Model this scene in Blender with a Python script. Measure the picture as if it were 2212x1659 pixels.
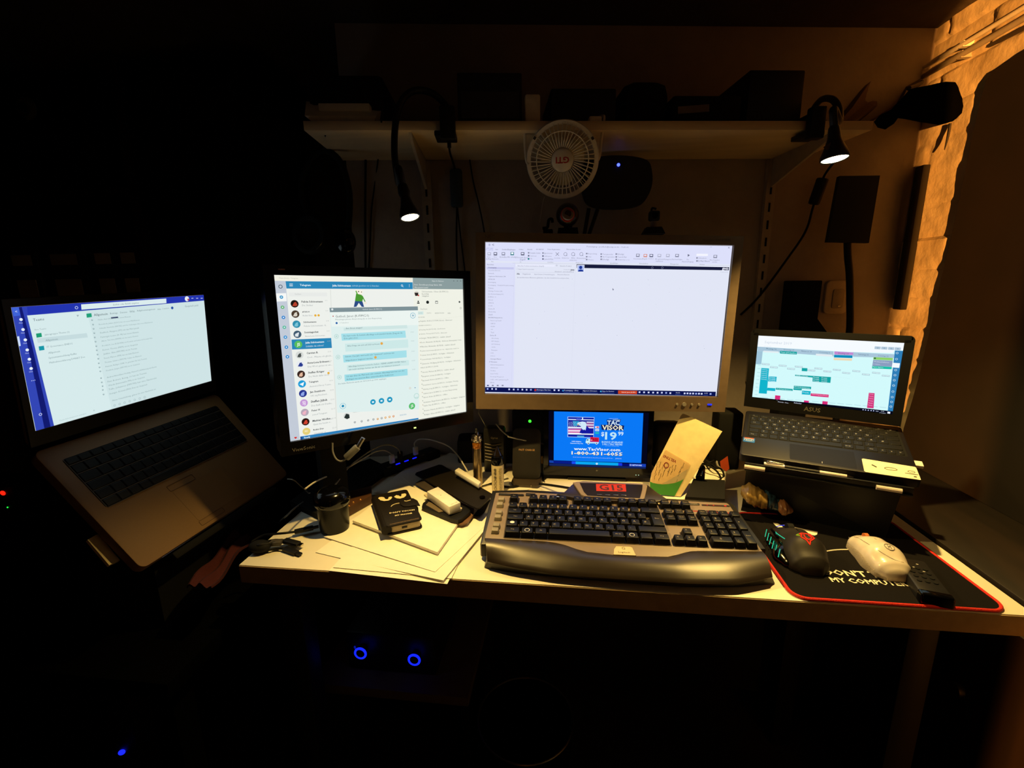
import bpy, bmesh, math, random
import numpy as np
from mathutils import Matrix, Vector, noise
random.seed(7)
for o in list(bpy.data.objects): bpy.data.objects.remove(o, do_unlink=True)
SC = bpy.context.scene
COL = SC.collection

# ------------------------------------------------------------------ camera, world, lights, exposure
W_, H_, F_ = 2212, 1659, 1000.0
CX, CY = W_/2, H_/2
CAMR = Matrix(((0.99265, 0.01223, -0.12037), (0.12016, -0.21562, 0.96906), (-0.0141, -0.9764, -0.2155)))
CAM = Vector((0, 0, 1.205))
cam_d = bpy.data.cameras.new('camera'); cam = bpy.data.objects.new('camera', cam_d); COL.objects.link(cam)
cam_d.sensor_fit = 'HORIZONTAL'; cam_d.sensor_width = 36.0; cam_d.lens = 36.0*F_/W_
cam_d.clip_start = 0.01; cam_d.clip_end = 50
_r = CAMR @ Matrix(((1,0,0),(0,-1,0),(0,0,-1)))
cam.matrix_world = Matrix.Translation(CAM) @ _r.to_4x4()
SC.camera = cam
vs = SC.view_settings
vs.view_transform = 'Standard'; vs.look = 'None'; vs.gamma = 1.0; vs.use_curve_mapping = False; vs.exposure = 0.0
wd = bpy.data.worlds.new('world'); SC.world = wd; wd.use_nodes = True
wd.node_tree.nodes['Background'].inputs[0].default_value = (0.5, 0.35, 0.25, 1)
wd.node_tree.nodes['Background'].inputs[1].default_value = 0.0012

def ray(x, y): return CAMR @ Vector(((x-CX)/F_, (y-CY)/F_, 1.0))
def pt(x, y, t): return CAM + ray(x, y)*t
def pz(x, y, z): r = ray(x, y); return CAM + r*((z-CAM.z)/r.z)
def pY(x, y, Y): r = ray(x, y); return CAM + r*(Y/r.y)
def pX(x, y, X): r = ray(x, y); return CAM + r*(X/r.x)
def pp(x, y, P0, n): r = ray(x, y); return CAM + r*((P0-CAM).dot(n)/r.dot(n))

def add_light(name, kind, loc, power, color, radius=0.01, aim=None, angle=150, blend=0.4):
    d = bpy.data.lights.new(name, kind); d.energy = power; d.color = color
    d.shadow_soft_size = radius
    if kind == 'SPOT': d.spot_size = math.radians(angle); d.spot_blend = blend
    o = bpy.data.objects.new(name, d); COL.objects.link(o); o.location = loc
    if aim is not None: o.rotation_euler = Vector(aim).to_track_quat('-Z', 'Y').to_euler()
    return o
LAMP1 = pt(886, 470, 0.75); AIM1 = Vector((0.25, -0.20, -0.95)).normalized()
LAMP2 = pt(1803, 344, 0.80); AIM2 = Vector((0.08, -0.12, -0.97)).normalized()
WARM = (1.0, 0.65, 0.175)
# added unseen lamp: shines through a shaped gap to make the orange brick strip
STRIP_LAMP = Vector((-0.2, -2.4, 0.95))
add_light('added_strip_light', 'POINT', STRIP_LAMP, 1950, (1.0, 0.37, 0.055), 0.005)

# ------------------------------------------------------------------ materials
_m = {}
def s2l(c): return c/12.92 if c <= 0.04045 else ((c+0.055)/1.055)**2.4
def hexc(h):
    h = h.lstrip('#'); return tuple(s2l(int(h[i:i+2], 16)/255) for i in (0, 2, 4))
def mat(name, col, rough=0.5, metal=0.0, spec=0.5, var=0.08, scale=60.0, bump=0.0, coat=0.0, trans=0.0, emit=None, estr=1.0):
    if name in _m: return _m[name]
    m = bpy.data.materials.new(name); m.use_nodes = True; nt = m.node_tree
    b = nt.nodes['Principled BSDF']
    c = hexc(col) if isinstance(col, str) else col
    b.inputs['Roughness'].default_value = rough; b.inputs['Metallic'].default_value = metal
    b.inputs['Specular IOR Level'].default_value = spec
    b.inputs['Coat Weight'].default_value = coat
    b.inputs['Transmission Weight'].default_value = trans
    tc = nt.nodes.new('ShaderNodeTexCoord'); nz = nt.nodes.new('ShaderNodeTexNoise')
    nz.inputs['Scale'].default_value = scale; nz.inputs['Detail'].default_value = 4
    nt.links.new(tc.outputs['Object'], nz.inputs['Vector'])
    r = nt.nodes.new('ShaderNodeValToRGB')
    r.color_ramp.elements[0].position = 0.3; r.color_ramp.elements[1].position = 0.7
    r.color_ramp.elements[0].color = tuple(max(0, v*(1-var)) for v in c)+(1,)
    r.color_ramp.elements[1].color = tuple(min(1, v*(1+var)) for v in c)+(1,)
    nt.links.new(nz.outputs['Fac'], r.inputs['Fac']); nt.links.new(r.outputs['Color'], b.inputs['Base Color'])
    if bump:
        bp = nt.nodes.new('ShaderNodeBump'); bp.inputs['Strength'].default_value = bump; bp.inputs['Distance'].default_value = 0.002
        nt.links.new(nz.outputs['Fac'], bp.inputs['Height']); nt.links.new(bp.outputs['Normal'], b.inputs['Normal'])
    if emit:
        b.inputs['Emission Color'].default_value = hexc(emit)+(1,); b.inputs['Emission Strength'].default_value = estr
    _m[name] = m; return m
def em(col, s=1.0):
    k = 'screen_light_%s_%g' % (col, s)
    if k in _m: return _m[k]
    m = bpy.data.materials.new(k); m.use_nodes = True; nt = m.node_tree
    for n in list(nt.nodes): nt.nodes.remove(n)
    e = nt.nodes.new('ShaderNodeEmission'); o = nt.nodes.new('ShaderNodeOutputMaterial')
    e.inputs[0].default_value = hexc(col)+(1,); e.inputs[1].default_value = s
    nt.links.new(e.outputs[0], o.inputs[0]); _m[k] = m; return m
BLACK = mat('black_plastic', '#0d0d10', 0.5, spec=.3)
BLACKM = mat('matt_black_plastic', '#0b0b0c', 0.8, spec=.25)
GLOSS = mat('gloss_black', '#040405', 0.14, spec=.35)
DGREY = mat('dark_grey_plastic', '#2b2b2e', 0.5)
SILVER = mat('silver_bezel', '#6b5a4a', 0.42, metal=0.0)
WHITEP = mat('white_plastic', '#e8e4dc', 0.4)
PAPER = mat('paper', '#f2eee2', 0.85, var=0.02)
CHROME = mat('chrome', '#c9c2b8', 0.18, metal=1.0)
STEEL = mat('steel', '#8d8a88', 0.35, metal=1.0)
CABLE = mat('black_cable', '#050506', 0.6, spec=.2)
CABLEW = mat('white_cable', '#cfc9bd', 0.45)
RUBBER = mat('rubber', '#0c0c0d', 0.8)

# ------------------------------------------------------------------ mesh builder
class MB:
    def __init__(s, M=None): s.bm = bmesh.new(); s.M = M or Matrix(); s.mats = []; s.i = 0
    def m(s, mt):
        if mt not in s.mats: s.mats.append(mt)
        s.i = s.mats.index(mt); return s
    def add(s, t, M=None):
        if M is not None: bmesh.ops.transform(t, matrix=M, verts=t.verts)
        bmesh.ops.transform(t, matrix=s.M, verts=t.verts)
        for f in t.faces: f.material_index = s.i
        me = bpy.data.meshes.new('t'); t.to_mesh(me); t.free(); s.bm.from_mesh(me); bpy.data.meshes.remove(me); return s
    def box(s, c, size, R=None, bev=0, seg=2):
        t = bmesh.new(); bmesh.ops.create_cube(t, size=1.0)
        bmesh.ops.scale(t, vec=size, verts=t.verts)
        if bev: bmesh.ops.bevel(t, geom=t.edges[:], offset=min(bev, min(size)*0.48), segments=seg, profile=0.5, affect='EDGES')
        return s.add(t, Matrix.Translation(c) @ (R.to_4x4() if R else Matrix()))
    def cyl(s, a, b, r, r2=None, n=24, bev=0):
        a = Vector(a); b = Vector(b); d = b-a; t = bmesh.new()
        bmesh.ops.create_cone(t, cap_ends=True, segments=n, radius1=r, radius2=r if r2 is None else r2, depth=d.length)
        if bev:
            es = [e for e in t.edges if abs(abs(e.verts[0].co.z)-d.length/2) < 1e-6 and abs(e.verts[0].co.z-e.verts[1].co.z) < 1e-6]
            bmesh.ops.bevel(t, geom=es, offset=bev, segments=2, profile=0.5, affect='EDGES')
        return s.add(t, Matrix.Translation((a+b)/2) @ d.to_track_quat('Z', 'Y').to_matrix().to_4x4())
    def sph(s, c, r, n=20, R=None):
        t = bmesh.new(); bmesh.ops.create_uvsphere(t, u_segments=n, v_segments=n//2+2, radius=1.0)
        sc = (r, r, r) if not hasattr(r, '__len__') else r
        return s.add(t, Matrix.Translation(c) @ (R.to_4x4() if R else Matrix()) @ Matrix.Diagonal((*sc, 1)))
    def tube(s, pts, r, n=8, sub=6, rr=None, closed=False):
        P = [Vector(p) for p in pts]
        if sub > 1 and len(P) > 2:
            Q = []; L = len(P); rq = []
            rng = range(L if closed else L-1)
            for i in rng:
                g = (lambda k: P[k % L]) if closed else (lambda k: P[min(max(k, 0), L-1)])
                p0, p1, p2, p3 = g(i-1), g(i), g(i+1), g(i+2)
                for j in range(sub):
                    u = j/sub
                    Q.append(0.5*((2*p1)+(p2-p0)*u+(2*p0-5*p1+4*p2-p3)*u*u+(3*p1-p0-3*p2+p3)*u**3))
                    if rr: rq.append(rr[i]*(1-u)+rr[min(i+1, L-1)]*u)
            if not closed: Q.append(P[-1]); rq.append(rr[-1] if rr else r)
            P = Q; rr = rq if rr else None
        t = bmesh.new(); rings = []; up = None; L = len(P)
        for i, p in enumerate(P):
            if closed: d = P[(i+1) % L]-P[i-1]
            else: d = P[min(i+1, L-1)]-P[max(i-1, 0)]
            if d.length < 1e-9: d = Vector((0, 0, 1))
            d.normalize()
            if up is None: up = d.orthogonal().normalized()
            up = (up-d*up.dot(d)); up = up.normalized() if up.length > 1e-6 else d.orthogonal().normalized()
            si = d.cross(up); q = rr[i] if rr else r
            rings.append([t.verts.new(p+(up*math.cos(a)+si*math.sin(a))*q) for a in [2*math.pi*k/n for k in range(n)]])
        for i in range(L if closed else L-1):
            A, B = rings[i], rings[(i+1) % L]
            for k in range(n): t.faces.new((A[k], A[(k+1) % n], B[(k+1) % n], B[k]))
        if not closed: t.faces.new(rings[0][::-1]); t.faces.new(rings[-1])
        bmesh.ops.recalc_face_normals(t, faces=t.faces)
        return s.add(t)
    def lathe(s, prof, M=None, n=32, cap=True):
        t = bmesh.new(); rings = []
        for r, z in prof: rings.append([t.verts.new((max(r, 1e-5)*math.cos(2*math.pi*k/n), max(r, 1e-5)*math.sin(2*math.pi*k/n), z)) for k in range(n)])
        for A, B in zip(rings, rings[1:]):
            for k in range(n): t.faces.new((A[k], A[(k+1) % n], B[(k+1) % n], B[k]))
        if cap: t.faces.new(rings[0][::-1]); t.faces.new(rings[-1])
        bmesh.ops.recalc_face_normals(t, faces=t.faces)
        return s.add(t, M)
    def prism(s, poly, z0, z1, M=None, bev=0, seg=2, top=None):
        t = bmesh.new()
        a = [t.verts.new((p[0], p[1], z0)) for p in poly]; b = [t.verts.new((p[0], p[1], z1)) for p in (top or poly)]
        t.faces.new(a[::-1]); t.faces.new(b); n = len(poly)
        for k in range(n): t.faces.new((a[k], a[(k+1) % n], b[(k+1) % n], b[k]))
        bmesh.ops.recalc_face_normals(t, faces=t.faces)
        if bev:
            es = [e for e in t.edges if all(abs(v.co.z-z1) < 1e-7 for v in e.verts)]
            bmesh.ops.bevel(t, geom=es, offset=bev, segments=seg, profile=0.5, affect='EDGES')
        return s.add(t, M)
    def hexa(s, A, B):      # solid between two rings of world/local points
        t = bmesh.new(); a = [t.verts.new(p) for p in A]; b = [t.verts.new(p) for p in B]; n = len(A)
        t.faces.new(a[::-1]); t.faces.new(b)
        for k in range(n): t.faces.new((a[k], a[(k+1) % n], b[(k+1) % n], b[k]))
        bmesh.ops.recalc_face_normals(t, faces=t.faces); return s.add(t)
    def face(s, pts):
        t = bmesh.new(); t.faces.new([t.verts.new(p) for p in pts]); return s.add(t)
    def loft(s, rings, cap=True, M=None, closed=True):
        t = bmesh.new(); R_ = [[t.verts.new(p) for p in r] for r in rings]; n = len(R_[0])
        for A, B in zip(R_, R_[1:]):
            for k in range(n if closed else n-1): t.faces.new((A[k], A[(k+1) % n], B[(k+1) % n], B[k]))
        if cap: t.faces.new(R_[0][::-1]); t.faces.new(R_[-1])
        bmesh.ops.recalc_face_normals(t, faces=t.faces); return s.add(t, M)
    def text(s, st, M, width=None, size=None, depth=0.0, align='C', maxh=None, bold=False):
        cu = bpy.data.curves.new('t', 'FONT'); cu.body = st; cu.size = 1.0; cu.resolution_u = 1 if len(st) > 3 else 2; cu.extrude = 0
        if bold: cu.offset = 0.025
        ob = bpy.data.objects.new('t', cu); me = ob.to_mesh(); t = bmesh.new(); t.from_mesh(me); ob.to_mesh_clear()
        bpy.data.objects.remove(ob); bpy.data.curves.remove(cu)
        if not t.verts: t.free(); return s
        xs = [v.co.x for v in t.verts]; x0, x1 = min(xs), max(xs)
        k = size if size else width/(x1-x0)
        if maxh: k = min(k, maxh)
        kx = width/(x1-x0) if (width and maxh) else k
        ox = {'C': (x0+x1)/2, 'L': x0, 'R': x1}[align]
        bmesh.ops.transform(t, matrix=Matrix.Diagonal((kx, k, 1, 1)) @ Matrix.Translation((-ox, -0.35, 0)), verts=t.verts)
        if depth:
            r = bmesh.ops.extrude_face_region(t, geom=t.faces[:]); bmesh.ops.translate(t, vec=(0, 0, depth), verts=[v for v in r['geom'] if isinstance(v, bmesh.types.BMVert)])
        return s.add(t, M)
    def build(s, name, parent=None, label=None, cat=None, group=None, kind=None, sharp=35):
        me = bpy.data.meshes.new(name); s.bm.to_mesh(me); s.bm.free()
        for mt in s.mats: me.materials.append(mt)
        me.polygons.foreach_set('use_smooth', [True]*len(me.polygons))
        try: me.set_sharp_from_angle(angle=math.radians(sharp))
        except Exception: pass
        o = bpy.data.objects.new(name, me); COL.objects.link(o)
        if parent is not None: o.parent = parent
        if label: o['label'] = label
        if cat: o['category'] = cat
        if group: o['group'] = group
        if kind: o['kind'] = kind
        return o

class Thing:
    """an Empty at the thing's base; parts are meshes in the thing's own frame"""
    def __init__(s, name, label, cat, M=None, group=None):
        if M is None: M = Matrix()
        if isinstance(M, Vector): M = Matrix.Translation(M)
        s.M = M; s.I = M.inverted()
        o = bpy.data.objects.new(name, None); COL.objects.link(o); o.matrix_world = M; o.empty_display_size = 0.02
        o['label'] = label; o['category'] = cat
        if group: o['group'] = group
        s.o = o
    def w(s): return MB(s.I)          # builder fed with world coordinates
    def l(s): return MB()             # builder fed with local coordinates
    def loc(s, P): return s.I @ Vector(P)
def single(mb, name, label, cat, group=None, kind=None, sharp=35):
    """one-mesh thing: world geometry, re-origined at its base centre"""
    vs_ = [v.co for v in mb.bm.verts]
    c = Vector(((min(v.x for v in vs_)+max(v.x for v in vs_))/2, (min(v.y for v in vs_)+max(v.y for v in vs_))/2, min(v.z for v in vs_)))
    bmesh.ops.translate(mb.bm, vec=-c, verts=mb.bm.verts)
    o = mb.build(name, None, label, cat, group, kind, sharp); o.location = c; return o
def struct(mb, name): o = mb.build(name); o['kind'] = 'structure'; return o

def rrect(x0, y0, x1, y1, r, n=5):
    P = []
    for cx, cy, a0 in ((x1-r, y1-r, 0), (x0+r, y1-r, 90), (x0+r, y0+r, 180), (x1-r, y0+r, 270)):
        for k in range(n+1):
            a = math.radians(a0+90*k/n); P.append((cx+r*math.cos(a), cy+r*math.sin(a)))
    return P
def frame_from(x, y, z, T):
    return Matrix(((x[0], y[0], z[0], T[0]), (x[1], y[1], z[1], T[1]), (x[2], y[2], z[2], T[2]), (0, 0, 0, 1)))
def ortho(x, yhint, T):
    x = Vector(x).normalized(); z = x.cross(Vector(yhint)).normalized(); y = z.cross(x)
    return frame_from(x, y, z, T)
def rotz(a): return Matrix.Rotation(math.radians(a), 3, 'Z')
def TR(x, y, z): return Matrix.Translation((x, y, z))

# ------------------------------------------------------------------ screens
class Screen:
    """flat lit panel of size w x h; content is read off the photograph through the panel's own homography"""
    def __init__(s, M, w, h, corners, mb):
        s.M, s.w, s.h, s.mb = M, w, h, mb
        o = [(-w/2, h/2), (w/2, h/2), (w/2, -h/2), (-w/2, -h/2)]; A = []
        for (x, y), (u, v) in zip(corners, o):
            A += [[x, y, 1, 0, 0, 0, -u*x, -u*y, -u], [0, 0, 0, x, y, 1, -v*x, -v*y, -v]]
        A = np.array(A, float); s.H = np.linalg.svd(A)[2][-1].reshape(3, 3)
        s.c = (0, 0, 1)
    def crop(s, ox, oy, k): s.c = (ox, oy, k); return s
    def uv(s, x, y):
        ox, oy, k = s.c; q = s.H @ np.array([ox+x/k, oy+y/k, 1.0]); return q[0]/q[2], q[1]/q[2]
    def base(s, col, st=1.0): s.mb.m(em(col, st)); s.mb.face([(-s.w/2, -s.h/2, 0), (s.w/2, -s.h/2, 0), (s.w/2, s.h/2, 0), (-s.w/2, s.h/2, 0)])
    def poly(s, pts, col, L=1):
        P = [s.uv(*p) for p in pts]; P = [(max(-s.w/2, min(s.w/2, a)), max(-s.h/2, min(s.h/2, b))) for a, b in P]
        s.mb.m(em(col)); s.mb.face([(a, b, 0.00015*L) for a, b in P][::-1])
    def rect(s, x0, y0, x1, y1, col, L=1):
        a, b = s.uv(x0, y0); c, d = s.uv(x1, y1)
        cl = lambda v, m: max(-m/2, min(m/2, v))
        a, c = cl(a, s.w), cl(c, s.w); b, d = cl(b, s.h), cl(d, s.h)
        s.mb.m(em(col)); s.mb.face([(a, d, 0.00015*L), (c, d, 0.00015*L), (c, b, 0.00015*L), (a, b, 0.00015*L)])
    def circ(s, x, y, r, col, L=2, n=18, ry=None):
        a, b = s.uv(x, y); c, _ = s.uv(x+r, y); rr = abs(c-a); z = 0.00015*L
        s.mb.m(em(col)); s.mb.face([(a+rr*math.cos(2*math.pi*k/n), b+rr*math.sin(2*math.pi*k/n), z) for k in range(n)])
    def ring(s, x, y, r, r2, col, L=2, n=20):
        a, b = s.uv(x, y); c, _ = s.uv(x+r, y); R = abs(c-a); q = R*r2/r; z = 0.00015*L; s.mb.m(em(col))
        for k in range(n):
            t0, t1 = 2*math.pi*k/n, 2*math.pi*(k+1)/n
            s.mb.face([(a+q*math.cos(t0), b+q*math.sin(t0), z), (a+R*math.cos(t0), b+R*math.sin(t0), z), (a+R*math.cos(t1), b+R*math.sin(t1), z), (a+q*math.cos(t1), b+q*math.sin(t1), z)])
    def line(s, x0, y0, x1, y1, wpx, col, L=2):
        a = Vector(s.uv(x0, y0)); b = Vector(s.uv(x1, y1)); d = (b-a).normalized(); n = Vector((-d.y, d.x))
        c, _ = s.uv(x0+wpx, y0); n = n*abs(c-a.x)/2; z = 0.00015*L; s.mb.m(em(col))
        s.mb.face([(p.x, p.y, z) for p in (a-n, b-n, b+n, a+n)])
    def text(s, st, x0, x1, y, col, L=3, y1=None, bold=False, hmax=None):
        """x0..x1: left and right ends, y: centre of the line at the left end"""
        a, b = s.uv(x0, y)
        c, d = s.uv(x1, y if y1 is None else y1)
        if y1 is not None: b = (b+d)/2
        s.mb.m(em(col)); s.mb.text(st, TR((a+c)/2, b, 0.00015*L), width=abs(c-a), maxh=hmax, bold=bold)

# ------------------------------------------------------------------ measured poses of the flat devices
POSE, CORN = {}, {}
POSE['nec'] = frame_from((0.99213, 0.12204, -0.02803), (0.02617, 0.01679, 0.99952), (0.12246, -0.99238, 0.01347), (0.07728, 1.02527, 1.11765))
CORN['nec'] = [(1048.0, 523.0), (1582.0, 532.0), (1548.0, 855.0), (1048.0, 849.0)]
POSE['view'] = frame_from((0.73338, 0.67934, -0.0254), (0.00314, 0.03398, 0.99942), (0.67981, -0.73304, 0.02279), (-0.37239, 0.89343, 1.06729))
CORN['view'] = [(593.0, 594.5), (998.6, 601.5), (1007.0, 889.0), (626.0, 953.5)]
POSE['lap'] = frame_from((0.07044, 0.99725, 0.02323), (0.09472, -0.02987, 0.99506), (0.99301, -0.06789, -0.09656), (-0.81321, 0.771, 1.08608))
CORN['lap'] = [(24.0, 664.0), (439.4, 637.2), (457.0, 822.4), (76.5, 931.0)]
POSE['asus'] = frame_from((0.86818, -0.49626, -0.00038), (0.00904, 0.01504, 0.99985), (-0.49617, -0.86805, 0.01754), (0.54055, 1.05037, 1.00524))
CORN['asus'] = [(1639.0, 725.0), (1952.5, 742.0), (1929.0, 894.0), (1624.0, 857.0)]
POSE['asusbase'] = frame_from((0.92773, -0.37325, 0.00142), (0.36299, 0.90312, 0.22938), (-0.0869, -0.21229, 0.97334), (0.51333, 0.96643, 0.88061))
POSE['tac'] = frame_from((1.0, 0.00227, -0.00025), (0.00018, 0.03138, 0.99951), (0.00227, -0.9995, 0.03138), (0.0712, 1.06619, 0.84056))
CORN['tac'] = [(1197.8, 888.5), (1388.6, 893.5), (1386.7, 999.2), (1194.6, 994.5)]
POSE['keys'] = frame_from((0.99909, 0.03855, -0.01807), (-0.03601, 0.99158, 0.12437), (0.02271, -0.12361, 0.99207), (-0.10834, 0.72314, 0.76915))

# ------------------------------------------------------------------ the room
DZ = 0.73            # desk top
YB = 1.42            # back wall
XR = 0.895           # right wall
XL = -1.75; YF = -1.2; ZC = 1.80

def plaster(name, c1, c2, brick=False):
    m = bpy.data.materials.new(name); m.use_nodes = True; nt = m.node_tree; N = nt.nodes; L = nt.links
    b = N['Principled BSDF']; b.inputs['Roughness'].default_value = 0.9; b.inputs['Specular IOR Level'].default_value = 0.2
    tc = N.new('ShaderNodeTexCoord'); nz = N.new('ShaderNodeTexNoise'); nz.inputs['Scale'].default_value = 9; nz.inputs['Detail'].default_value = 8; nz.inputs['Roughness'].default_value = 0.65
    L.new(tc.outputs['Object'], nz.inputs['Vector'])
    r = N.new('ShaderNodeValToRGB'); r.color_ramp.elements[0].position = 0.32; r.color_ramp.elements[1].position = 0.68
    r.color_ramp.elements[0].color = hexc(c1)+(1,); r.color_ramp.elements[1].color = hexc(c2)+(1,)
    L.new(nz.outputs['Fac'], r.inputs['Fac']); L.new(r.outputs['Color'], b.inputs['Base Color'])
    n2 = N.new('ShaderNodeTexNoise'); n2.inputs['Scale'].default_value = 55; n2.inputs['Detail'].default_value = 6; L.new(tc.outputs['Object'], n2.inputs['Vector'])
    bp = N.new('ShaderNodeBump'); bp.inputs['Strength'].default_value = 0.35; bp.inputs['Distance'].default_value = 0.004
    L.new(n2.outputs['Fac'], bp.inputs['Height']); L.new(bp.outputs['Normal'], b.inputs['Normal']); return m
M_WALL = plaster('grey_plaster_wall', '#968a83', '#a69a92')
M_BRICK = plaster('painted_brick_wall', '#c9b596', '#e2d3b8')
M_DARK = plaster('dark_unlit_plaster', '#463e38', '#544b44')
def woodmat(name, c1, c2, axis='X', sc=1.0, rough=0.55):
    m = bpy.data.materials.new(name); m.use_nodes = True; nt = m.node_tree; N = nt.nodes; L = nt.links
    b = N['Principled BSDF']; b.inputs['Roughness'].default_value = rough
    tc = N.new('ShaderNodeTexCoord'); mp = N.new('ShaderNodeMapping')
    s_ = {'X': (3, 40, 40), 'Y': (40, 3, 40), 'Z': (40, 40, 3)}[axis]; mp.inputs['Scale'].default_value = tuple(v*sc for v in s_)
    L.new(tc.outputs['Object'], mp.inputs['Vector']); nz = N.new('ShaderNodeTexNoise'); nz.inputs['Scale'].default_value = 1.0; nz.inputs['Detail'].default_value = 6
    L.new(mp.outputs['Vector'], nz.inputs['Vector'])
    r = N.new('ShaderNodeValToRGB'); r.color_ramp.elements[0].position = 0.3; r.color_ramp.elements[1].position = 0.7
    r.color_ramp.elements[0].color = hexc(c1)+(1,); r.color_ramp.elements[1].color = hexc(c2)+(1,)
    L.new(nz.outputs['Fac'], r.inputs['Fac']); L.new(r.outputs['Color'], b.inputs['Base Color']); return m
M_SHELF = woodmat('light_shelf_board', '#d9bd95', '#e6cba4')
M_DWOOD = woodmat('dark_walnut_wood', '#140d08', '#20160f', 'Y')
M_DWOODZ = woodmat('dark_board_wood', '#1a110b', '#261910', 'Z')
M_DESK = mat('white_desk_laminate', '#f0ead9', 0.5, var=0.03, scale=12)
M_FLOOR = plaster('concrete_floor', '#2a2623', '#35302c')

AW = math.radians(9.5)
WF = Matrix.Translation((XR, YB, 0)) @ Matrix.Rotation(AW, 4, 'Z')      # wall frame: x along the back wall, y into it
WN = Vector(WF.col[1][:3])
def pW(x, y, v): return pp(x, y, Vector((XR, YB, 0))+WN*v, WN)
def uW(x, y, v): return WF.inverted() @ pW(x, y, v)
def yb(X): return YB+(X-XR)*math.tan(AW)
VF = -.234                                                              # shelf front plane
uL = uW(752, 400, 0).x
b = MB(WF.copy()); b.m(M_WALL).box((uL/2+.05, 0.04, ZC/2), (-uL+.1, 0.08, ZC)); struct(b, 'wall_back')
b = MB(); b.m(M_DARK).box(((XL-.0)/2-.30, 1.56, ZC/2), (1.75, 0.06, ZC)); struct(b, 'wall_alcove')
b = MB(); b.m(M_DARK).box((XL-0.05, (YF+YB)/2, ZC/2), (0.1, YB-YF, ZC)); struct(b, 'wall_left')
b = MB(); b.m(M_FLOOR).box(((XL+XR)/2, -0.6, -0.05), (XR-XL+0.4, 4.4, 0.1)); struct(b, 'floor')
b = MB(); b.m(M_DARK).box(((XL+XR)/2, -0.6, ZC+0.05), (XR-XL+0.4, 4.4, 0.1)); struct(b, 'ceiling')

# right wall: painted rough brick in courses, every brick slightly out of true
t = bmesh.new(); NY, NZ = 150, 230; y0, y1, z0, z1 = YF, YB, 0.0, ZC
vv = []
for i in range(NY+1):
    row = []; y = y0+(y1-y0)*(i/NY)**0.6
    for k in range(NZ+1):
        z = z0+(z1-z0)*k/NZ
        c = math.floor(z/0.0765); fz = z/0.0765-c; yy = y+(0.125 if c % 2 else 0)*1.0
        ci = math.floor(yy/0.25); fy = yy/0.25-ci
        gap = min(min(fz, 1-fz)*0.0765, min(fy, 1-fy)*0.25)
        d = 0.0035*max(0.0, 1-gap/0.007)
        nzv = noise.noise(Vector((y*14, z*18, c*0.7)))*0.003+noise.noise(Vector((y*45, z*60, 3)))*0.0016
        off = (noise.noise(Vector((ci*3.1, c*1.7, 0.5))))*0.006
        row.append(t.verts.new((XR-0.004+d*1.5+nzv+off*(1 if gap > 0.004 else 0), y, z)))
    vv.append(row)
for i in range(NY):
    for k in range(NZ): t.faces.new((vv[i][k], vv[i+1][k], vv[i+1][k+1], vv[i][k+1]))
b = MB(); b.m(M_BRICK); b.add(t); b.box((XR+0.06, (YF+YB)/2, ZC/2), (0.09, YB-YF, ZC)); struct(b, 'wall_right')

# unseen wall and added panel, their gap shaped to cut the light strip
def slit_x(Yw): # where the rays STRIP_LAMP -> wall strip cross the plane y = YF
    f = lambda yw: STRIP_LAMP.x+(XR-STRIP_LAMP.x)*(YF-STRIP_LAMP.y)/(yw-STRIP_LAMP.y); return f(YB-0.004), f(Yw)
sx0, sx1 = slit_x(1.10)[0]-.0170, slit_x(1.09)[1]
M_NOBOUNCE = plaster('low_bounce_wall', '#1c1815', '#221d19')  # kept very dark so lamp light near the gap hardly bounces
b = MB(); b.m(M_NOBOUNCE)
b.box(((XL+sx0)/2, YF-0.03, ZC/2), (sx0-XL, 0.06, ZC)); struct(b, 'wall_front')
b = MB(); b.m(M_NOBOUNCE).box(((XR+sx1)/2+0.0, YF-0.012, ZC/2), (XR-sx1, 0.012, ZC)); struct(b, 'slit_blocker')
b = MB(); b.m(M_NOBOUNCE).box((XL-0.2+0.9, -2.7, ZC/2), (2.9, 0.05, ZC)); struct(b, 'wall_behind_lamp')  # wall of the assumed space behind the added lamp
# fixture added for the unseen lamp (gives the orange strip on the brick wall)
T = Thing('added_strip_lamp', 'unseen orange bulb added behind the camera to light the brick strip', 'lamp', Matrix.Translation(STRIP_LAMP+Vector((0, 0, 0.05))))
b = T.l(); b.m(CABLE).tube([(0, 0, 0.06), (0, 0, ZC-STRIP_LAMP.z-0.05)], 0.003, sub=1); b.build('cable', T.o)
b = T.l(); b.m(BLACK).cyl((0, 0, 0.02), (0, 0, 0.07), 0.018); b.build('socket', T.o)
b = T.l(); b.m(em('#ffb060', 2)).sph((0, 0, 0.0), 0.022, 16); b.build('bulb', T.o)

# dark board leaning on the brick wall, torn left edge
edge = [(1930, 1050), (1942, 985), (1955, 925), (1974, 860), (1990, 800), (2006, 735), (2021, 670), (2036, 600), (2050, 540), (2066, 465), (2082, 395), (2094, 330), (2108, 270), (2120, 215), (2131, 175), (2148, 152), (2165, 143), (2186, 128), (2212, 110), (2260, 80)]
P = []
for k, (x, y) in enumerate(edge):
    q = pX(x, y, XR-.011); P.append((q.y+.004*noise.noise(Vector((k*1.7, 0, 0))), max(q.z, .7303)))
P += [(.62, P[-1][1]+.02), (.62, .7303)]
b = MB(); b.m(mat('dark_brown_board', '#150c07', .7, var=.3, scale=8)); b.hexa([(XR-0.0075, y, z) for y, z in P], [(XR-0.013, y, z) for y, z in P])
single(b, 'wall_board', 'tall dark brown board standing on the side cupboard against the painted brick wall', 'board')
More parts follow.
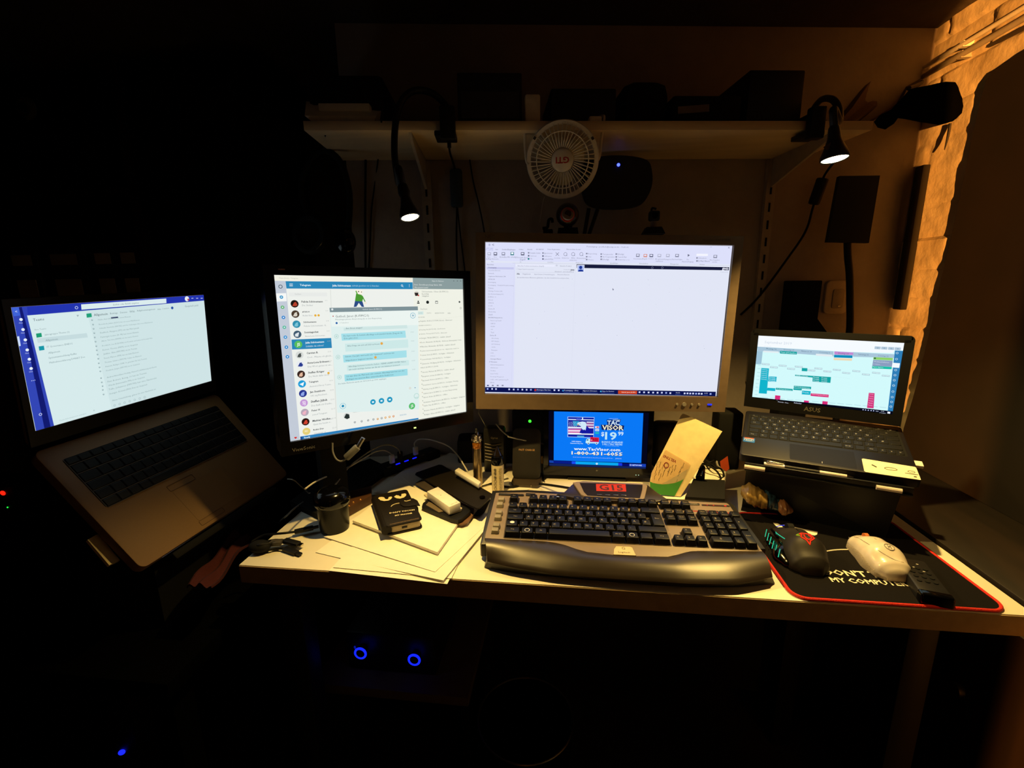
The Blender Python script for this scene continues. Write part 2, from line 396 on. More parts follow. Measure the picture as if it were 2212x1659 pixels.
# batten on the brick wall
b = MB(); b.m(mat('black_batten_wood', '#120b07', .8))
pa, pb = pX(1996, 356, XR-0.02), pX(1932, 668, XR-0.02)
b.box((XR-0.0145, (pa.y+pb.y)/2, (pa.z+pb.z)/2), (0.017, 0.030, abs(pa.z-pb.z)), bev=0.002)
single(b, 'wall_batten', 'dark wooden batten fixed upright on the lit painted brick wall', 'batten')
# conduits under the ceiling on the right wall
for i, (za, r_) in enumerate(((1.693, 0.0060), (1.714, 0.005))):
    b = MB(); b.m(WHITEP if i else mat('grey_conduit', '#a9a094', 0.5))
    b.cyl((XR-0.020, YB-0.005, za), (XR-0.020, 0.1, za), r_, n=14)
    for y in (1.3, 0.9, 0.5): b.box((XR-0.011, y, za), (0.024, 0.012, r_*2.4))
    single(b, 'conduit', ['thicker lower grey conduit running along the top of the brick wall', 'thinner upper white conduit running along the top of the brick wall'][i], 'pipe', 'conduits on the brick wall')

# ------------------------------------------------------------------ desk
XD0, XD1, YD0 = -0.566, 0.666, 0.657
T = Thing('desk', 'white topped desk carrying the keyboard, screens and papers', 'desk', Matrix.Translation((0.05, 1.03, 0)))
b = T.w(); b.m(M_DESK).prism([(XD0, YD0), (XD1, YD0), (XD1, yb(XD1)-.006), (XD0, yb(XD0)-.006)], DZ-.034, DZ, bev=.001); b.build('desktop', T.o)
b = T.w(); b.m(mat('shaded_edge_tone', '#a8916e', .7)).box(((XD0+XD1)/2, YD0-.0004, DZ-0.0178), (XD1-XD0-.001, .0016, 0.0320)); b.build('front_edge_shade', T.o, label='front edge strip with shade put into its colour')  # front edge colour darkened to stand for its shade
b = T.w(); b.m(BLACKM).box(((XD0+XD1)/2, yb(XD0)-.04, .40), (XD1-XD0-.02, .012, .60)); b.build('added_dark_panel', T.o)  # black panel added to keep the space under the desk dark
for x in (XD0+0.05, XD1-0.10):
    for y in (YD0+0.07, yb(XD0)-0.09):
        b = T.w(); b.m(BLACK).box((x, y, (DZ-0.034)/2), (0.045, 0.045, DZ-0.034), bev=0.003); b.build('leg', T.o)
b = T.w(); b.m(BLACK).box(((XD0+XD1)/2, yb(XD0)-0.10, 0.55), (XD1-XD0-0.2, 0.02, 0.08)); b.build('crossbar', T.o)
# side cupboard right of the desk
T = Thing('side_cupboard', 'dark wooden cupboard right of the desk against the brick wall', 'cupboard', Matrix.Translation((0.78, 0.9, 0)))
b = T.w(); b.m(M_DWOOD).box((0.781, 0.87, DZ-0.012), (0.205, 0.99, 0.024), bev=0.002); b.build('top', T.o)
b = T.w(); b.m(M_DWOODZ).box((0.785, 0.88, (DZ-0.024)/2), (0.18, 0.94, DZ-0.026)); b.build('body', T.o)
for y in (0.66, 0.98):
    b = T.w(); b.m(M_DWOODZ).box((0.690, y, 0.36), (0.012, 0.30, 0.62), bev=0.002); d_ = b.build('door', T.o)
    b = T.w(); b.m(STEEL).cyl((0.684, y+0.1, 0.5), (0.674, y+0.1, 0.5), 0.012); b.build('knob', d_)
# side table at left (black) for the left laptop
T = Thing('side_table', 'low black side table left of the desk under the silver laptop', 'table', Matrix.Translation((-0.95, 0.85, 0)))
b = T.w(); b.m(mat('black_felt', '#050505', 1.0, spec=0.0)).box((-0.93, 0.835, 0.60), (0.66, 0.63, 0.03), bev=0.003); b.build('tabletop', T.o)
for x in (-1.22, -0.64):
    for y in (0.56, 1.11):
        b = T.w(); b.m(mat('black_felt', '#050505', 1.0, spec=0.0)).box((x, y, 0.2925), (0.04, 0.04, 0.585)); b.build('leg', T.o)

# ------------------------------------------------------------------ wide silver monitor
T = Thing('monitor', 'wide silver framed monitor in the centre showing an empty mail inbox', 'monitor', POSE['nec'])
b = T.l(); b.m(SILVER)
X0, X1, Y0, Y1 = -0.279, 0.279, -0.197, 0.181; w, h = 0.518/2, 0.324/2
for (a0, c0, a1, c1) in ((X0, Y0, X1, -h-0.001), (X0, h+0.001, X1, Y1), (X0, -h-0.001, -w-0.001, h+0.001), (w+0.001, -h-0.001, X1, h+0.001)):
    b.box(((a0+a1)/2, (c0+c1)/2, -0.008), (a1-a0, c1-c0, 0.028))
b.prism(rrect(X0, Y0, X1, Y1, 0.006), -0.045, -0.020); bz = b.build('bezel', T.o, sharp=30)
b = T.l(); b.m(mat('monitor_mark', '#4a443e', 0.5))
b.text('NEC', TR(-0.249, 0.1725, 0.0063), width=0.020); b.text('MultiSync EA241WM', TR(0.222, 0.1725, 0.0063), width=0.058)
b.build('badge', bz)
b = T.l(); b.m(BLACK).box((0, 0, -0.060), (0.36, 0.24, 0.03), bev=0.01); b.build('back_cover', T.o)
b = T.l(); b.m(BLACK).box((0, 0.0, -0.085), (0.11, 0.11, 0.03)); b.box((0, 0, -0.160), (0.05, 0.06, 0.16)); b.build('wall_arm', T.o)
b = T.l()
for i, x in enumerate((0.170, 0.186, 0.203, 0.219)):
    b.m(mat('button_silver', '#8f8981', 0.35)).cyl((x, -0.180, 0.004), (x, -0.180, 0.0085), 0.0045 if i == 1 else 0.0025, n=16)
b.build('button', T.o)
b = T.l(); b.m(em('#2030ff', 1.6)).box((0.243, -0.180, 0.0065), (0.009, 0.003, 0.002)); b.build('power_light', T.o, label='blue power light')
b = T.l(); s = Screen(POSE['nec'], 0.518, 0.324, CORN['nec'], b); s.base('#e2e6f6', 1.0); s.crop(1010, 490, 3.568)
s.rect(135, 120, 2042, 292, '#dde0fb', 1); s.rect(138, 275, 355, 1245, '#dcdff9', 1)
s.rect(138, 160, 195, 182, '#0c22b0'); s.text('Datei', 150, 182, 171, '#dfe4ff')
dk, gy, lg = '#4a4c66', '#85889f', '#b2b5cc'
for tx, a, c in (('Start', 213, 234), ('Senden/Empfangen', 264, 368), ('Ordner', 394, 431), ('Ansicht', 460, 499), ('ADOBE PDF', 528, 587), ('Power Registerkarte', 617, 714), ('Was möchten Sie tun?', 762, 873)): s.text(tx, a, c, 174, dk, hmax=.0042)
s.text('Posteingang - postfach@netzpost.de - Outlook', 920, 1243, 153, gy, hmax=.0042)
s.rect(160, 130, 174, 146, '#b8bbdc', 2); s.text('<', 188, 203, 138, dk); s.line(1870, 158, 1884, 158, 3, lg)
s.line(2008, 158, 2020, 170, 2, dk); s.line(2020, 158, 2008, 170, 2, dk)
for x, y, c in ((165, 208, lg), (213, 208, dk), (275, 208, gy), (424, 208, dk), (1314, 222, gy), (1372, 224, '#d98a78'), (1418, 224, '#5b5f7a'), (1480, 224, lg), (1545, 224, lg), (1616, 224, gy), (1910, 232, gy)):
    s.rect(x-13, y-12, x+13, y+12, c, 2); s.rect(x-9, y-8, x+8, y+4, '#dfe2fa', 3)
s.rect(330, 194, 357, 219, '#2f7d86', 2); s.rect(335, 197, 352, 211, '#f4fbff', 3)
s.line(680, 198, 705, 224, 2.5, '#3c3f55'); s.line(705, 198, 680, 224, 2.5, '#3c3f55')
for x in (755, 815, 878): s.ring(x, 212, 14, 11, gy); s.line(x+6, 216, x+14, 226, 2.5, gy)
s.poly([(1698, 212), (1714, 222), (1698, 234)], '#6b6f86', 2)
for x, y, tx, L_ in ((162, 232, 'Neue', 0), (162, 247, 'E-Mail', 0), (213, 232, 'Neue', 0), (213, 247, 'Elemente', 0), (275, 232, 'Erstellen', 0), (343, 232, 'Als erledigt', 0), (424, 236, 'Kontakt Ihren', 0), (424, 252, 'Zugriff', 0), (692, 240, 'Löschen', 0), (755, 240, 'Antworten', 0), (815, 240, 'Allen', 0), (815, 257, 'antworten', 0), (878, 242, 'Weiterleiten', 0), (1314, 248, 'Verschieben', 0), (1368, 248, 'Regeln', 0), (1415, 248, 'OneNote', 0), (1480, 250, 'Als gelesen', 0), (1480, 266, 'markieren', 0), (1545, 252, 'Kategorie', 0), (1616, 252, 'Nachverfolgen', 0), (1698, 254, 'Zur', 0), (1698, 270, 'Nachverfolgung', 0), (1905, 258, 'Neu Snapshot', 0), (1905, 273, 'senden', 0), (190, 267, 'Neu', 0), (408, 271, 'QR', 0), (640, 272, 'Löschen', 0), (862, 276, 'Antworten', 0), (1130, 281, 'QuickSteps', 0), (1358, 284, 'Verschieben', 0), (1596, 288, 'Kategorien', 0), (1808, 292, 'Suchen', 0)):
    n = len(tx)*3.1; s.text(tx, x-n, x+n, y, gy)
for x, y, tx in ((481, 201, 'Soziale Links'), (481, 224, 'Optionen'), (481, 246, 'URL'), (592, 203, 'Ignorieren'), (592, 226, 'Aufräumen'), (592, 249, 'Junk-E-Mail'), (930, 208, 'Besprechung'), (930, 232, 'Chat'), (930, 254, 'Weitere'), (1042, 212, 'Test gesendet'), (1042, 232, 'An Vorgesetzten'), (1042, 252, 'Erledigt'), (1158, 212, 'Erledigt'), (1158, 234, 'Team-E-Mail'), (1158, 254, 'Antworten u. Lö'), (1780, 243, 'Adressbuch'), (1780, 266, 'E-Mail filtern')):
    s.text(tx, x, x+len(tx)*6.2, y, gy); s.rect(x-16, y-6, x-5, y+5, '#565a78' if y > 215 and x < 600 else gy, 2)
s.rect(1766, 210, 1852, 228, '#f4f5ff', 2); s.circ(470, 248, 7, '#2d8a8c', 3)
s.line(345, 280, 2020, 302, 1.2, lg, 2)
rows = [('Favoriten', 150, dk), ('Posteingang', 160, '#1d2040'), ('Gesendete Elemente', 158, gy), ('Entwürfe', 158, gy), ('Ungelesene Nachrichten 298', 158, dk), ('SMTSE 298', 158, dk), ('Posteingang', 158, gy), ('Posteingang  - Postfach Projekt Leitung', 158, gy), ('Tickets', 158, gy), ('Wichtige Termine (34)', 158, gy), ('Zur Nachverfolgung (41)', 158, gy), ('K-FIMC/1  4', 158, gy), ('10.2.6', 160, gy), ('13.8.12', 160, gy), ('KC-HM', 160, gy), ('Serie II', 160, gy), ('Monitoring', 160, gy), ('Skill', 160, gy), ('ENGINE-Multiplattform', 160, dk), ('Neues Log Teamlf', 176, gy), ('SAP-IS', 178, gy), ('HS-EN', 178, gy), ('WM', 178, gy), ('Test', 178, gy), ('Serie II', 172, dk), ('Abrechnung', 184, gy), ('NFT Analyse', 184, gy), ('ASP Werkzeug', 184, gy), ('CATIA', 184, gy), ('Finanzen', 184, gy), ('CVMS', 176, gy), ('HYDRON', 176, gy), ('Strategie-Master', 176, dk), ('IT Finanzen', 168, dk), ('HW/SG Multiplattform', 176, gy), ('ARR-Rhodan?', 176, gy), ('TU-KI-2', 176, gy), ('Zeda T-SYS2', 176, gy), ('Knowledge Management', 176, gy), ('OSES - Info Lizenzierung FI', 176, gy), ('EIN.A', 176, gy)]
s.rect(145, 309, 355, 329, '#c7c9ee', 2)
for i, (tx, x, c) in enumerate(rows):
    y = 290+(1199-290)*i/(len(rows)-1); s.text(tx, x, x+len(tx)*4.9+6, y, c, hmax=.0040)
for x in (157, 195, 233, 271): s.rect(x-7, 1217, x+7, 1227, '#4a5386' if x < 160 else gy, 2)
s.rect(372, 290, 672, 308, '#ebedff', 2); s.text('Aktuelles Postfach durchsuchen (Strg+E)', 384, 590, 300, gy); s.text('Aktuelles Postfach', 712, 802, 302, gy)
s.ring(688, 298, 5, 3.4, gy); s.ring(382, 326, 6, 5, lg); s.text('Super Search verwenden', 392, 512, 326, gy); s.text('Powered by', 744, 790, 330, gy)
s.text('yvo', 794, 824, 331, '#24263c', bold=True); s.text('Aktualisiert - Jetzt aktualisieren', 672, 820, 345, gy)
s.line(372, 349, 820, 354, 1, lg); s.text('Alle', 378, 403, 362, '#262842', bold=True); s.text('Ungelesen', 422, 485, 363, gy); s.text('Nach Datum (Unterhaltungen)', 515, 672, 366, gy); s.text('Neuestes Element', 694, 786, 368, gy)
s.text('Es wurden keine Elemente gefunden, die den Suchkriterien entsprechen.', 384, 786, 390, gy)
s.line(360, 280, 340, 1236, 1.3, '#cdd0ea'); s.line(832, 290, 800, 1250, 1.2, '#d3d6ea')
s.poly([(842, 289), (2016, 314), (2013, 338), (842, 318)], '#171a3a', 2); s.rect(846, 294, 900, 349, '#f3f5ff', 3)
s.rect(850, 298, 896, 346, '#aebef2', 4); s.circ(873, 314, 12.5, '#1c3796', 5); s.poly([(852, 346), (856, 334), (868, 330), (878, 330), (891, 334), (895, 346)], '#1c3796', 5)
s.text('gvo', 1962, 2009, 322, '#eef0ff', 5, bold=True); s.text('Powered by', 1950, 2008, 350, lg)
for x in (1425, 1502): s.ring(x, 317, 8, 6.5, '#8a8fb5', 4)
s.poly([(1119, 473), (1131, 486), (1126, 487), (1129, 492), (1123, 488), (1119, 490)], '#777b93', 3)
for k in range(34):
    x, y = random.uniform(420, 1900), random.uniform(400, 1220); s.circ(x, y, random.uniform(1.2, 2.8), random.choice(['#c3c7dc', '#aab0c8', '#cfd3e6']), 2, 7)
s.poly([(136, 1234), (1915, 1268), (1912, 1306), (136, 1272)], '#0b1350', 3)
for x, y in ((155, 1248), (190, 1248), (220, 1249), (322, 1251), (357, 1252), (390, 1252), (424, 1253), (457, 1254), (490, 1254), (672, 1257), (705, 1258), (1328, 1272), (1363, 1273), (1398, 1274), (1433, 1275), (1467, 1276), (1500, 1276), (1533, 1277), (1565, 1279), (1675, 1281), (1697, 1281), (1718, 1282), (1740, 1282), (1763, 1283), (1785, 1283), (1806, 1284), (1874, 1285)):
    s.rect(x-6, y-6, x+6, y+6, random.choice(['#cfd6ff', '#9fb2f5', '#d9deff']), 4)
s.poly([(1163, 1259), (1310, 1262), (1308, 1287), (1163, 1285)], '#d0441c', 4); s.text('Gutheil, Janet (K-FIM..', 1188, 1300, 1271, '#ffe9df', 5, y1=1274)
for a, c, tx in ((520, 648, 'Volkswagen Nat Susi..'), (748, 862, 'Posteingang - oliver..'), (890, 1005, 'Allgemein (Schnusper..'), (1040, 1132, 'Skype for Business'), (1608, 1640, 'Kunde'), (1825, 1852, '06:52')):
    s.text(tx, a, c, 1254+(a-520)*.0195, '#cfd6ff', 5); s.line(a-6, 1268+(a-520)*.0195, c+2, 1270+(c-520)*.0195, 1.5, '#5b74d8', 4)
s.circ(524, 1256, 8, '#c8322a', 6); s.circ(738, 1261, 6, '#3c9be0', 6); s.circ(1030, 1266, 6, '#4fc0f0', 6)
b.build('screen', T.o, label='lit screen with a mail window')

# ------------------------------------------------------------------ black square monitor
T = Thing('monitor', 'black square monitor turned to the right, showing chat windows', 'monitor', POSE['view'])
b = T.l(); b.m(GLOSS); w, h = .188, .1505; X0, X1, Y0, Y1 = -.2055, .2055, -.1765, .1675
for (a0, c0, a1, c1) in ((X0, Y0, X1, -h-.0005), (X0, h+.0005, X1, Y1), (X0, -h-.0005, -w-.0005, h+.0005), (w+.0005, -h-.0005, X1, h+.0005)):
    b.box(((a0+a1)/2, (c0+c1)/2, -.006), (a1-a0, c1-c0, .020))
b.prism(rrect(X0, Y0, X1, Y1, .005), -.042, -.016); bz = b.build('bezel', T.o, sharp=30)
b = T.l(); b.m(mat('grey_print', '#6d6a66', .5)); b.text('ViewSonic', TR(-.167, -.167, .0043), width=.040); b.m(mat('red_print', '#7c4a3e', .5)); b.box((-.176, .160, .0042), (.011, .0022, .0004))
b.build('badge', bz)
b = T.l(); b.m(BLACKM).box((0, 0, -.055), (.28, .22, .03), bev=.012); b.build('back_cover', T.o)
b = T.l(); b.m(em('#d8ff80', 2.2)).box((.058, -.166, .0045), (.005, .0025, .001)); b.build('power_light', T.o)
b = T.w(); q = POSE['view'] @ Vector((-.105, -.02, -.075)); b.m(BLACKM).box((q.x, q.y, (q.z+DZ)/2), (.05, .04, q.z-DZ-.01), R=rotz(42.8)); b.build('stand_neck', T.o)
b = T.w(); fp = [pz(x, y, DZ) for x, y in ((628, 1094), (648, 1104), (698, 1128), (760, 1082), (822, 1036), (842, 1020), (800, 1000), (715, 1030))]; b.hexa([Vector((p.x, p.y, DZ+.0004)) for p in fp], [Vector((p.x, p.y, DZ+.013)) for p in fp]) if False else b.m(BLACKM).hexa([Vector((p.x, p.y, DZ+.0004)) for p in fp], [Vector((p.x, p.y, DZ+.013)) for p in fp]); b.build('stand_base', T.o)
b = T.l(); s = Screen(POSE['view'], .376, .301, CORN['view'], b); s.base('#eef1ec', 1.0); s.crop(560, 560, 3.858)
W1, BL, TXT, G1 = '#f3f5ef', '#2a86b8', '#4d565c', '#8f989c'
s.poly([(128, 136), (1276, 152), (1276, 190), (132, 182)], '#f2f0e2', 1); s.text('Franz (beta) - Telegram', 170, 325, 158, '#a9aba4', y1=160)
s.poly([(130, 180), (222, 183), (334, 1502), (255, 1518)], '#c3cbd8', 1)
s.ring(180, 229, 17, 12, '#1f3f4f', 3); s.poly([(142, 285), (226, 283), (231, 350), (149, 353)], '#f6f8f6', 2)
for x, y, c in ((187, 316, '#2692c8'), (196, 400, '#57b56a'), (203, 484, '#1d7fd0'), (210, 566, '#4fb99a'), (218, 648, '#2a8fd6'), (226, 731, '#1a84cf'), (234, 811, '#1a84cf')):
    s.circ(x, y, 15, c, 3); s.circ(x, y, 6, '#eef4f6', 4)
s.poly([(222, 184), (1276, 190), (1278, 247), (229, 245)], BL, 2)
for k in range(3): s.rect(253, 204+k*9, 282, 208+k*9, '#dcecf4', 3)
s.text('Telegram', 340, 430, 215, '#d8ecf6', 3, y1=216, bold=True); s.text('Julia Schönemann', 608, 762, 218, '#f0f8fb', 3, y1=220, bold=True); s.text('zuletzt gesehen vor 2 Stunden', 772, 994, 219, '#bcdcec', 3, y1=220)
s.ring(1187, 217, 8, 5, '#e8f4fa', 3); s.line(1192, 223, 1199, 230, 3, '#e8f4fa', 3)
for k in range(3): s.circ(1248, 209+9*k, 2.4, '#e8f4fa', 3, 8)
s.rect(250, 278, 566, 308, '#e8ebe8', 2); s.text('Suchen', 298, 350, 290, '#b5bab8')
s.poly([(590, 250), (596, 250), (650, 1450), (640, 1450)], '#dfe3dd', 1)
av = [(296, 371, '#1a1512', '#b5402c', 'Felicia Schönemann', 'Du: Sticker'), (302, 456, '#4a3a2c', '#d9d2c4', '#YAA14', 'Robin Dao:'), (311, 540, '#2f8fae', '#7cc4d6', 'Schönemanns', 'Felicia Schönemann: G..'), (318, 624, '#3f5a70', '#dfe6ea', 'Sonntagschat', 'Anna-Lena Schöneman..'), (325, 708, '#58bd5c', '#58bd5c', 'Julia Schönemann', 'Schläfst du schon?'), (335, 796, '#d8dcd9', '#49504e', 'Carsten B.', 'Cool... Müsste ich gleich...'), (340, 873, '#e9ecf2', '#2a3c90', 'Anna-Lena Erdmann...', 'Das Wort genau ist ein...'), (347, 956, '#3a2620', '#e2b79c', 'Steffen Krüger', 'Du: Nicht dafür doch!'), (354, 1037, '#1e9fd9', '#1e9fd9', 'Telegram', 'Animated Emoji Teams...'), (361, 1117, '#26358f', '#8fa6e6', 'Jan Steinborn', 'OK sag Bescheid...'), (369, 1196, '#c79ad8', '#c79ad8', 'Steffen Jülich', 'Das läuft ich Danke...'), (376, 1275, '#b8a8b8', '#efb3c3', 'Peter H', 'joined Telegram'), (382, 1354, '#2a1410', '#d24430', 'Mathias Wolfen...', 'Ganz bis heute v...'), (389, 1434, '#e6d078', '#e6d078', 'Robin Dao', 'Okayyyyy :-)')]
s.poly([(268, 668), (598, 654), (604, 737), (273, 751)], BL, 2)
for i, (x, y, c, c2, a, t2) in enumerate(av):
    s.circ(x, y, 33, c, 3, 24)
    if c != c2:
        s.circ(x+random.uniform(-8, 8), y+6, 15, c2, 4, 10); s.poly([(x-20, y+18), (x-4, y-12), (x+14, y-16), (x+6, y+20)], c2, 4)
    sel = i == 4; L = 4 if sel else 3
    s.text(a, x+57, min(x+57+len(a)*9.8, 592 + i*2), y-18, '#f2f9fc' if sel else '#3c4448', L, y1=y-20, bold=True, hmax=.0066)
    s.text(t2, x+62, min(x+62+len(t2)*8.2, 600+i*1.5), y+13, '#dcedf5' if sel else G1, L, y1=y+10, hmax=.0060)
    s.text('22:%02d' % (50-i*3), 546+i*4.5, 568+i*5.5, y-28, '#a5abaa', L)
s.text('JS', 312, 340, 708, '#eaf7ea', 4, bold=True); s.text('SJ', 356, 382, 1196, '#f3e6f8', 4, bold=True); s.text('RD', 375, 402, 1434, '#fbf4d8', 4, bold=True)
s.poly([(332, 1040), (372, 1020), (362, 1056), (350, 1048)], '#f4fafd', 4)
for x, y in ((467, 467), (494, 466), (574, 946)): s.circ(x, y, 10, '#e8b23c', 5)
# figure in a green shirt on the sticker
s.poly([(800, 250), (866, 262), (850, 300), (812, 292)], '#fbf3e4', 3); s.line(804, 262, 816, 290, 10, '#5fae3f', 4); s.poly([(806, 285), (852, 296), (866, 320), (856, 350), (796, 348), (800, 320)], '#4c9a32', 4)
s.line(856, 304, 880, 352, 8, '#4c9a32', 4); s.circ(884, 362, 8, '#f7e5cf', 4); s.poly([(796, 347), (858, 350), (872, 396), (852, 394), (828, 362), (808, 394), (786, 396)], '#2c4c86', 4); s.circ(826, 268, 5, '#3c3026', 5, 8); s.circ(850, 272, 4, '#3c3026', 5, 8)
# meeting window
s.poly([(584, 404), (1318, 390), (1330, 1250), (648, 1278)], '#dff0ee', 4); s.poly([(584, 404), (1318, 390), (1320, 422), (588, 440)], '#7e9197', 5)
s.text('Gutheil, Janet (K-FIMC/1)', 858, 1020, 416, '#e4ecee', 6, y1=412); s.circ(607, 417, 9, '#dfe8ea', 6)
s.poly([(588, 440), (1320, 422), (1326, 545), (602, 560)], '#ecf5f1', 5)
s.circ(614, 473, 5, '#b83030', 6, 10); s.text('Gutheil, Janet (K-FIMC/1)', 632, 912, 472, '#5d686a', 6, y1=468); s.text('Mitteilungsoptionen: Besprechung (2), in einer Besprechung', 632, 1016, 498, '#79888a', 6, y1=490)
s.circ(643, 530, 9, '#235fa8', 6); s.text('2 Teilnehmer', 668, 744, 528, '#93a2a2', 6); s.ring(1277, 466, 22, 19, '#3fa6c8', 6); s.text('+', 1268, 1288, 466, '#2f88ad', 6)
for (pp_, c) in (([(700, 570), (1228, 545), (1232, 572), (702, 594)], '#cfe6e4'), ([(680, 618), (1214, 592), (1220, 650), (686, 676)], '#a5e0ea'), ([(712, 702), (1236, 664), (1240, 732), (716, 768)], '#cde9e8'), ([(694, 796), (1224, 756), (1226, 814), (700, 858)], '#a5e0ea'), ([(726, 880), (1244, 836), (1246, 880), (728, 928)], '#cde9e8'), ([(706, 960), (1232, 910), (1234, 964), (710, 1016)], '#9edde8')): s.poly(pp_, c, 6)
for st_, a, c, y, y1 in (('den Stress wegen!', 718, 856, 574, 566), ('Du hast recht. Es kommt allerdings noch ziemlich krudes Zeug um die', 700, 1190, 636, 610), ('Ecke gekrochen...', 704, 828, 657, 651), ('Alles Dinge um sich auf 2020 zu freuen', 730, 1000, 720, 702), ('Stimmt. Das Jahr wird auch sehr "spannend" und muss mit', 712, 1122, 806, 780), ('Galgenhumor langiniert werden.', 714, 945, 838, 824), ('Allerdings kommen komische Sachen - KEINE LASERPOINTER? Haben', 740, 1218, 886, 854), ('wir nicht wichtige Sachen um die wir uns kümmern können??', 742, 1170, 912, 882), ('Ich war über die Mail auch sehr erstaunt. Allerdings kam hier von den', 724, 1206, 970, 928), ('Kollegen aus unserem Büro unterschiedliche Reaktionen.', 726, 1118, 996, 960), ('Die letzte Nachricht wurde am 18.12.2019 um 09:41 empfangen.', 655, 1058, 1032, 996)):
    s.text(st_, a, c, y, '#4f6e78', 7, y1=y1)
for x, y in ((1017, 699), (965, 815)): s.circ(x, y, 11, '#e7a94a', 7)
for x, y in ((641, 640), (653, 813), (665, 981)): s.ring(x, y, 18, 15, '#9fc9c4', 6); s.circ(x, y, 7, '#b6d8d2', 6)
for x, y in ((1270, 604), (1274, 678), (1278, 765), (1281, 843), (1284, 916)): s.text('09:41', x-13, x+13, y, '#a5b8b8', 6)
for x, y in ((944, 1188), (1015, 1178), (1084, 1168)): s.circ(x, y, 23, '#1c98c2', 6, 24); s.rect(x-9, y-5, x+9, y+6, '#e7f6fa', 7)
s.ring(693, 1222, 26, 23, '#6ab8cf', 6); s.circ(693, 1222, 11, '#1788b5', 6); s.ring(1308, 1138, 21, 19, '#64b7a8', 6); s.text('...', 1297, 1319, 1138, '#64b7a8', 6)
s.poly([(1290, 1066), (1302, 1066), (1296, 1074)], '#1f6fae', 6); s.ring(1254, 1072, 8, 6, '#d6a87a', 6)
s.circ(1270, 1222, 26, '#55bd6a', 7, 24); s.text('JS', 1258, 1282, 1222, '#e4f6e6', 8, bold=True)
s.circ(725, 1306, 27, '#d5dbd8', 3); s.poly([(703, 1320), (720, 1286), (745, 1292), (750, 1322), (728, 1332)], '#27302e', 4); s.text('Nachricht', 778, 842, 1272, '#a9b1ae', y1=1266)
for x, y, c in ((793, 1358, G1), (850, 1350, G1), (904, 1342, G1), (948, 1334, G1), (984, 1331, '#d99a4a'), (1017, 1324, G1), (1049, 1319, '#e3a24a'), (1083, 1313, '#e3a24a'), (1116, 1308, '#dd8a4c')): s.circ(x, y, 9, c, 4, 12); s.circ(x, y-1, 4, '#f2f2ea', 5, 8)
s.text('SENDEN', 1168, 1224, 1300, '#7aa9c6', y1=1292)
s.poly([(336, 1478), (1324, 1322), (1326, 1334), (338, 1503)], '#2a7fbd', 4); s.poly([(336, 1480), (356, 1477), (358, 1500), (338, 1503)], '#1b4f9a', 5); s.text('Ready', 370, 420, 1486, '#e6f2fa', 6, y1=1480, bold=True)
s.circ(293, 1486, 6, '#d8322c', 3); s.circ(303, 1485, 6, '#d8322c', 3); s.poly([(288, 1489), (309, 1487), (298, 1498)], '#d8322c', 4)
# contact list window
s.poly([(1276, 152), (1692, 160), (1727, 1272), (1330, 1334)], '#f0f2e6', 3); s.poly([(1276, 152), (1692, 160), (1694, 247), (1280, 245)], '#8b9d9e', 4)
s.text('Skype for Business', 1436, 1534, 178, '#e6ecea', 5); s.text('Datei  Zurückbesprechung  Extras  Hilfe', 1288, 1520, 209, '#eef2f0', 5); s.text('Was passiert heute?', 1290, 1404, 232, '#f5f8f6', 5)
for x in (1618, 1648, 1676): s.rect(x-4, 176, x+4, 180, '#2c3030', 5)
s.circ(1308, 284, 20, '#d9d6cc', 5); s.poly([(1290, 276), (1322, 276), (1320, 300), (1298, 304)], '#2c2824', 6); s.circ(1323, 299, 6, '#c8322e', 7)
s.text('Schönemann, Oliver (K-FIMC/1)', 1352, 1572, 266, '#8c938c', 5, y1=267); s.text('Beschäftigt', 1352, 1410, 286, '#6f776f', 5); s.text('Salzgitter', 1354, 1412, 303, '#6f776f', 5)
s.circ(1322, 349, 6, '#1e2422', 5); s.rect(1312, 358, 1333, 367, '#1e2422', 5); s.circ(1400, 355, 12, '#1e2422', 5); s.rect(1464, 344, 1486, 367, '#4e5653', 5); s.rect(1467, 350, 1483, 364, '#eef0e6', 6); s.circ(1666, 352, 7, '#3c4442', 5)
s.text('Suchen', 1340, 1396, 411, '#9aa09a', 5); s.ring(1676, 403, 7, 5, '#7b827e', 5)
s.rect(1318, 432, 1366, 458, '#d5eae6', 5)
for a, c, tx in ((1322, 1356, 'GRUPPEN'), (1392, 1430, 'STATUS'), (1462, 1536, 'BEZIEHUNGEN'), (1568, 1592, 'NEU')): s.text(tx, a, c, 446, '#7f8884', 6)
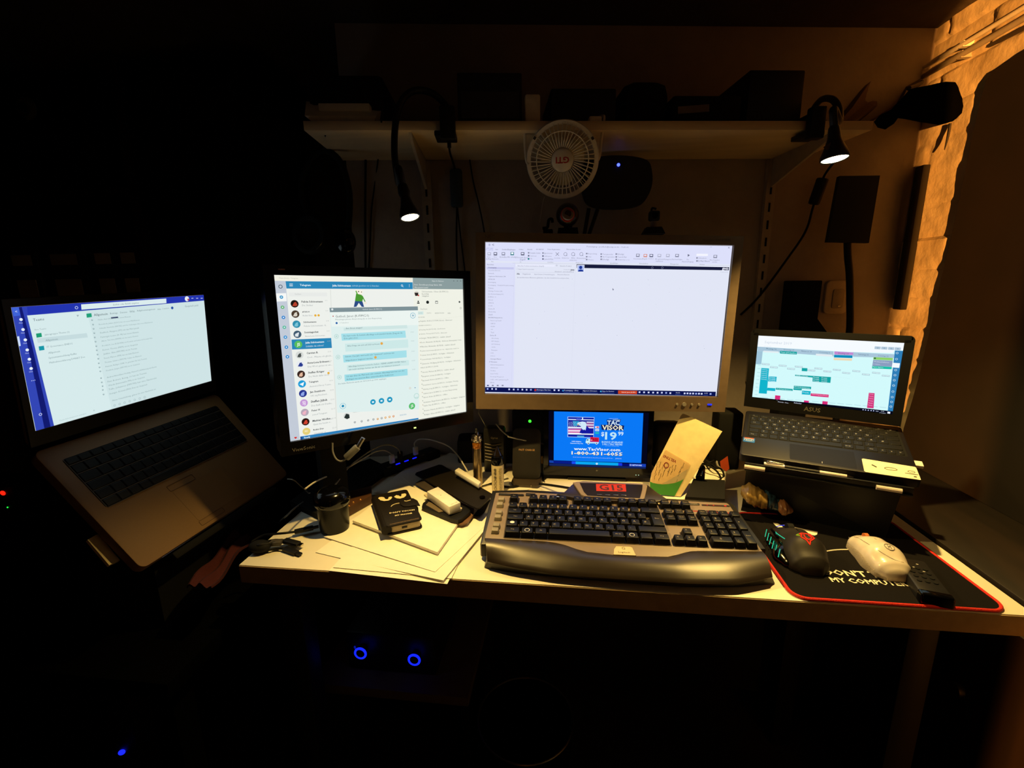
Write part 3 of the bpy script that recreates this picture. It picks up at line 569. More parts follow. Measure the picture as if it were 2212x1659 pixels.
lst = ['FAVORITEN', '    Augustin, Andrea (C17/30R, Extern) - Abwesend', 'ANDERE KONTAKTE 26', '  Duening, Kai (K-FCDOK) - Dim Rockow', '  Gehrke, Thomas (K-FCT-LT1) - Abwesend', '  Görgel, Till (K-FIMC/1) - inaktiv: aktuell', '  Koch, Alexander (K-FILS/4) - Nicht am Arbeitsplatz: 5 min', '  Mitschel, Alexander (K-FIS/4) - inaktiv: aktuell', '  anders-stachermann@telekom.com - abgemeldet, mobil 1m', '  Schulz, Dirk (K-FMST) - Verfügbar - Hildesheim', '  Sonnenburger, Rolf (K-FILS/1) - Verfügbar', '  Zimmerlei, Wolfgang (K-FILS/5) - Verfügbar - Hildesheim', 'WILLIS (K-FIMC/1) (25/34)', '  Arendt, Michael (K-FIMC/1) - inaktiv: aktuell', '  Bergmann, Joshua (K-SEIR-MS) - Verfügbar', '  Buchwald, Robert (K-FIMC/1) - Offline', '  Drumbhard, Carsten (K-FIMC/1) - Verfügbar: Meeting', '  Fahning, Jörg (K-FIMC/1) - Verfügbar - Hildesheim', '  Gutheil, Janet (K-FIMC/1) - in einer Besprechung', '  Hirsch, Robin (K-FIMC/1) - Offline', '  Hohmann, Birgit-Petrina (K-FIMC/1) - Verfügbar - Salzgitter', '  Kahle, Kay (K-FIMC/1) - Offline', '  Kremer, Patrick (K-FIMC/1) - Verfügbar - Salzgitter', '  Rüttger, Klaus (K-FIMC/1) - inaktiv: aktuell']
for i, tx in enumerate(lst):
    y = 482+(1283-482)*i/(len(lst)-1); x = 1322+i*1.6+(14 if tx[0] == ' ' else 0); st_ = tx.strip()
    s.text(st_, x, x+len(st_)*5.9, y, '#747d76', 5, y1=y-len(st_)*.42, hmax=.0046)
    if tx[0] == ' ': s.circ(x-8, y, 3, '#5d6b5f' if i % 3 else '#a5744a', 5, 8)
s.line(1312, 515, 1700, 470, 1.0, '#d9dccf', 4)
b.build('screen', T.o, label='lit screen with chat windows')

# ------------------------------------------------------------------ keys helper
def keycap(mb, x, y, w, d, z0, z1, mt, inset=0.0022, back=0.0012, r=0.0012):
    mb.m(mt)
    bot = rrect(x+.0006, y+.0006, x+w-.0006, y+d-.0006, r, 2)
    top = rrect(x+inset, y+inset+back*0.4, x+w-inset, y+d-inset+back*0.6, r, 2)
    mb.prism(bot, z0, z1, top=top, bev=0.0006, seg=1)

# ------------------------------------------------------------------ silver laptop at the left
ML = POSE['lap']; lx, ly, ln = [Vector(ML.col[i][:3]) for i in range(3)]; lT = Vector(ML.col[3][:3])
HL = lT - lx*(.344/2+.010) - ly*(.097+.033)
hz = Vector((0, 0, 1)); hh = lx.cross(hz).normalized(); aL = math.radians(50)
vL = hh*math.cos(aL) - hz*math.sin(aL); nL = lx.cross(-vL).normalized()
if nL.x < 0: nL = -nL
vL = nL.cross(lx)*-1 if nL.cross(lx).dot(vL) < 0 else nL.cross(lx)
BASE_L = frame_from(lx, -vL, nL, HL)      # x along hinge away from camera, y towards hinge, z out of the deck
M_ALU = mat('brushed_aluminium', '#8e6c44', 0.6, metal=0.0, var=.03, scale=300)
T = Thing('laptop', 'silver laptop at the far left, steeply propped, showing a team chat window', 'laptop', BASE_L)
BI = ML   # lid frame
b = T.w(); b.M = T.I @ ML; b.m(BLACK); w, h = .172, .097; X0, X1, Y0, Y1 = -.182, .182, -.122, .109
for (a0, c0, a1, c1) in ((X0, Y0, X1, -h-.0005), (X0, h+.0005, X1, Y1), (X0, -h-.0005, -w-.0005, h+.0005), (w+.0005, -h-.0005, X1, h+.0005)):
    b.box(((a0+a1)/2, (c0+c1)/2, -.0015), (a1-a0, c1-c0, .004))
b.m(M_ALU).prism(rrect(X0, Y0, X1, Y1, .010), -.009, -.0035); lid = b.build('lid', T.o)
b = T.w(); b.M = T.I @ ML; s = Screen(ML, .344, .194, CORN['lap'], b); s.base('#cfe4e6', 1.0); s.crop(0, 600, 3.687)
s.poly([(88, 235), (1620, 137), (1624, 182), (160, 305)], '#2334ae', 1); s.poly([(88, 235), (215, 228), (222, 300), (430, 1180), (285, 1220)], '#3346b6', 1)
s.poly([(150, 236), (172, 232), (258, 560), (402, 1190), (352, 1200), (240, 640)], '#121a70', 2); s.poly([(215, 300), (690, 270), (890, 1042), (430, 1180)], '#d7ebec', 2)
s.poly([(92, 238), (148, 234), (160, 300), (108, 306)], '#3f63d8', 3); s.text('<', 118, 136, 269, '#dbe6ff', 4)
s.poly([(645, 212), (1322, 166), (1324, 202), (648, 254)], '#dbecee', 3); s.text('Suchen oder Befehl eingeben', 898, 1104, 213, '#6d8088', 4, y1=200)
s.ring(608, 238, 13, 9, '#c8d6f8', 3); s.circ(1487, 168, 17, '#e9eef4', 3); s.circ(1497, 174, 7, '#b84a5a', 4)
for x in (1530, 1568, 1604): s.line(x-8, 164, x+8, 163, 3, '#dfe8ff', 3)
for x, y in ((166, 332), (182, 412), (200, 494), (215, 574), (232, 648), (246, 722)):
    s.circ(x, y, 14, '#e9f2ff', 3); s.text('Chat', x-18, x+14, y+28, '#cfdcff', 3)
s.poly([(134, 468), (150, 464), (163, 540), (148, 546)], '#cfe0ff', 4); s.text('...', 244, 278, 806, '#cfdcff', 3); s.ring(320, 1088, 13, 9, '#dfe8ff', 3)
s.text('Teams', 262, 350, 335, '#43555c', y1=328); s.poly([(608, 296), (628, 295), (618, 312)], '#9fb4b8', 3); s.text('Ihre Teams', 274, 366, 412, '#8fa4a8', y1=405)
s.poly([(285, 444), (328, 438), (333, 470), (290, 477)], '#1f9c74', 3); s.poly([(306, 546), (348, 540), (353, 574), (311, 580)], '#1798a8', 3)
s.poly([(290, 482), (690, 440), (698, 474), (300, 518)], '#c6dcdf', 3)
for tx, a, c, y, y1 in (('Jahrsgruppe Thema (1)', 352, 552, 450, 432), ('Allgemein', 360, 458, 496, 488), ('IT Governance ENEOS', 370, 576, 548, 524), ('Allgemein', 382, 476, 595, 586), ('Systemanmeldung Kafka', 384, 608, 634, 606), ('Maßnahmenklärung DMART Due', 390, 676, 672, 632)): s.text(tx, a, c, y, '#7f969b', 4, y1=y1)
s.poly([(686, 286), (726, 281), (731, 312), (690, 318)], '#22a07a', 3); s.text('Allgemein', 746, 856, 294, '#3f5158', 3, y1=287)
for tx, a, c, y in (('Beiträge', 876, 938, 284), ('Dateien', 956, 1012, 277), ('Wiki', 1030, 1072, 270), ('Aufgabenmanagement', 1088, 1236, 262), ('Wiki', 1252, 1280, 252), ('2 weitere', 1292, 1346, 246)): s.text(tx, a, c, y, '#6f868c')
s.rect(882, 314, 940, 320, '#3a4468', 3); s.circ(1370, 240, 10, '#2c58a8', 3); s.text('Gespräch jetzt', 1470, 1578, 226, '#7b9096', 3, y1=219)
l2 = [('Hanke Axel (FIS/S) hat ein neues Element', 778, 1040, 332, 310), ('Roesebeck, Juliane (K-DC) hat ein neuen Mail-Element', 786, 1112, 368, 338), ('Schmidt, Henriette (FIM MIS) sind Sie Ordnungen über neue Mailelement', 790, 1214, 402, 353), ('Kaufitsch, Margaret (FIT) mit das Mitel geteilt', 796, 1106, 436, 400), ('Pumnugel, Louise (A. MI) hat neuen Hinweis', 800, 1104, 470, 434), ('Albert, Timothea (FIM/MI) mit das letztes Element', 806, 1100, 504, 462), ('Roediitsch, Lea (K/SE-WAI) mit Freunde und letzes im Kontakt War', 812, 1214, 540, 480), ('Kerner, Thomas (MI/M) ein im Gespräch', 816, 1096, 572, 532), ('Junkler, Alex (FIM MIS) ist im Termin', 822, 1090, 606, 562), ('Freud, Marion (FIM) hat ein letzt Element', 828, 1104, 640, 592), ('Thomas, Sehm-e (FIM MI) Online im Element', 832, 1126, 676, 618), ('Henrich, Rüdiger (VAR 10, geändert für letz Termin)', 838, 1168, 708, 642), ('Friedrich, Jürgen (FIM HIS) ist im Gespräch', 844, 1112, 740, 684), ('Andrea Hinterklaus Hedwig, Häuserf Loft/Wartung mit Kunde', 850, 1246, 794, 706), ('Finn Robert, Ronig, 10 hat im Termin', 856, 1166, 828, 756), ('Wanda (Immenwähle FIM) ist im Gespräch', 862, 1152, 858, 790), ('Talle, Johannes (FIM MS) hat eine Nachricht', 864, 1246, 888, 798), ('Steinger, Konrad (MSS) Frau im Gespräch', 870, 1172, 924, 848), ('Neue Unterhaltung, geben Sie eine Nachricht an', 894, 1240, 974, 888)]
for tx, a, c, y, y1 in l2:
    s.text(tx, a, c, y, '#86a0a3', 3, y1=y1, hmax=.0042)
    if y < 940: s.circ(a-46, y+4, 7, '#8ba3a8', 3, 8); s.circ(a-46, y+2, 3, '#d7ebec', 4, 6)
for k in range(7): s.ring(912+k*40, 1016-k*11, 9, 6, '#9fb6ba', 3, 10)
s.text('Team-Informationen anzeigen', 470, 686, 1134, '#a9bfc2', 3, y1=1082); s.circ(748, 1056, 6, '#a9bfc2')
b.build('screen', lid, label='lit screen with a team chat window')
LW, LD = .364, .25
b = T.l(); b.m(M_ALU)
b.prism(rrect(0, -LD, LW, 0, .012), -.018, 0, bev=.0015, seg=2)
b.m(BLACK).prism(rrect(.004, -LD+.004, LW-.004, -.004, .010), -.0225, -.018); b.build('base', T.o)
b = T.l(); b.m(BLACK).prism(rrect(.024, -.133, .340, -.028, .005), -.001, .0002); b.build('keyboard_well', T.o)
KB2 = mat('laptop_key', '#0b0b0d', .55); LINE = mat('key_gap_light', '#6f665c', .6)
rows_ = [(.0, .012), (.0145, .0165), (.033, .0165), (.0515, .0165), (.070, .0165), (.0885, .0150)]
wid = [[1]*16, [1]*13+[2, 1], [1.5]+[1]*12+[1.5, 1], [1.8]+[1]*11+[2.2, 1], [1.3]+[1]*11+[2.7, 1], [1.2, 1, 1, 1, 5.6, 1, 1, 1.2, 1, 1, 1]]
for (yy, dd), ws in zip(rows_, wid):
    tot = sum(ws); x = .026; k = .312/tot
    for wv in ws:
        b = T.l(); keycap(b, x+.0002, -.029-yy-dd, wv*k-.0011, dd, .0002, .0016, KB2, inset=.0009, back=0); b.build('key', T.o); x += wv*k
b = T.l(); b.m(LINE)
for yy, dd in rows_[1:]: b.box((.182, -.029-yy+.0011, .0006), (.312, .0009, .0008))
b.box((.0252, -.080, .0006), (.0008, .102, .0008)); b.box((.182, -.1335, .0006), (.312, .0009, .0008)); b.build('key_frame', T.o)
b = T.l(); b.m(M_ALU); b.prism(rrect(.125, -.232, .235, -.160, .003), -.0004, .0003)
b.m(mat('dark_line', '#2a1c12', .6))
for (x0, y0, x1, y1) in ((.123, -.158, .178, -.146), (.123, -.243, .178, -.233)):
    P0 = rrect(x0, y0, x1, y1, .002, 3); b.tube([(p[0], p[1], .0003) for p in P0], .0003, n=4, sub=1, closed=True)
b.build('touchpad', T.o)
b = T.l(); b.m(CHROME).box((.19, -LD-.0005, -.010), (.30, .0012, .0025)); b.build('front_edge_strip', T.o)
# wedge stand below it
T = Thing('laptop_stand', 'black wedge stand under the silver laptop on the side table', 'stand', BASE_L)
A = [T.M @ Vector(p) for p in ((.04, -.235, -.0235), (.32, -.235, -.0235), (.32, -.02, -.0235), (.04, -.02, -.0235))]
b = T.w(); b.m(BLACKM); b.hexa(A, [Vector((p.x, p.y, max(.616, min(p.z-.008, .616)))) for p in A]); b.build('wedge', T.o)
b = T.l(); b.m(BLACKM).box((.18, -.2615, -.012), (.26, .014, .026), bev=.003); b.build('front_lip', T.o)
# paper note sticking out from under it, small strip and red bag
def sheet(mb, c, L=.0004, n=6, lift=None):
    """curved sheet through four world corners (order: around)"""
    A, B, C_, D = [Vector(p) for p in c]; t = bmesh.new(); V = []
    for i in range(n+1):
        r_ = []
        for j in range(n+1):
            u, v = i/n, j/n; p = A*(1-u)*(1-v)+B*u*(1-v)+C_*u*v+D*(1-u)*v
            if lift: p = p+Vector((0, 0, lift(u, v)))
            r_.append(p)
        V.append(r_)
    tp = [[t.verts.new(p+Vector((0, 0, L))) for p in r_] for r_ in V]; bt = [[t.verts.new(p) for p in r_] for r_ in V]
    for i in range(n):
        for j in range(n):
            t.faces.new((tp[i][j], tp[i+1][j], tp[i+1][j+1], tp[i][j+1])); t.faces.new((bt[i][j], bt[i][j+1], bt[i+1][j+1], bt[i+1][j]))
    ed = [(i, 0) for i in range(n)]+[(n, j) for j in range(n)]+[(i, n) for i in range(n, 0, -1)]+[(0, j) for j in range(n, 0, -1)]
    for k in range(len(ed)):
        (i, j), (p, q) = ed[k], ed[(k+1) % len(ed)]; t.faces.new((bt[i][j], bt[p][q], tp[p][q], tp[i][j]))
    bmesh.ops.recalc_face_normals(t, faces=t.faces); mb.add(t)
P0 = T.M @ Vector((.1, -.2, -.030))
b = MB(); b.m(mat('cream_card', '#f4e2b6', .8)); PN = HL + vL*.17 - nL*.028; q = [pp(x, y, PN, nL) for x, y in ((189, 1166), (212, 1153), (259, 1210), (236, 1221))]
b.hexa(q, [p-nL*.006 for p in q]); single(b, 'note_pad', 'small cream note pad poking out beside the silver laptop', 'note pad')
b = MB(); b.m(mat('grey_tag', '#5f4b42', .8)); q = [pz(x, y, .616) for x, y in ((331, 1248), (366, 1223), (374, 1229), (340, 1253))]
b.hexa([p+Vector((0, 0, .002)) for p in q], [p+Vector((0, 0, .0001)) for p in q]); single(b, 'paper_strip', 'short grey paper strip lying in front of the silver laptop', 'paper')
b = MB(); b.m(mat('red_cloth', '#40060b', .9, bump=.5, scale=200))
def lf(u, v): return .006*math.sin(9*u+3*v)+.004*math.sin(14*v)
sheet(b, [pz(x, y, .70) for x, y in ((404, 1272), (505, 1150), (556, 1158), (458, 1276))], .004, 14, lf)
single(b, 'red_scarf', 'crumpled dark red scarf lying between the side table and the desk', 'scarf')

# ------------------------------------------------------------------ small black laptop on its stand, right
MA = POSE['asus']; BA = POSE['asusbase']
T = Thing('laptop', 'small black laptop on a raised stand at the right showing a week calendar', 'laptop', BA)
BW, BD = .286/2, .193/2
M_NAVY = mat('dark_navy_plastic', '#0f0e17', .5, spec=.35, var=.12, scale=25)
b = T.l(); b.m(M_NAVY).prism(rrect(-BW, -BD, BW, BD, .008), -.016, 0, bev=.002); b.build('base', T.o)
b = T.w(); b.M = T.I @ MA; b.m(BLACK); w, h = .128, .072; X0, X1, Y0, Y1 = -.144, .144, -.096, .086
for (a0, c0, a1, c1) in ((X0, Y0, X1, -h-.0005), (-.138, h+.0005, .138, Y1), (X0, -h-.0005, -w-.0005, Y1-.008), (w+.0005, -h-.0005, X1, Y1-.008)):
    b.box(((a0+a1)/2, (c0+c1)/2, -.0012), (a1-a0, c1-c0, .003))
b.prism(rrect(X0, Y0, X1, Y1, .009), -.009, -.0022); lid = b.build('lid', T.o)
b = T.w(); b.M = T.I @ MA; b.m(mat('silver_logo', '#8a8578', .3, metal=.6)); b.text('ASUS', TR(-.008, -.0835, .0006), width=.031, bold=True); b.build('badge', lid)
b = T.w(); b.M = T.I @ MA; s = Screen(MA, .256, .144, CORN['asus'], b); s.base('#d3fafc', 1.0); s.crop(1560, 680, 4.148)
s.poly([(326, 186), (1630, 256), (1620, 322), (1540, 320), (1530, 345), (1180, 335), (318, 284)], '#f6fbff', 1)
s.text('September 2019', 382, 626, 246, '#c3cfe2', 2, y1=254); s.text('Woche 49', 376, 440, 278, '#dde6f2', 2)
s.poly([(318, 284), (1000, 328), (1000, 372), (316, 322)], '#a9c6da', 2); s.poly([(1172, 336), (1545, 356), (1543, 388), (1172, 376)], '#a9c6da', 2); s.poly([(1006, 328), (1176, 338), (1174, 362), (1006, 356)], '#c48ad0', 3)
s.poly([(306, 322), (364, 326), (350, 440), (300, 440)], '#9fc4d8', 2)
for tx, x, y in (('Montag 16', 442, 302), ('Dienstag 17', 600, 312), ('Mittwoch 18', 757, 326), ('Donnerstag 19', 922, 336), ('Freitag 20', 1090, 346), ('Samstag 21', 1265, 355), ('Sonntag 22', 1444, 368)): s.text(tx, x-46, x+46, y, '#4c6c86', 4, y1=y+4)
TE, CY_, MG, LG2 = '#10a4a4', '#12b4cc', '#d82a78', '#bfd9e2'
s.poly([(520, 322), (672, 331), (670, 355), (519, 346)], TE, 3); s.text('Team all Fokus/frei', 528, 662, 336, '#d8fbfb', 4, y1=342)
s.poly([(1004, 358), (1170, 364), (1168, 388), (1003, 382)], '#0f8cbc', 3); s.poly([(1002, 386), (1166, 392), (1164, 412), (1001, 405)], '#f0d9b4', 3)
s.poly([(370, 320), (508, 328), (506, 342), (369, 334)], '#e3eef3', 3); s.poly([(842, 348), (990, 358), (988, 376), (841, 366)], '#e3eef3', 3)
s.poly([(1356, 380), (1530, 388), (1528, 410), (1354, 402)], '#8fd268', 3); s.poly([(1354, 404), (1528, 412), (1522, 466), (1346, 458)], '#8b9ec0', 3); s.poly([(1346, 458), (1522, 467), (1518, 488), (1344, 480)], '#17bfa8', 3)
s.rect(1362, 383, 1376, 397, '#2a5c48', 4); s.text('Weihnachtsferien', 1360, 1496, 420, '#e3ebf7', 4, y1=426); s.text('4. Advent', 1356, 1416, 440, '#e3ebf7', 4); s.text('Papier abgeben', 1352, 1444, 467, '#dffaf4', 4, y1=472)
s.poly([(1546, 322), (1618, 326), (1536, 890), (1486, 884)], '#2f7fb8', 3); s.rect(1526, 430, 1586, 476, '#f4faff', 4)
for k, y in enumerate((345, 398, 495, 540, 585, 632, 686, 735, 778, 820)): s.ring(1566-k*5.5, y, 12, 8, '#cfe9f6', 4, 12)
for x in (1393, 1452, 1513, 1572): s.rect(x-26, 285+(x-1393)*.05, x+24, 312+(x-1393)*.05, '#b2c8da', 3); s.ring(x, 299+(x-1393)*.05, 7, 4, '#6d8ba8', 4, 8)
for i in range(9): s.text('%02d:00' % (8+i), 322-i*4, 346-i*4, 446+i*33, '#6a9ab0', 4)
s.poly([(350, 474), (420, 478), (398, 705), (326, 700)], CY_, 3); s.poly([(416, 548), (489, 552), (484, 598), (410, 594)], CY_, 3)
for k in range(6): s.text('Lieferung', 356-k*2, 408-k*2, 486+k*17, '#dff9ff', 4)
for k in range(3): s.text('Projekt', 422, 478, 556+k*15, '#dff9ff', 4)
s.poly([(716, 474), (766, 477), (763, 505), (714, 502)], TE, 3); s.poly([(655, 534), (978, 556), (972, 608), (811, 596), (813, 560), (654, 545)], TE, 3)
s.text('HOME  2 Stunden', 664, 770, 541, '#d8fbfb', 4, y1=548)
for k in range(3): s.text('Projekt', 820, 872, 556+k*16, '#dff9ff', 4); s.text('Projekt', 894, 944, 561+k*16, '#dff9ff', 4)
s.poly([(644, 632), (800, 643), (798, 664), (642, 652)], TE, 3); s.poly([(640, 654), (716, 659), (714, 675), (639, 670)], TE, 3); s.poly([(404, 650), (478, 655), (474, 681), (400, 676)], CY_, 3); s.poly([(482, 650), (634, 662), (632, 680), (480, 668)], TE, 3)
s.text('MOVE Abteilungsrunde', 650, 788, 642, '#d8fbfb', 4, y1=652); s.text('MOVE Team Abstimmung', 490, 624, 661, '#d8fbfb', 4, y1=671); s.poly([(718, 676), (796, 681), (792, 715), (714, 710)], CY_, 3); s.text('Projekt', 724, 780, 690, '#dff9ff', 4)
s.poly([(796, 700), (958, 713), (956, 738), (794, 724)], MG, 3); s.text('Geburtstag Jana-Moritz', 804, 950, 710, '#ffd7e8', 4, y1=720)
s.poly([(474, 718), (522, 722), (518, 760), (471, 756)], MG, 3); s.poly([(736, 764), (780, 768), (776, 792), (732, 788)], MG, 3); s.poly([(902, 770), (950, 775), (946, 802), (899, 798)], MG, 3); s.poly([(1318, 696), (1370, 700), (1362, 836), (1302, 832)], '#d23a80', 3)
for k in range(6): s.text('Termin', 1322-k*2, 1362-k*2, 706+k*20, '#ffd7e8', 4)
for x, y in ((390, 440), (464, 468), (543, 454), (618, 482), (688, 464), (800, 496), (864, 480), (944, 506), (1030, 492), (1113, 520), (1204, 504), (1290, 534), (1381, 520), (1468, 546)):
    s.rect(x-34, y-10, x+34, y+10, '#9dbccb', 3); s.rect(x-31, y-7, x+31, y+7, '#dff6fa', 4); s.text('K-FIMC 06', x-28, x+26, y, '#7fa5b8', 5)
for k in range(15): x = 380+k*76; s.rect(x-28, 732+k*6.4, x+30, 742+k*6.4, '#a9d0dc', 2)
for k in range(5): s.line(1000+0*k, 552, 1150, 572, 1, LG2, 2)
s.poly([(264, 732), (1540, 862), (1530, 890), (262, 758)], '#05071a', 5)
for i, x in enumerate((288, 326, 369, 411, 452)): s.rect(x-9, 742+i*5, x+9, 757+i*5, '#e4ecff' if i != 3 else '#3c8cff', 6)
s.poly([(478, 764), (758, 796), (756, 812), (476, 790)], '#0a0e30', 6); s.text('Kalender - Frau...', 500, 600, 776, '#dfe8ff', 7, y1=787); s.text('Kalender', 645, 714, 786, '#dfe8ff', 7, y1=791); s.rect(482, 760, 498, 776, '#e8eeff', 7); s.rect(626, 778, 641, 792, '#e8eeff', 7)
for x in (1268, 1290, 1314, 1340, 1362): s.circ(x, 848+(x-1268)*.1, 6, '#cfd8ff', 6, 8)
s.text('DEU', 1382, 1406, 860, '#dfe6ff', 6); s.text('06:52', 1428, 1458, 860, '#dfe6ff', 6); s.text('19.12.2019', 1416, 1474, 874, '#dfe6ff', 6); s.rect(1488, 864, 1510, 884, '#eef2ff', 6)
b.build('screen', lid, label='lit screen with a week calendar')
KB3 = mat('chiclet_key', '#0a0a0b', .55, spec=.3); LEG = mat('key_legend', '#a8a8ac', .6)
def kc(mb, txt, x, y, z, sz):
    mb.m(LEG); mb.text(txt, TR(x, y, z), size=sz)
def brow(Tt, y, d, lst, x0, unit, gap, z0, z1, mt, sz, name='key', inset=.0008):
    x = x0
    for tx, wv in lst:
        b = Tt.l(); keycap(b, x+gap/2, y+gap/2, wv*unit-gap, d-gap, z0, z1, mt, inset=inset, back=0)
        if tx: kc(b, tx, x+wv*unit*.42, y+d*.52, z1+.00015, sz*(.6 if len(tx) > 1 else 1))
        b.build(name, Tt.o); x += wv*unit
u_ = .266/14.6
Y0_ = .078
b = T.l(); b.m(BLACKM).prism(rrect(-.1355, -.022, .1355, .080, .003), -.001, .0001); b.build('keyboard_well', T.o)
brow(T, Y0_-.011, .011, [(t_, 14.6/14) for t_ in ['Esc', 'F1', 'F2', 'F3', 'F4', 'F5', 'F6', 'F7', 'F8', 'F9', 'F10', 'F11', 'F12', 'Entf']], -.133, u_, .0022, .0001, .0014, KB3, .0034)
brow(T, Y0_-.0285, .0175, [('^', .8)]+[(c, 1) for c in '1234567890ß´']+[('<-', 1.8)], -.133, u_, .0022, .0001, .0014, KB3, .006)
brow(T, Y0_-.046, .0175, [('Tab', 1.3)]+[(c, 1) for c in 'QWERTZUIOPÜ+']+[('', 1.3)], -.133, u_, .0022, .0001, .0014, KB3, .006)
brow(T, Y0_-.0635, .0175, [('', 1.55)]+[(c, 1) for c in 'ASDFGHJKLÖÄ#']+[('', 1.05)], -.133, u_, .0022, .0001, .0014, KB3, .006)
brow(T, Y0_-.081, .0175, [('', 1.2)]+[(c, 1) for c in '<YXCVBNM,.-']+[('', 2.4)], -.133, u_, .0022, .0001, .0014, KB3, .006)
brow(T, Y0_-.0985, .0175, [('Strg', 1.15), ('Fn', 1), ('', 1), ('Alt', 1), ('', 5.15), ('Alt Gr', 1), ('', 1), ('Strg', 1.1), ('<', .75), ('v', .75), ('>', .7)], -.133, u_, .0022, .0001, .0014, KB3, .006)
b = T.l(); b.m(mat('touchpad_navy', '#0d0c15', .55, spec=.2)).prism(rrect(-.055, -.088, .052, -.030, .003), -.0005, .0002); b.m(WHITEP).box((-.002, -.084, .0004), (.0006, .006, .0003)); b.build('touchpad', T.o)
b = T.l(); b.m(mat('blue_sticker', '#1d5fb4', .4)).prism(rrect(-.140, -.046, -.118, -.028, .002), .0001, .0004); b.m(mat('orange_sticker', '#c0582a', .4)).box((-.129, -.0300, .0005), (.018, .003, .0003))
b.m(mat('sticker_white', '#e9eef4', .4)).text('intel', TR(-.129, -.037, .0006), width=.011); b.tube([(-.129+.009*math.cos(a), -.037+.0045*math.sin(a), .0006) for a in [2*math.pi*k/16 for k in range(16)]], .0004, n=4, sub=1, closed=True)
b.build('sticker', T.o, label='blue chip sticker')
b = T.l(); b.m(mat('cream_label', '#e9dfc2', .7)); q = [T.loc(pp(x, y, Vector(BA.col[3][:3]), Vector(BA.col[2][:3]))) for x, y in ((1861.5, 992), (1864, 991), (1976, 1009), (1979, 1011), (1989.5, 1037), (1987, 1038.5), (1870, 1020), (1867, 1018))]
def inb(p): return (max(-BW+.001, min(BW-.001, p.x)), max(-BD+.001, min(BD-.0005, p.y)))
b.prism([inb(p) for p in q][::-1], .0001, .0005); o_ = q[0]
cx_ = sum(p.x for p in q)/8; cy_ = sum(p.y for p in q)/8
b.m(mat('label_ink', '#3a3430', .7)); b.tube([(cx_-.026+k*.002, cy_+.006-k*.002, .0008) for k in range(4)], .0012, n=4, sub=2)
b.tube([(cx_+.001+.009*math.cos(a), cy_+.001+.004*math.sin(a), .0007) for a in [2*math.pi*k/18 for k in range(18)]], .0006, n=4, sub=1, closed=True)
b.tube([(cx_+.030+.005*math.cos(a), cy_+.001+.003*math.sin(a), .0007) for a in [2*math.pi*k/14 for k in range(14)]], .0005, n=4, sub=1, closed=True); b.box((cx_+.029, cy_-.006, .0007), (.018, .0015, .0004)); b.box((cx_+.033, cy_-.0135, .0007), (.004, .003, .0004))
b.build('info_label', T.o, label='cream info label with three pictograms')
# usb receiver
b = T.l(); b.m(WHITEP).box((BW+.006, -BD+.062-.0, -.006), (.013, .017, .006), bev=.001); b.build('usb_receiver', T.o, label='white usb receiver')
# stand
T = Thing('laptop_stand', 'black metal stand holding the small black laptop above the mouse mat', 'stand', Matrix.Translation(pz(1770, 1120, DZ)))
def ba(x, y, z): return BA @ Vector((x, y, z))
b = T.w(); b.m(BLACK).M = T.I @ BA; b.box((0, .0, -.0215), (.262, .235, .004), bev=.001); b.build('top_plate', T.o)
b = T.w(); b.M = T.I @ BA; b.m(BLACK).box((0, -.1115, -.0155), (.262, .004, .016), bev=.001); b.build('front_lip', T.o)
for x, c0 in ((-.1135, '#c9b8b0'), (.0965, '#8a7768')):
    b = T.w(); b.M = T.I @ BA; b.m(mat('grey_rubber_bar', '#cdc2ba', .6)).tube([(x-.018+(.0 if x < 0 else 0), -.1175, -.014), (x+.018, -.1175, -.014)], .0042, n=10, sub=1); b.build('rubber_bar', T.o)
pl, pr_ = pz(1602, 1098, DZ), pz(1912, 1166, DZ); tl, tr = ba(-.128, -.105, -.024), ba(.118, -.105, -.024)
pl = Vector((pl.x, pl.y, DZ+.004)); pr_ = Vector((pr_.x, pr_.y, DZ+.004)); nv = (pr_-pl).cross(Vector((0, 0, 1))).normalized(); nv = -nv if nv.y < 0 else nv
b = T.w(); b.m(BLACK).hexa([pl, pr_, tr, tl], [p+nv*.006 for p in (pl, pr_, tr, tl)]); b.build('front_panel', T.o)
b = T.w(); b.m(BLACKM); dv = (pr_-pl).normalized(); f0 = pl-nv*.012
b.hexa([f0+Vector((0, 0, -.0038)), pr_-nv*.012+Vector((0, 0, -.0038)), pr_+nv*.17+Vector((0, 0, -.0038)), pl+nv*.17+Vector((0, 0, -.0038))], [p+Vector((0, 0, 0)) for p in (f0, pr_-nv*.012, pr_+nv*.17, pl+nv*.17)]); b.build('base_plate', T.o)
b = T.w(); b.m(BLACKM); bk0, bk1 = pl+nv*.16, pr_+nv*.16; t0, t1 = ba(-.1, .10, -.024), ba(.1, .10, -.024)
b.hexa([bk0, bk1, t1, t0], [p+nv*.006 for p in (bk0, bk1, t1, t0)]); b.build('rear_panel', T.o)
# pen lying in the tray of the stand
T = Thing('pen', 'chrome and black ballpoint pen lying along the front edge of the laptop stand', 'pen', BA @ TR(-.02, -.1045, -.0095))
def PL(x0, x1, r0, r1, mt, nm):
    b = T.l(); b.m(mt).cyl((x0, 0, 0), (x1, 0, 0), r0, r1, n=16); return b.build(nm, T.o)
PENW = mat('bright_pen_metal', '#e6dcd6', .25, metal=.3)
PL(-.078, -.043, .0042, .0045, PENW, 'cap'); PL(-.043, .014, .0043, .0040, BLACK, 'grip'); PL(.014, .056, .0040, .0036, PENW, 'barrel'); PL(.056, .066, .0033, .0012, CHROME, 'tip')
b = T.l(); b.m(CHROME).tube([(-.074, 0, .005), (-.070, 0, .0075), (-.055, 0, .0065), (-.045, 0, .0055)], .0012, n=8); b.build('clip', T.o)

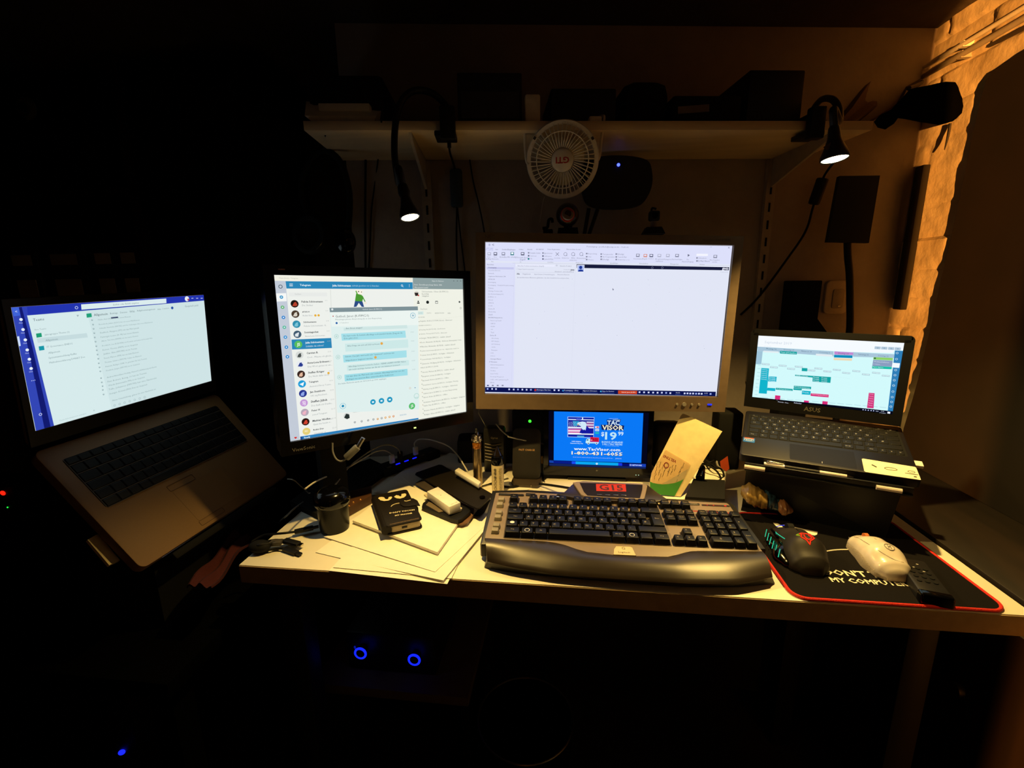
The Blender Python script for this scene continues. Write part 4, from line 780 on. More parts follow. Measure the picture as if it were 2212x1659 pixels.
# ------------------------------------------------------------------ small portable screen under the wide monitor
MT = POSE['tac']
T = Thing('portable_television', 'small black portable screen below the wide monitor showing a blue advert', 'television', MT)
w, h = .2075/2, .1224/2; X0, X1, Y0, Y1 = -.128, .128, -.098, .078
b = T.l(); b.m(GLOSS)
ex0, ex1, ey = -.1165, .1165, -.0745
for (a0, c0, a1, c1) in ((X0, Y0, X1, ey-.0005), (X0, h+.0015, X1, Y1), (X0, ey, ex0-.0005, h+.0015), (ex1+.0005, ey, X1, h+.0015)): b.box(((a0+a1)/2, (c0+c1)/2, -.004), (a1-a0, c1-c0, .012))
b.prism(rrect(X0, Y0, X1, Y1, .006), -.026, -.010); b.build('case', T.o)
b = T.l(); s = Screen(MT, .2075, .1224, CORN['tac'], b); s.mb.m(em('#04061c')); s.mb.face([(ex0, ey, -.0004), (ex1, ey, -.0004), (ex1, h+.001, -.0004), (ex0, h+.001, -.0004)]); s.base('#0a78f6', 1.0); s.crop(1180, 870, 9.617)
s.w, s.h = .234, .16
s.poly([(45, 1196), (135, 1200), (135, 1254), (45, 1248)], '#1440a8', 1); s.poly([(135, 1205), (528, 1214), (528, 1272), (135, 1260)], '#081a86', 2); s.poly([(528, 1214), (612, 1216), (612, 1274), (528, 1272)], '#1a4cf0', 2); s.poly([(612, 1216), (1512, 1242), (1512, 1300), (612, 1276)], '#0aa6f0', 2)
s.poly([(1512, 1242), (1594, 1246), (1594, 1304), (1512, 1300)], '#1838e0', 2); s.poly([(1594, 1250), (1740, 1254), (1740, 1310), (1594, 1306)], '#060c6a', 2); s.poly([(1740, 1252), (2085, 1262), (2085, 1324), (1740, 1314)], '#1a40b8', 2); s.poly([(45, 1262), (2085, 1326), (2085, 1372), (45, 1318)], '#14245c', 1)
s.text('NETWORK', 1800, 2006, 1286, '#cfe0ff', 4, y1=1290, bold=True); s.ring(1768, 1284, 17, 11, '#dfe8ff', 4); s.circ(1062, 1262, 22, '#dff4ff', 4); s.circ(1062, 1254, 8, '#0aa6f0', 5)
s.poly([(452, 284), (1012, 300), (996, 722), (444, 704)], '#a8c8ff', 2); s.poly([(464, 294), (1002, 310), (988, 710), (456, 694)], '#101c9c', 3)
s.poly([(466, 332), (1000, 348), (999, 362), (466, 350)], '#e8f2ff', 4); s.rect(632, 318, 735, 352, '#2438c8', 5); s.text('VISOR', 640, 728, 330, '#7f9cf0', 6); s.rect(756, 304, 776, 352, '#e6f2fc', 5)
s.poly([(466, 375), (850, 384), (850, 500), (464, 490)], '#2a2f9c', 4)
for i in range(4):
    for j in range(5 if i % 2 else 4): s.circ(488+j*36+(0 if i % 2 else 14), 402+i*26, 8, '#d8e6ff', 5, 5)
for k, (y, c) in enumerate(((384, '#d9d8f0'), (412, '#a85a98'), (440, '#e4e2f6'), (466, '#a04a92'), (494, '#e8e6fa'))): s.poly([(780, y), (996, y+6), (994, y+30), (780, y+26)], c, 4)
for k, (y, c) in enumerate(((492, '#eef2ff'), (530, '#c85aa8'), (556, '#f4eefc'), (586, '#cf62a4'), (612, '#f4f6ff'))): s.poly([(462, y), (740, y+6), (738, y+34), (461, y+30)], c, 4)
s.poly([(560, 372), (700, 380), (660, 470), (580, 480)], '#2d9ccc', 5)
s.poly([(650, 448), (660, 410), (700, 396), (760, 384), (820, 396), (846, 430), (842, 500), (826, 566), (800, 548), (776, 560), (742, 520), (728, 478), (690, 462)], '#cfe8fa', 6); s.poly([(650, 448), (664, 432), (700, 446), (684, 462), (662, 466)], '#b8a888', 7); s.circ(716, 428, 7, '#1b2a60', 7, 8)
s.poly([(700, 622), (720, 560), (780, 566), (832, 560), (846, 470), (900, 520), (984, 556), (984, 636)], '#1418a0', 5); s.poly([(462, 624), (990, 636), (990, 658), (460, 646)], '#f2f6ff', 6); s.poly([(650, 672), (796, 676), (796, 702), (648, 698)], '#3aa4d8', 5)
for y, c in ((482, '#e6e8f4'), (540, '#dfe8f6'), (598, '#22b4c0')): s.rect(1028, y, 1108, y+44, c, 3)
s.rect(1056, 490, 1100, 516, '#d84a5a', 4); s.rect(1036, 556, 1100, 576, '#8ab6dc', 4)
s.text('AS SEEN ON TV MILITARY', 1308, 1500, 328, '#d8eaff', 4, y1=332)
s.poly([(1262, 350), (1556, 346), (1520, 462), (1280, 462)], '#10307c', 2); s.text('TAC', 1276, 1530, 410, '#d6ecfa', 4, bold=True, hmax=.0185); s.rect(1390, 352, 1540, 366, '#d6ecfa', 4)
s.poly([(1148, 452), (1624, 470), (1608, 570), (1164, 556)], '#101c58', 3); s.text('VISOR', 1170, 1612, 508, '#f2eccc', 5, y1=516, bold=True, hmax=.0165)
s.text('$', 1152, 1214, 640, '#d6ecf8', 4, bold=True); s.text('19', 1232, 1472, 676, '#bfe6f6', 4, bold=True, hmax=.0255); s.text('99', 1502, 1612, 632, '#cfeafa', 4, bold=True)
s.text('BONUS UPGRADE!', 1166, 1600, 808, '#bfe6f4', 4, y1=812, bold=True, hmax=.0062); s.text('2 IN 1 TAC VISOR!', 1176, 1592, 852, '#bfe6f4', 4, y1=858, bold=True, hmax=.0062); s.text('(JUST ADD A SEPARATE FEE)', 1240, 1520, 886, '#8ec8f0', 4, y1=892)
s.text('100% Lifetime', 536, 736, 792, '#d0ecfa', 4, y1=798, bold=True); s.text('Guarantee! Buy One', 500, 774, 832, '#d0ecfa', 4, y1=836, bold=True)
s.poly([(926, 704), (1108, 716), (1104, 806), (922, 798)], '#e0203c', 5); s.text('FREE', 942, 1086, 752, '#8a1030', 6, y1=756, bold=True); s.poly([(826, 808), (846, 744), (868, 732), (922, 736), (918, 826), (832, 822)], '#c8ecf2', 4); s.poly([(846, 776), (858, 748), (888, 750), (880, 780)], '#2c6c94', 5); s.poly([(826, 808), (1104, 812), (1100, 836), (832, 832)], '#c8ecf2', 4); s.circ(950, 766, 16, '#f0b0e0', 6, 10)
for x in (886, 1056): s.circ(x, 836, 24, '#dff0f8', 5); s.circ(x, 836, 13, '#20406c', 6)
s.text('www.TacVisor.com', 578, 1550, 948, '#eef8fc', 4, y1=966, bold=True, hmax=.0100); s.text('1-800-431-6055', 526, 1606, 1042, '#22386c', 3, y1=1064, bold=True, hmax=.0122); s.text('1-800-431-6055', 526, 1600, 1034, '#f8f2de', 5, y1=1058, bold=True, hmax=.0115)
s.text('CA, NY, NJ & FL residents add sales tax. Shop 24 hours for delivery: $29.95 max', 552, 1394, 1126, '#bcdcf8', 4, y1=1142); s.text('JAMSON', 1450, 1574, 1148, '#bcdcf8', 4, y1=1152)
b.build('screen', T.o, label='lit blue screen with an advert')
b = T.l(); b.m(em('#c8ffd8', 1.6))
for x in (.0925, .0985): b.cyl((x, -.091, .0018), (x, -.091, .0026), .0008, n=8)
b.build('status_light', T.o)
b = T.l(); b.m(mat('grey_print', '#6d6a66', .5)).box((0, -.083, .0021), (.004, .0025, .0004)); b.build('badge', T.o)
b = T.w(); q = MT @ Vector((0, -.09, -.03)); b.m(BLACK).hexa([Vector((q.x-.05, q.y-.01, q.z+.05)), Vector((q.x+.05, q.y-.01, q.z+.05)), Vector((q.x+.05, q.y-.005, q.z+.0)), Vector((q.x-.05, q.y-.005, q.z))], [Vector((q.x-.05, q.y+.02, DZ+.006)), Vector((q.x+.05, q.y+.02, DZ+.006)), Vector((q.x+.05, q.y+.01, DZ+.001)), Vector((q.x-.05, q.y+.01, DZ+.001))])
b.box((q.x, q.y+.03, DZ+.004), (.14, .12, .007), bev=.002); b.build('foot', T.o)

# ------------------------------------------------------------------ big gaming keyboard
K = POSE['keys'] @ TR(0, 0, .0105); KO = Vector(K.col[3][:3]); KX, KY, KZ = [Vector(K.col[i][:3]) for i in range(3)]; KI = K.inverted()
def kp(x, y, z=-.011, c=(1000, 860, 3.16)):
    p = KI @ pp(c[0]+x/c[2], c[1]+y/c[2], KO+KZ*z, KZ); return (p.x, p.y)
M_DECK = mat('taupe_keyboard_deck', '#7f6f66', .5, var=.06, scale=30)
M_REST = mat('satin_black_wrist_rest', '#271f19', .36, spec=.5, var=.3, scale=14, bump=.06)
M_HULL = mat('keyboard_hull', '#19181a', .4)
M_KEY = mat('black_keyboard_key', '#08080c', .42, spec=.3, var=.3, scale=40)
T = Thing('keyboard', 'large wired gaming keyboard with wrist rest and small orange display', 'keyboard', K)
plate = [kp(*p) for p in ((225, 645), (440, 641), (760, 660), (800, 690), (1225, 706), (1330, 700), (1400, 697), (1800, 715), (1815, 724), (2045, 1045), (1840, 1044), (1600, 1043), (1530, 1050), (1460, 1070), (1400, 1083), (1180, 1078), (1030, 1070), (850, 1050), (770, 1028), (700, 1003), (620, 985), (500, 973), (150, 955), (152, 930))]
b = T.l(); b.m(M_DECK).prism(plate[::-1], -.022, -.011, bev=.0012); b.build('deck', T.o)
hull = [kp(*p, z=-.02) for p in ((200, 640), (440, 634), (1400, 694), (1815, 716), (1850, 740), (2066, 1042), (1600, 1043), (1100, 1052), (600, 990), (125, 1010), (118, 1000))]
b = T.l(); b.m(M_HULL).prism(hull[::-1], -.042, -.016, bev=.003); b.build('hull', T.o)
# raised display hump
hb = [kp(*p, z=-.004) for p in ((640, 655), (690, 640), (745, 588), (770, 570), (820, 565), (1020, 573), (1215, 580), (1262, 592), (1330, 645), (1400, 690), (1330, 703), (1225, 706), (1020, 700), (800, 690), (760, 680))]
cxh = sum(p[0] for p in hb)/len(hb); cyh = sum(p[1] for p in hb)/len(hb)
b = T.l(); b.m(M_REST).prism([(cxh+(p[0]-cxh)*1.03, cyh+(p[1]-cyh)*1.05) for p in hb][::-1], -.022, -.004, top=hb[::-1], bev=.002); b.build('display_hump', T.o)
fr = [kp(*p, z=-.001) for p in ((752, 574), (800, 569), (1215, 582), (1250, 588), (1259, 598), (1240, 682), (1225, 692), (1150, 690), (830, 668), (806, 656))]
b = T.l(); b.m(M_DECK).prism(fr[::-1], -.006, -.001, bev=.001); b.build('display_frame', T.o)
gl = [kp(*p, z=-.0005) for p in ((797, 577), (1010, 581), (1226, 592), (1224, 625), (1208, 682), (1000, 674), (850, 664), (826, 640))]
b = T.l(); b.m(mat('display_glass', '#1b1511', .25)).prism(gl[::-1], -.003, -.0006); b.m(STEEL)
for x, y in ((932, 660), (988, 662), (1044, 663), (1098, 664)): p = kp(x, y, -.0005); b.box((p[0], p[1], -.0002), (.010, .0022, .0012), bev=.0005)
b.build('display_window', T.o)
lc = [kp(*p, z=-.0004) for p in ((908, 586), (1110, 588), (1115, 637), (911, 633))]
b = T.l(); b.m(em('#f0402a', 1.0)).prism(lc[::-1], -.0008, -.0003); b.m(mat('lcd_ink', '#3a0c06', .6)); c_ = [(sum(p[i] for p in lc)/4) for i in (0, 1)]; b.text('G15', TR(c_[0], c_[1], -.0002), width=.047, bold=True); b.build('display', T.o, label='small lit orange red display')
# wrist rest
bk = [(152, 955), (500, 973), (620, 985), (700, 1003), (770, 1028), (850, 1050), (1030, 1070), (1180, 1078), (1400, 1083), (1460, 1070), (1530, 1050), (1600, 1043), (1840, 1044), (2045, 1045)]
fx = [(165, 1098), (330, 1138), (480, 1162), (600, 1180), (700, 1190), (800, 1199), (1000, 1214), (1180, 1226), (1400, 1240), (1500, 1247), (1600, 1251), (1750, 1252), (1900, 1246), (2112, 1205)]
lo = [(146, 1155), (330, 1188), (480, 1206), (600, 1217), (700, 1226), (800, 1236), (1000, 1253), (1180, 1268), (1400, 1283), (1500, 1288), (1600, 1290), (1750, 1291), (1900, 1288), (2130, 1266)]
c7 = lambda p: (1000+p[0]/3.16, 860+p[1]/3.16)
def resamp(P, n=60):
    xs = [p[0] for p in P]; out = []
    for i in range(n+1):
        u = i/n*(len(P)-1); k = min(int(u), len(P)-2); f = u-k
        g = lambda j: P[max(0, min(len(P)-1, j))]
        q = []
        for a in (0, 1):
            p0, p1, p2, p3 = g(k-1)[a], g(k)[a], g(k+1)[a], g(k+2)[a]
            q.append(.5*((2*p1)+(p2-p0)*f+(2*p0-5*p1+4*p2-p3)*f*f+(3*p1-p0-3*p2+p3)*f**3))
        out.append(q)
    return out
BK, FX, LO = resamp(bk), resamp(fx), resamp(lo); rings = []; rings2 = []
for a, c, d in zip(BK, FX, LO):
    A = K @ Vector((*kp(*a), -.0112)); C1 = pz(*c7(c), DZ+.019); D1 = pz(*c7(d), DZ+.0012)
    mids = [A.lerp(C1, u)+Vector((0, 0, .0065*math.sin(math.pi*u))) for u in (.06, .2, .4, .6, .8, .93)]
    C2 = C1+(C1-A).normalized()*.0022-Vector((0, 0, .0025))
    A2 = Vector((A.x, A.y, DZ+.008)); Cl = C1.lerp(D1, .25)
    rings.append([A]+mids+[C1, C2, Vector((C2.x, C2.y+.002, C2.z-.004)), Vector((A2.x, A2.y, min(A2.z+.004, A.z-.003)))])
    rings2.append([Vector((C1.x, C1.y+.004, C1.z-.003)), C1+Vector((0, -.0002, -.004)), Cl+Vector((0, 0, -.003)), D1, Vector((A.x, A.y, DZ+.0012)), Vector((A.x, A.y, DZ+.006))])
b = T.w(); b.m(M_REST).loft(rings); b.build('wrist_rest', T.o, sharp=50)
b = T.w(); b.m(M_HULL).loft(rings2); b.build('wrist_rest_base', T.o, sharp=50)
b = T.l(); lg_ = [kp(*p, z=-.010) for p in ((1046, 1010), (1140, 1014), (1156, 1020), (1182, 1075), (1028, 1068), (1032, 1030))]
b.m(mat('cream_badge', '#cdbf9c', .5)).prism(lg_[::-1], -.0115, -.0098, bev=.0005)
b.m(mat('badge_ink', '#6b5f4b', .6)); c_ = [(sum(p[i] for p in lg_)/6) for i in (0, 1)]; b.text('G', TR(c_[0], c_[1]+.004, -.0096), size=.009); b.text('Logitech', TR(c_[0], c_[1]-.006, -.0096), width=.019); b.build('logo_badge', T.o, label='cream logo badge')
# key wells
U = .01905
b = T.l(); b.m(mat('key_well', '#3a3029', .6))
wells = [(-.0008, -.0008, 15*U+.0008, 5*U+.0008), (15.25*U-.0008, -.0008, 18.25*U+.0008, U+.0008), (16.25*U-.0008, U, 17.25*U+.0008, 2*U+.0008), (15.25*U-.0008, 3*U-.0008, 18.25*U+.0008, 5*U+.0008), (18.5*U-.0008, -.0008, 22.5*U+.0008, 5*U+.0008), (-.0008, 5.5*U-.0008, U+.0008, 6.5*U+.0008), (2*U-.0008, 5.5*U-.0008, 6*U+.0008, 6.5*U+.0008), (6.5*U-.0008, 5.5*U-.0008, 10.5*U+.0008, 6.5*U+.0008), (11*U-.0008, 5.5*U-.0008, 15*U+.0008, 6.5*U+.0008), (15.25*U-.0008, 5.5*U-.0008, 18.25*U+.0008, 6.5*U+.0008)]
for w_ in wells: b.prism(rrect(*w_, .002, 3), -.0112, -.0104)
b.m(M_DECK)
b.build('key_well', T.o)
LEGK = mat('pale_key_legend', '#9a9080', .5)
def gkey(x, y, w=1, d=1, tx='', name='key', zt=0.0, mt=M_KEY, sz=.0065):
    b = T.l(); x0, y0, W, D = x*U, y*U, w*U, d*U
    b.m(mt)
    bot = rrect(x0+.0006, y0+.0006, x0+W-.0006, y0+D-.0006, .0012, 2); top = rrect(x0+.0028, y0+.0034, x0+W-.0028, y0+D-.0012, .0016, 2)
    b.prism(bot, -.0108, zt, top=top, bev=.0008, seg=2)
    if tx:
        b.m(LEGK); b.text(tx, TR(x0+W/2-(.002 if len(tx) < 2 else 0), y0+D*.62, zt+.00012), size=sz*(.58 if len(tx) > 1 else 1))
    return b.build(name, T.o)
def grow(y, x, lst, **k):
    for tx, w_ in lst:
        if tx is not None: gkey(x, y, w_, 1, tx, **k)
        x += w_
grow(4, 0, [(c, 1) for c in '^1234567890ß´']+[('<-', 2)])
grow(3, 0, [('Tab', 1.5)]+[(c, 1) for c in 'QWERTZUIOPÜ+'])
grow(2, 0, [('Caps', 1.75)]+[(c, 1) for c in 'ASDFGHJKLÖÄ#'])
gkey(13.75, 2, 1.25, 1.98, 'Enter')
grow(1, 0, [('', 1.25)]+[(c, 1) for c in '<YXCVBNM,.-']+[('', 2.75)])
grow(0, 0, [('Strg', 1.5), ('', 1.25), ('Alt', 1.25), ('', 5.75), ('Alt Gr', 1.25), ('', 1.25), ('', 1.25), ('Strg', 1.5)])
b = T.l(); b.m(mat('white_key_print', '#d8d2c4', .5, emit='#d8d2c4', estr=.15))
b.prism([(.0125+.0042*math.cos(a), 1.62*U+.0034*math.sin(a)) for a in [2*math.pi*k/16 for k in range(16)]], .0001, .0004)
b.build('key_symbol', T.o)
for x in (2.12*U, 11.6*U):
    b = T.l(); b.m(mat('white_key_print', '#d8d2c4')); b.tube([(x+.0042*math.cos(a), .55*U+.0040*math.sin(a), .0003) for a in [2*math.pi*k/14 for k in range(14)]], .0005, n=4, sub=1, closed=True); b.build('key_symbol', T.o)
for k in range(3): gkey(15.25+k, 4, 1, 1, ['Einfg', 'Pos1', 'Bild'][k], 'navigation_key'); gkey(15.25+k, 3, 1, 1, ['Entf', 'Ende', 'Bild'][k], 'navigation_key'); gkey(15.25+k, 5.5, 1, 1, ['Druck', 'Rollen', 'Pause'][k], 'navigation_key'); gkey(15.25+k, 0, 1, 1, ['<', 'v', '>'][k], 'navigation_key')
gkey(16.25, 1, 1, 1, '^', 'navigation_key')
gkey(0, 5.5, 1, 1, 'Esc', 'function_key')
for g, x in enumerate((2, 6.5, 11)):
    for k in range(4): gkey(x+k, 5.5, 1, 1, 'F%d' % (g*4+k+1), 'function_key')
for r_, row in enumerate(('/', '789', '456', '123')):
    if r_ == 0:
        for k, c in enumerate(['Num', '/', '*', '-']): gkey(18.5+k, 4, 1, 1, c, 'number_pad_key')
    else:
        for k, c in enumerate(row): gkey(18.5+k, 4-r_, 1, 1, c, 'number_pad_key')
gkey(21.5, 2, 1, 1.98, '+', 'number_pad_key'); gkey(21.5, 0, 1, 1.98, 'Enter', 'number_pad_key'); gkey(18.5, 0, 2, 1, '0', 'number_pad_key'); gkey(20.5, 0, 1, 1, ',', 'number_pad_key')
MG_ = mat('grey_macro_key', '#8d8577', .4)
for i, (x, y) in enumerate(((262, 680), (252, 714), (246, 768), (238, 801), (228, 857), (219, 890))):
    p = kp(x, y, -.003); b = T.l()
    if i % 2 == 0: pass
    b.m(MG_).prism(rrect(p[0]-.0068, p[1]-.006, p[0]+.0068, p[1]+.006, .0012, 3), -.0105, -.004, top=rrect(p[0]-.0056, p[1]-.0045, p[0]+.0056, p[1]+.0052, .0014, 3), bev=.0006)
    b.m(LEGK); b.text('G%d' % (i+1), TR(p[0], p[1], -.0039), width=.005); b.build('macro_key', T.o)
for a, c in (((245, 655), (415, 672)), ((430, 655), (495, 672))):
    b = T.l(); p, q = kp(*a), kp(*c); b.m(M_HULL).prism(rrect(min(p[0], q[0]), min(p[1], q[1]), max(p[0], q[0]), max(p[1], q[1]), .0015, 3), -.0112, -.0085, bev=.0005); b.build('media_button', T.o)
b = T.l(); p = kp(650, 680, -.006); b.m(CHROME).tube([(p[0]-.016, p[1]+.003, -.009), (p[0], p[1]+.0005, -.006), (p[0]+.016, p[1]-.003, -.009)], .003, n=10); b.build('volume_roller', T.o, label='chrome volume roller')
b = T.l(); p = kp(1390, 716, -.006); b.m(mat('pale_strip', '#d6c9a8', .3)).tube([(p[0]-.016, p[1], -.009), (p[0], p[1]+.0003, -.008), (p[0]+.018, p[1], -.010)], .0022, n=10); b.build('trim_strip', T.o)
b = T.l(); p = kp(1578, 726); b.m(M_HULL).prism(rrect(p[0]-.010, p[1]-.003, p[0]+.010, p[1]+.003, .002, 3), -.0112, -.0095, bev=.0004); b.m(LEGK).text('LIGHT', TR(p[0], p[1], -.0094), width=.013); b.build('light_button', T.o)
b = T.l(); p = kp(1725, 735); b.m(M_HULL).prism(rrect(p[0]-.026, p[1]-.0022, p[0]+.026, p[1]+.0022, .001, 2), -.0112, -.0102); b.m(em('#ff2a20', 1.2))
for dx, r_ in ((.018, .0016), (-.004, .0009), (-.016, .0007)): b.sph((p[0]+dx, p[1], -.0103), (r_*1.6, r_, .0008), 10)
b.m(em('#b01810', .5)).box((p[0]-.006, p[1], -.0101), (.036, .0008, .0002)); b.build('status_lights', T.o, label='red status lights')
b = T.l(); p = kp(1715, 779); b.m(em('#e03a24', .8)).box((p[0]-.030, p[1]+.001, -.0108), (.018, .0022, .0004)); b.box((p[0]+.022, p[1]-.001, -.0108), (.018, .0022, .0004)); b.text('G15', TR(p[0]-.003, p[1], -.0104), width=.018, bold=True)
b.m(M_HULL).prism(rrect(p[0]-.014, p[1]-.0045, p[0]+.009, p[1]+.0045, .001, 2), -.0112, -.0106); b.build('logo_light', T.o, label='red lit logo strip')
b = T.l(); b.m(M_HULL)
for x in (.0, .41): b.box((x, .125, -.0515), (.03, .012, .024), bev=.002)
b.build('foot', T.o)
b = T.w(); b.m(CABLE).tube([K @ Vector((.15, .175, -.02)), pz(1160, 1045, DZ+.006), pz(1100, 1052, DZ+.004), pz(1050, 1040, DZ+.004), pz(1010, 1015, DZ+.004), pz(990, 990, DZ+.004)], .0028); b.build('cable', T.o)

# ------------------------------------------------------------------ mouse mat, mice, remote
PX0, PX1, PY0, PY1 = .343, .634, .6595, .925
ZP = DZ+.0032
T = Thing('mouse_mat', 'black mouse mat with red stitched edge and white lettering', 'mouse mat', Matrix.Translation((.49, .79, DZ)))
b = T.w(); b.m(mat('black_cloth_mat', '#151314', .95, spec=.1, bump=.3, scale=700)).prism(rrect(PX0, PY0, PX1, PY1, .022, 8), DZ+.0002, ZP); b.build('cloth', T.o)
b = T.w(); b.m(mat('red_stitching', '#d8200f', .75, bump=.6, scale=900)).tube([(x, y, DZ+.0026) for x, y in rrect(PX0, PY0, PX1, PY1, .022, 8)], .0025, n=8, sub=1, closed=True); b.build('edge_stitching', T.o, label='red stitched edge')
b = T.w(); b.m(mat('white_mat_print', '#efe6d2', .8))
mp_ = lambda x, y: pz(x, y, ZP+.0004)
a = mp_(1778, 1234); e = mp_(1793, 1251); f2 = mp_(1962, 1263)
b.text("DON'T TOUCH", TR(a.x+.071, a.y-.001, ZP+.0003), width=.142, maxh=.030, bold=True)
b.text('MY COMPUTER', TR((e.x+f2.x)/2, e.y-.0005, ZP+.0003), width=f2.x-e.x, maxh=.026, bold=True)
c8 = lambda x, y: (1640+x/5.027, 1100+y/5.027)
for pl_ in ([(150, 148), (200, 152), (240, 175), (268, 205), (240, 215), (190, 190)], [(262, 165), (330, 180), (480, 215), (636, 245), (628, 275), (600, 285), (520, 268), (440, 245), (370, 215), (290, 205)],):
    b.face([mp_(*c8(*p)) for p in pl_])
b.tube([mp_(*c8(*p)) for p in ((600, 490), (730, 458), (850, 442), (1000, 440), (1100, 455))], .0012, n=6); b.tube([mp_(*c8(*p)) for p in ((972, 308), (1040, 318), (1100, 335))], .0010, n=6)
b.build('lettering', T.o, label='white lettering and angry eyes')

def mouse_rings(L, W, H, wf, hf, n=26, m=18, z0=0.0, lean=0.0, pw=2.5, side=None):
    R_ = []
    for i in range(n+1):
        u = i/n; x = -L/2+L*u; w_ = W/2*wf(u); h_ = H*hf(u); r = []
        for k in range(m+1):
            a = math.pi*k/m; ca, sa = math.cos(a), math.sin(a)
            y = w_*math.copysign(abs(ca)**(2/pw), ca); z = z0+h_*abs(sa)**(2/pw)
            if side: y += side(u, z/H)*(1 if ca > 0 else 0)
            r.append(Vector((x, y+lean*(z-z0), z)))
        r.append(Vector((x, -w_*.9, z0*.2))); r.append(Vector((x, w_*.9, z0*.2)))
        R_.append(r)
    return R_
def sm(u, pts):
    for (a, p), (c, q) in zip(pts, pts[1:]):
        if a <= u <= c: f = (u-a)/(c-a); f = f*f*(3-2*f); return p+(q-p)*f
    return pts[-1][1]
# dark gaming mouse: x axis points to its button end
F1, B1 = pz(1712, 1166, ZP), pz(1772, 1245, ZP); d1 = (F1-B1).normalized(); C1_ = (F1+B1)/2+Vector((-.012, .004, 0))
T = Thing('computer_mouse', 'dark gaming mouse with green lit side and red lit emblem on the mat', 'mouse', frame_from(d1, Vector((-d1.y, d1.x, 0)), (0, 0, 1), (C1_.x, C1_.y, ZP)))
wf = lambda u: sm(u, [(0, .45), (.12, .86), (.32, 1), (.62, .84), (.9, .92), (1, .80)]); hf = lambda u: sm(u, [(0, .30), (.10, .62), (.38, 1), (.7, .80), (.95, .46), (1, .36)])
LM1 = .122
b = T.l(); b.m(mat('charcoal_rubber', '#1d1917', .55, spec=.3)).loft(mouse_rings(LM1, .070, .042, wf, hf, z0=.003, lean=-.12)); b.build('shell', T.o, sharp=60)
b = T.l(); b.m(GLOSS).loft(mouse_rings(LM1*.86, .078, .026, wf, lambda u: sm(u, [(0, .5), (.4, 1), (1, .6)]), z0=.0008, side=lambda u, z: .006*math.sin(u*math.pi))); b.build('side_panel', T.o, sharp=60)
b = T.l(); b.m(em('#38d8a0', .9))
for i in range(6):
    x = -.028+i*.013; b.tube([(x, .0385+.0035*math.sin((x/LM1+.5)*3.1), .010), (x+.006, .0350+.003*math.sin((x/LM1+.5)*3.1), .022)], .0006, n=5, sub=1)
b.tube([(-.010, .0270, .0350), (.004, .0300, .0330), (.016, .0300, .0300), (.026, .028, .027)], .0007, n=5); b.build('side_lights', T.o, label='green lit side lines')
b = T.l(); b.m(em('#4a50e0', .8)).tube([(.050, .018, .0250), (.054, .008, .0262), (.056, -.004, .0255)], .0008, n=5); b.m(em('#c04a90', .7)).tube([(.046, -.026, .022), (.030, -.0325, .024)], .0008, n=5); b.build('front_lights', T.o, label='blue and pink front lights')
def on_shell(x, y):
    u = x/LM1+.5; w_ = .035*wf(u); h_ = .042*hf(u); yy = max(-.98, min(.98, y/w_)); z = .003+h_*(1-abs(yy)**2.5)**(1/2.5); return (x, y-.12*(z-.003), z+.0006)
b = T.l(); b.m(em('#ff3a18', 1.0))
em_ = [(-.016, .010), (-.010, .006), (-.006, .008), (-.002, .003), (-.004, -.006), (-.001, -.011), (-.010, -.008), (-.018, -.010), (-.024, -.002), (-.030, 0), (-.024, .003), (-.020, .007)]
b.tube([on_shell(*p) for p in em_], .0010, n=6, sub=2, closed=True); b.tube([on_shell(-.010, -.004), on_shell(-.018, -.006), on_shell(-.022, 0), on_shell(-.018, .004), on_shell(-.010, .003)], .0010, n=6, sub=2)
b.m(em('#a8b020', .8)).tube([on_shell(-.013, .010), on_shell(-.009, .014), on_shell(-.006, .009)], .0008, n=6, sub=2); b.build('emblem', T.o, label='red lit emblem')
b = T.l(); b.m(BLACKM).cyl((.040, -.005, .0275), (.040, .005, .0275), .010, n=20); b.build('scroll_wheel', T.o)
b = T.l(); b.m(GLOSS)
for x0, x1 in ((.004, .018), (.020, .034)): b.tube([(x0, .0325, .0285), (x1, .0322, .0270)], .0024, n=8, sub=1)
b.build('thumb_button', T.o)
b = T.l(); b.m(CHROME).tube([on_shell(.026, .0), on_shell(.010, 0.0)], .0006, n=5, sub=1); b.build('dpi_strip', T.o)
# white mouse
F2, B2 = pz(1862, 1186, ZP), pz(1925, 1246, ZP); d2 = (F2-B2).normalized(); C2_ = (F2+B2)/2+Vector((.0, -.002, 0))
T = Thing('computer_mouse', 'white wireless mouse with a round grey logo on the mat', 'mouse', frame_from(d2, Vector((-d2.y, d2.x, 0)), (0, 0, 1), (C2_.x, C2_.y, ZP)))
wf2 = lambda u: sm(u, [(0, .48), (.12, .84), (.35, 1), (.65, .88), (.92, .80), (1, .62)]); hf2 = lambda u: sm(u, [(0, .34), (.12, .66), (.4, 1), (.7, .86), (.94, .52), (1, .38)])
M_WM = mat('glossy_white_shell', '#ddd2c8', .25, coat=.3); M_WS = mat('white_textured_side', '#b5a898', .6, bump=.8, scale=900)
LM2 = .104
b = T.l(); b.m(M_WM).loft(mouse_rings(LM2, .062, .032, wf2, hf2, z0=.008, lean=-.05)); b.build('shell', T.o, sharp=60)
b = T.l(); b.m(M_WS).loft(mouse_rings(LM2*.985, .064, .024, wf2, hf2, z0=.001, pw=4)); b.build('side_grip', T.o, sharp=60)
def on2(x, y):
    u = x/LM2+.5; w_ = .031*wf2(u); h_ = .032*hf2(u); yy = max(-.98, min(.98, y/w_)); z = .008+h_*(1-abs(yy)**2.5)**(1/2.5); return (x, y-.05*(z-.008), z+.0004)
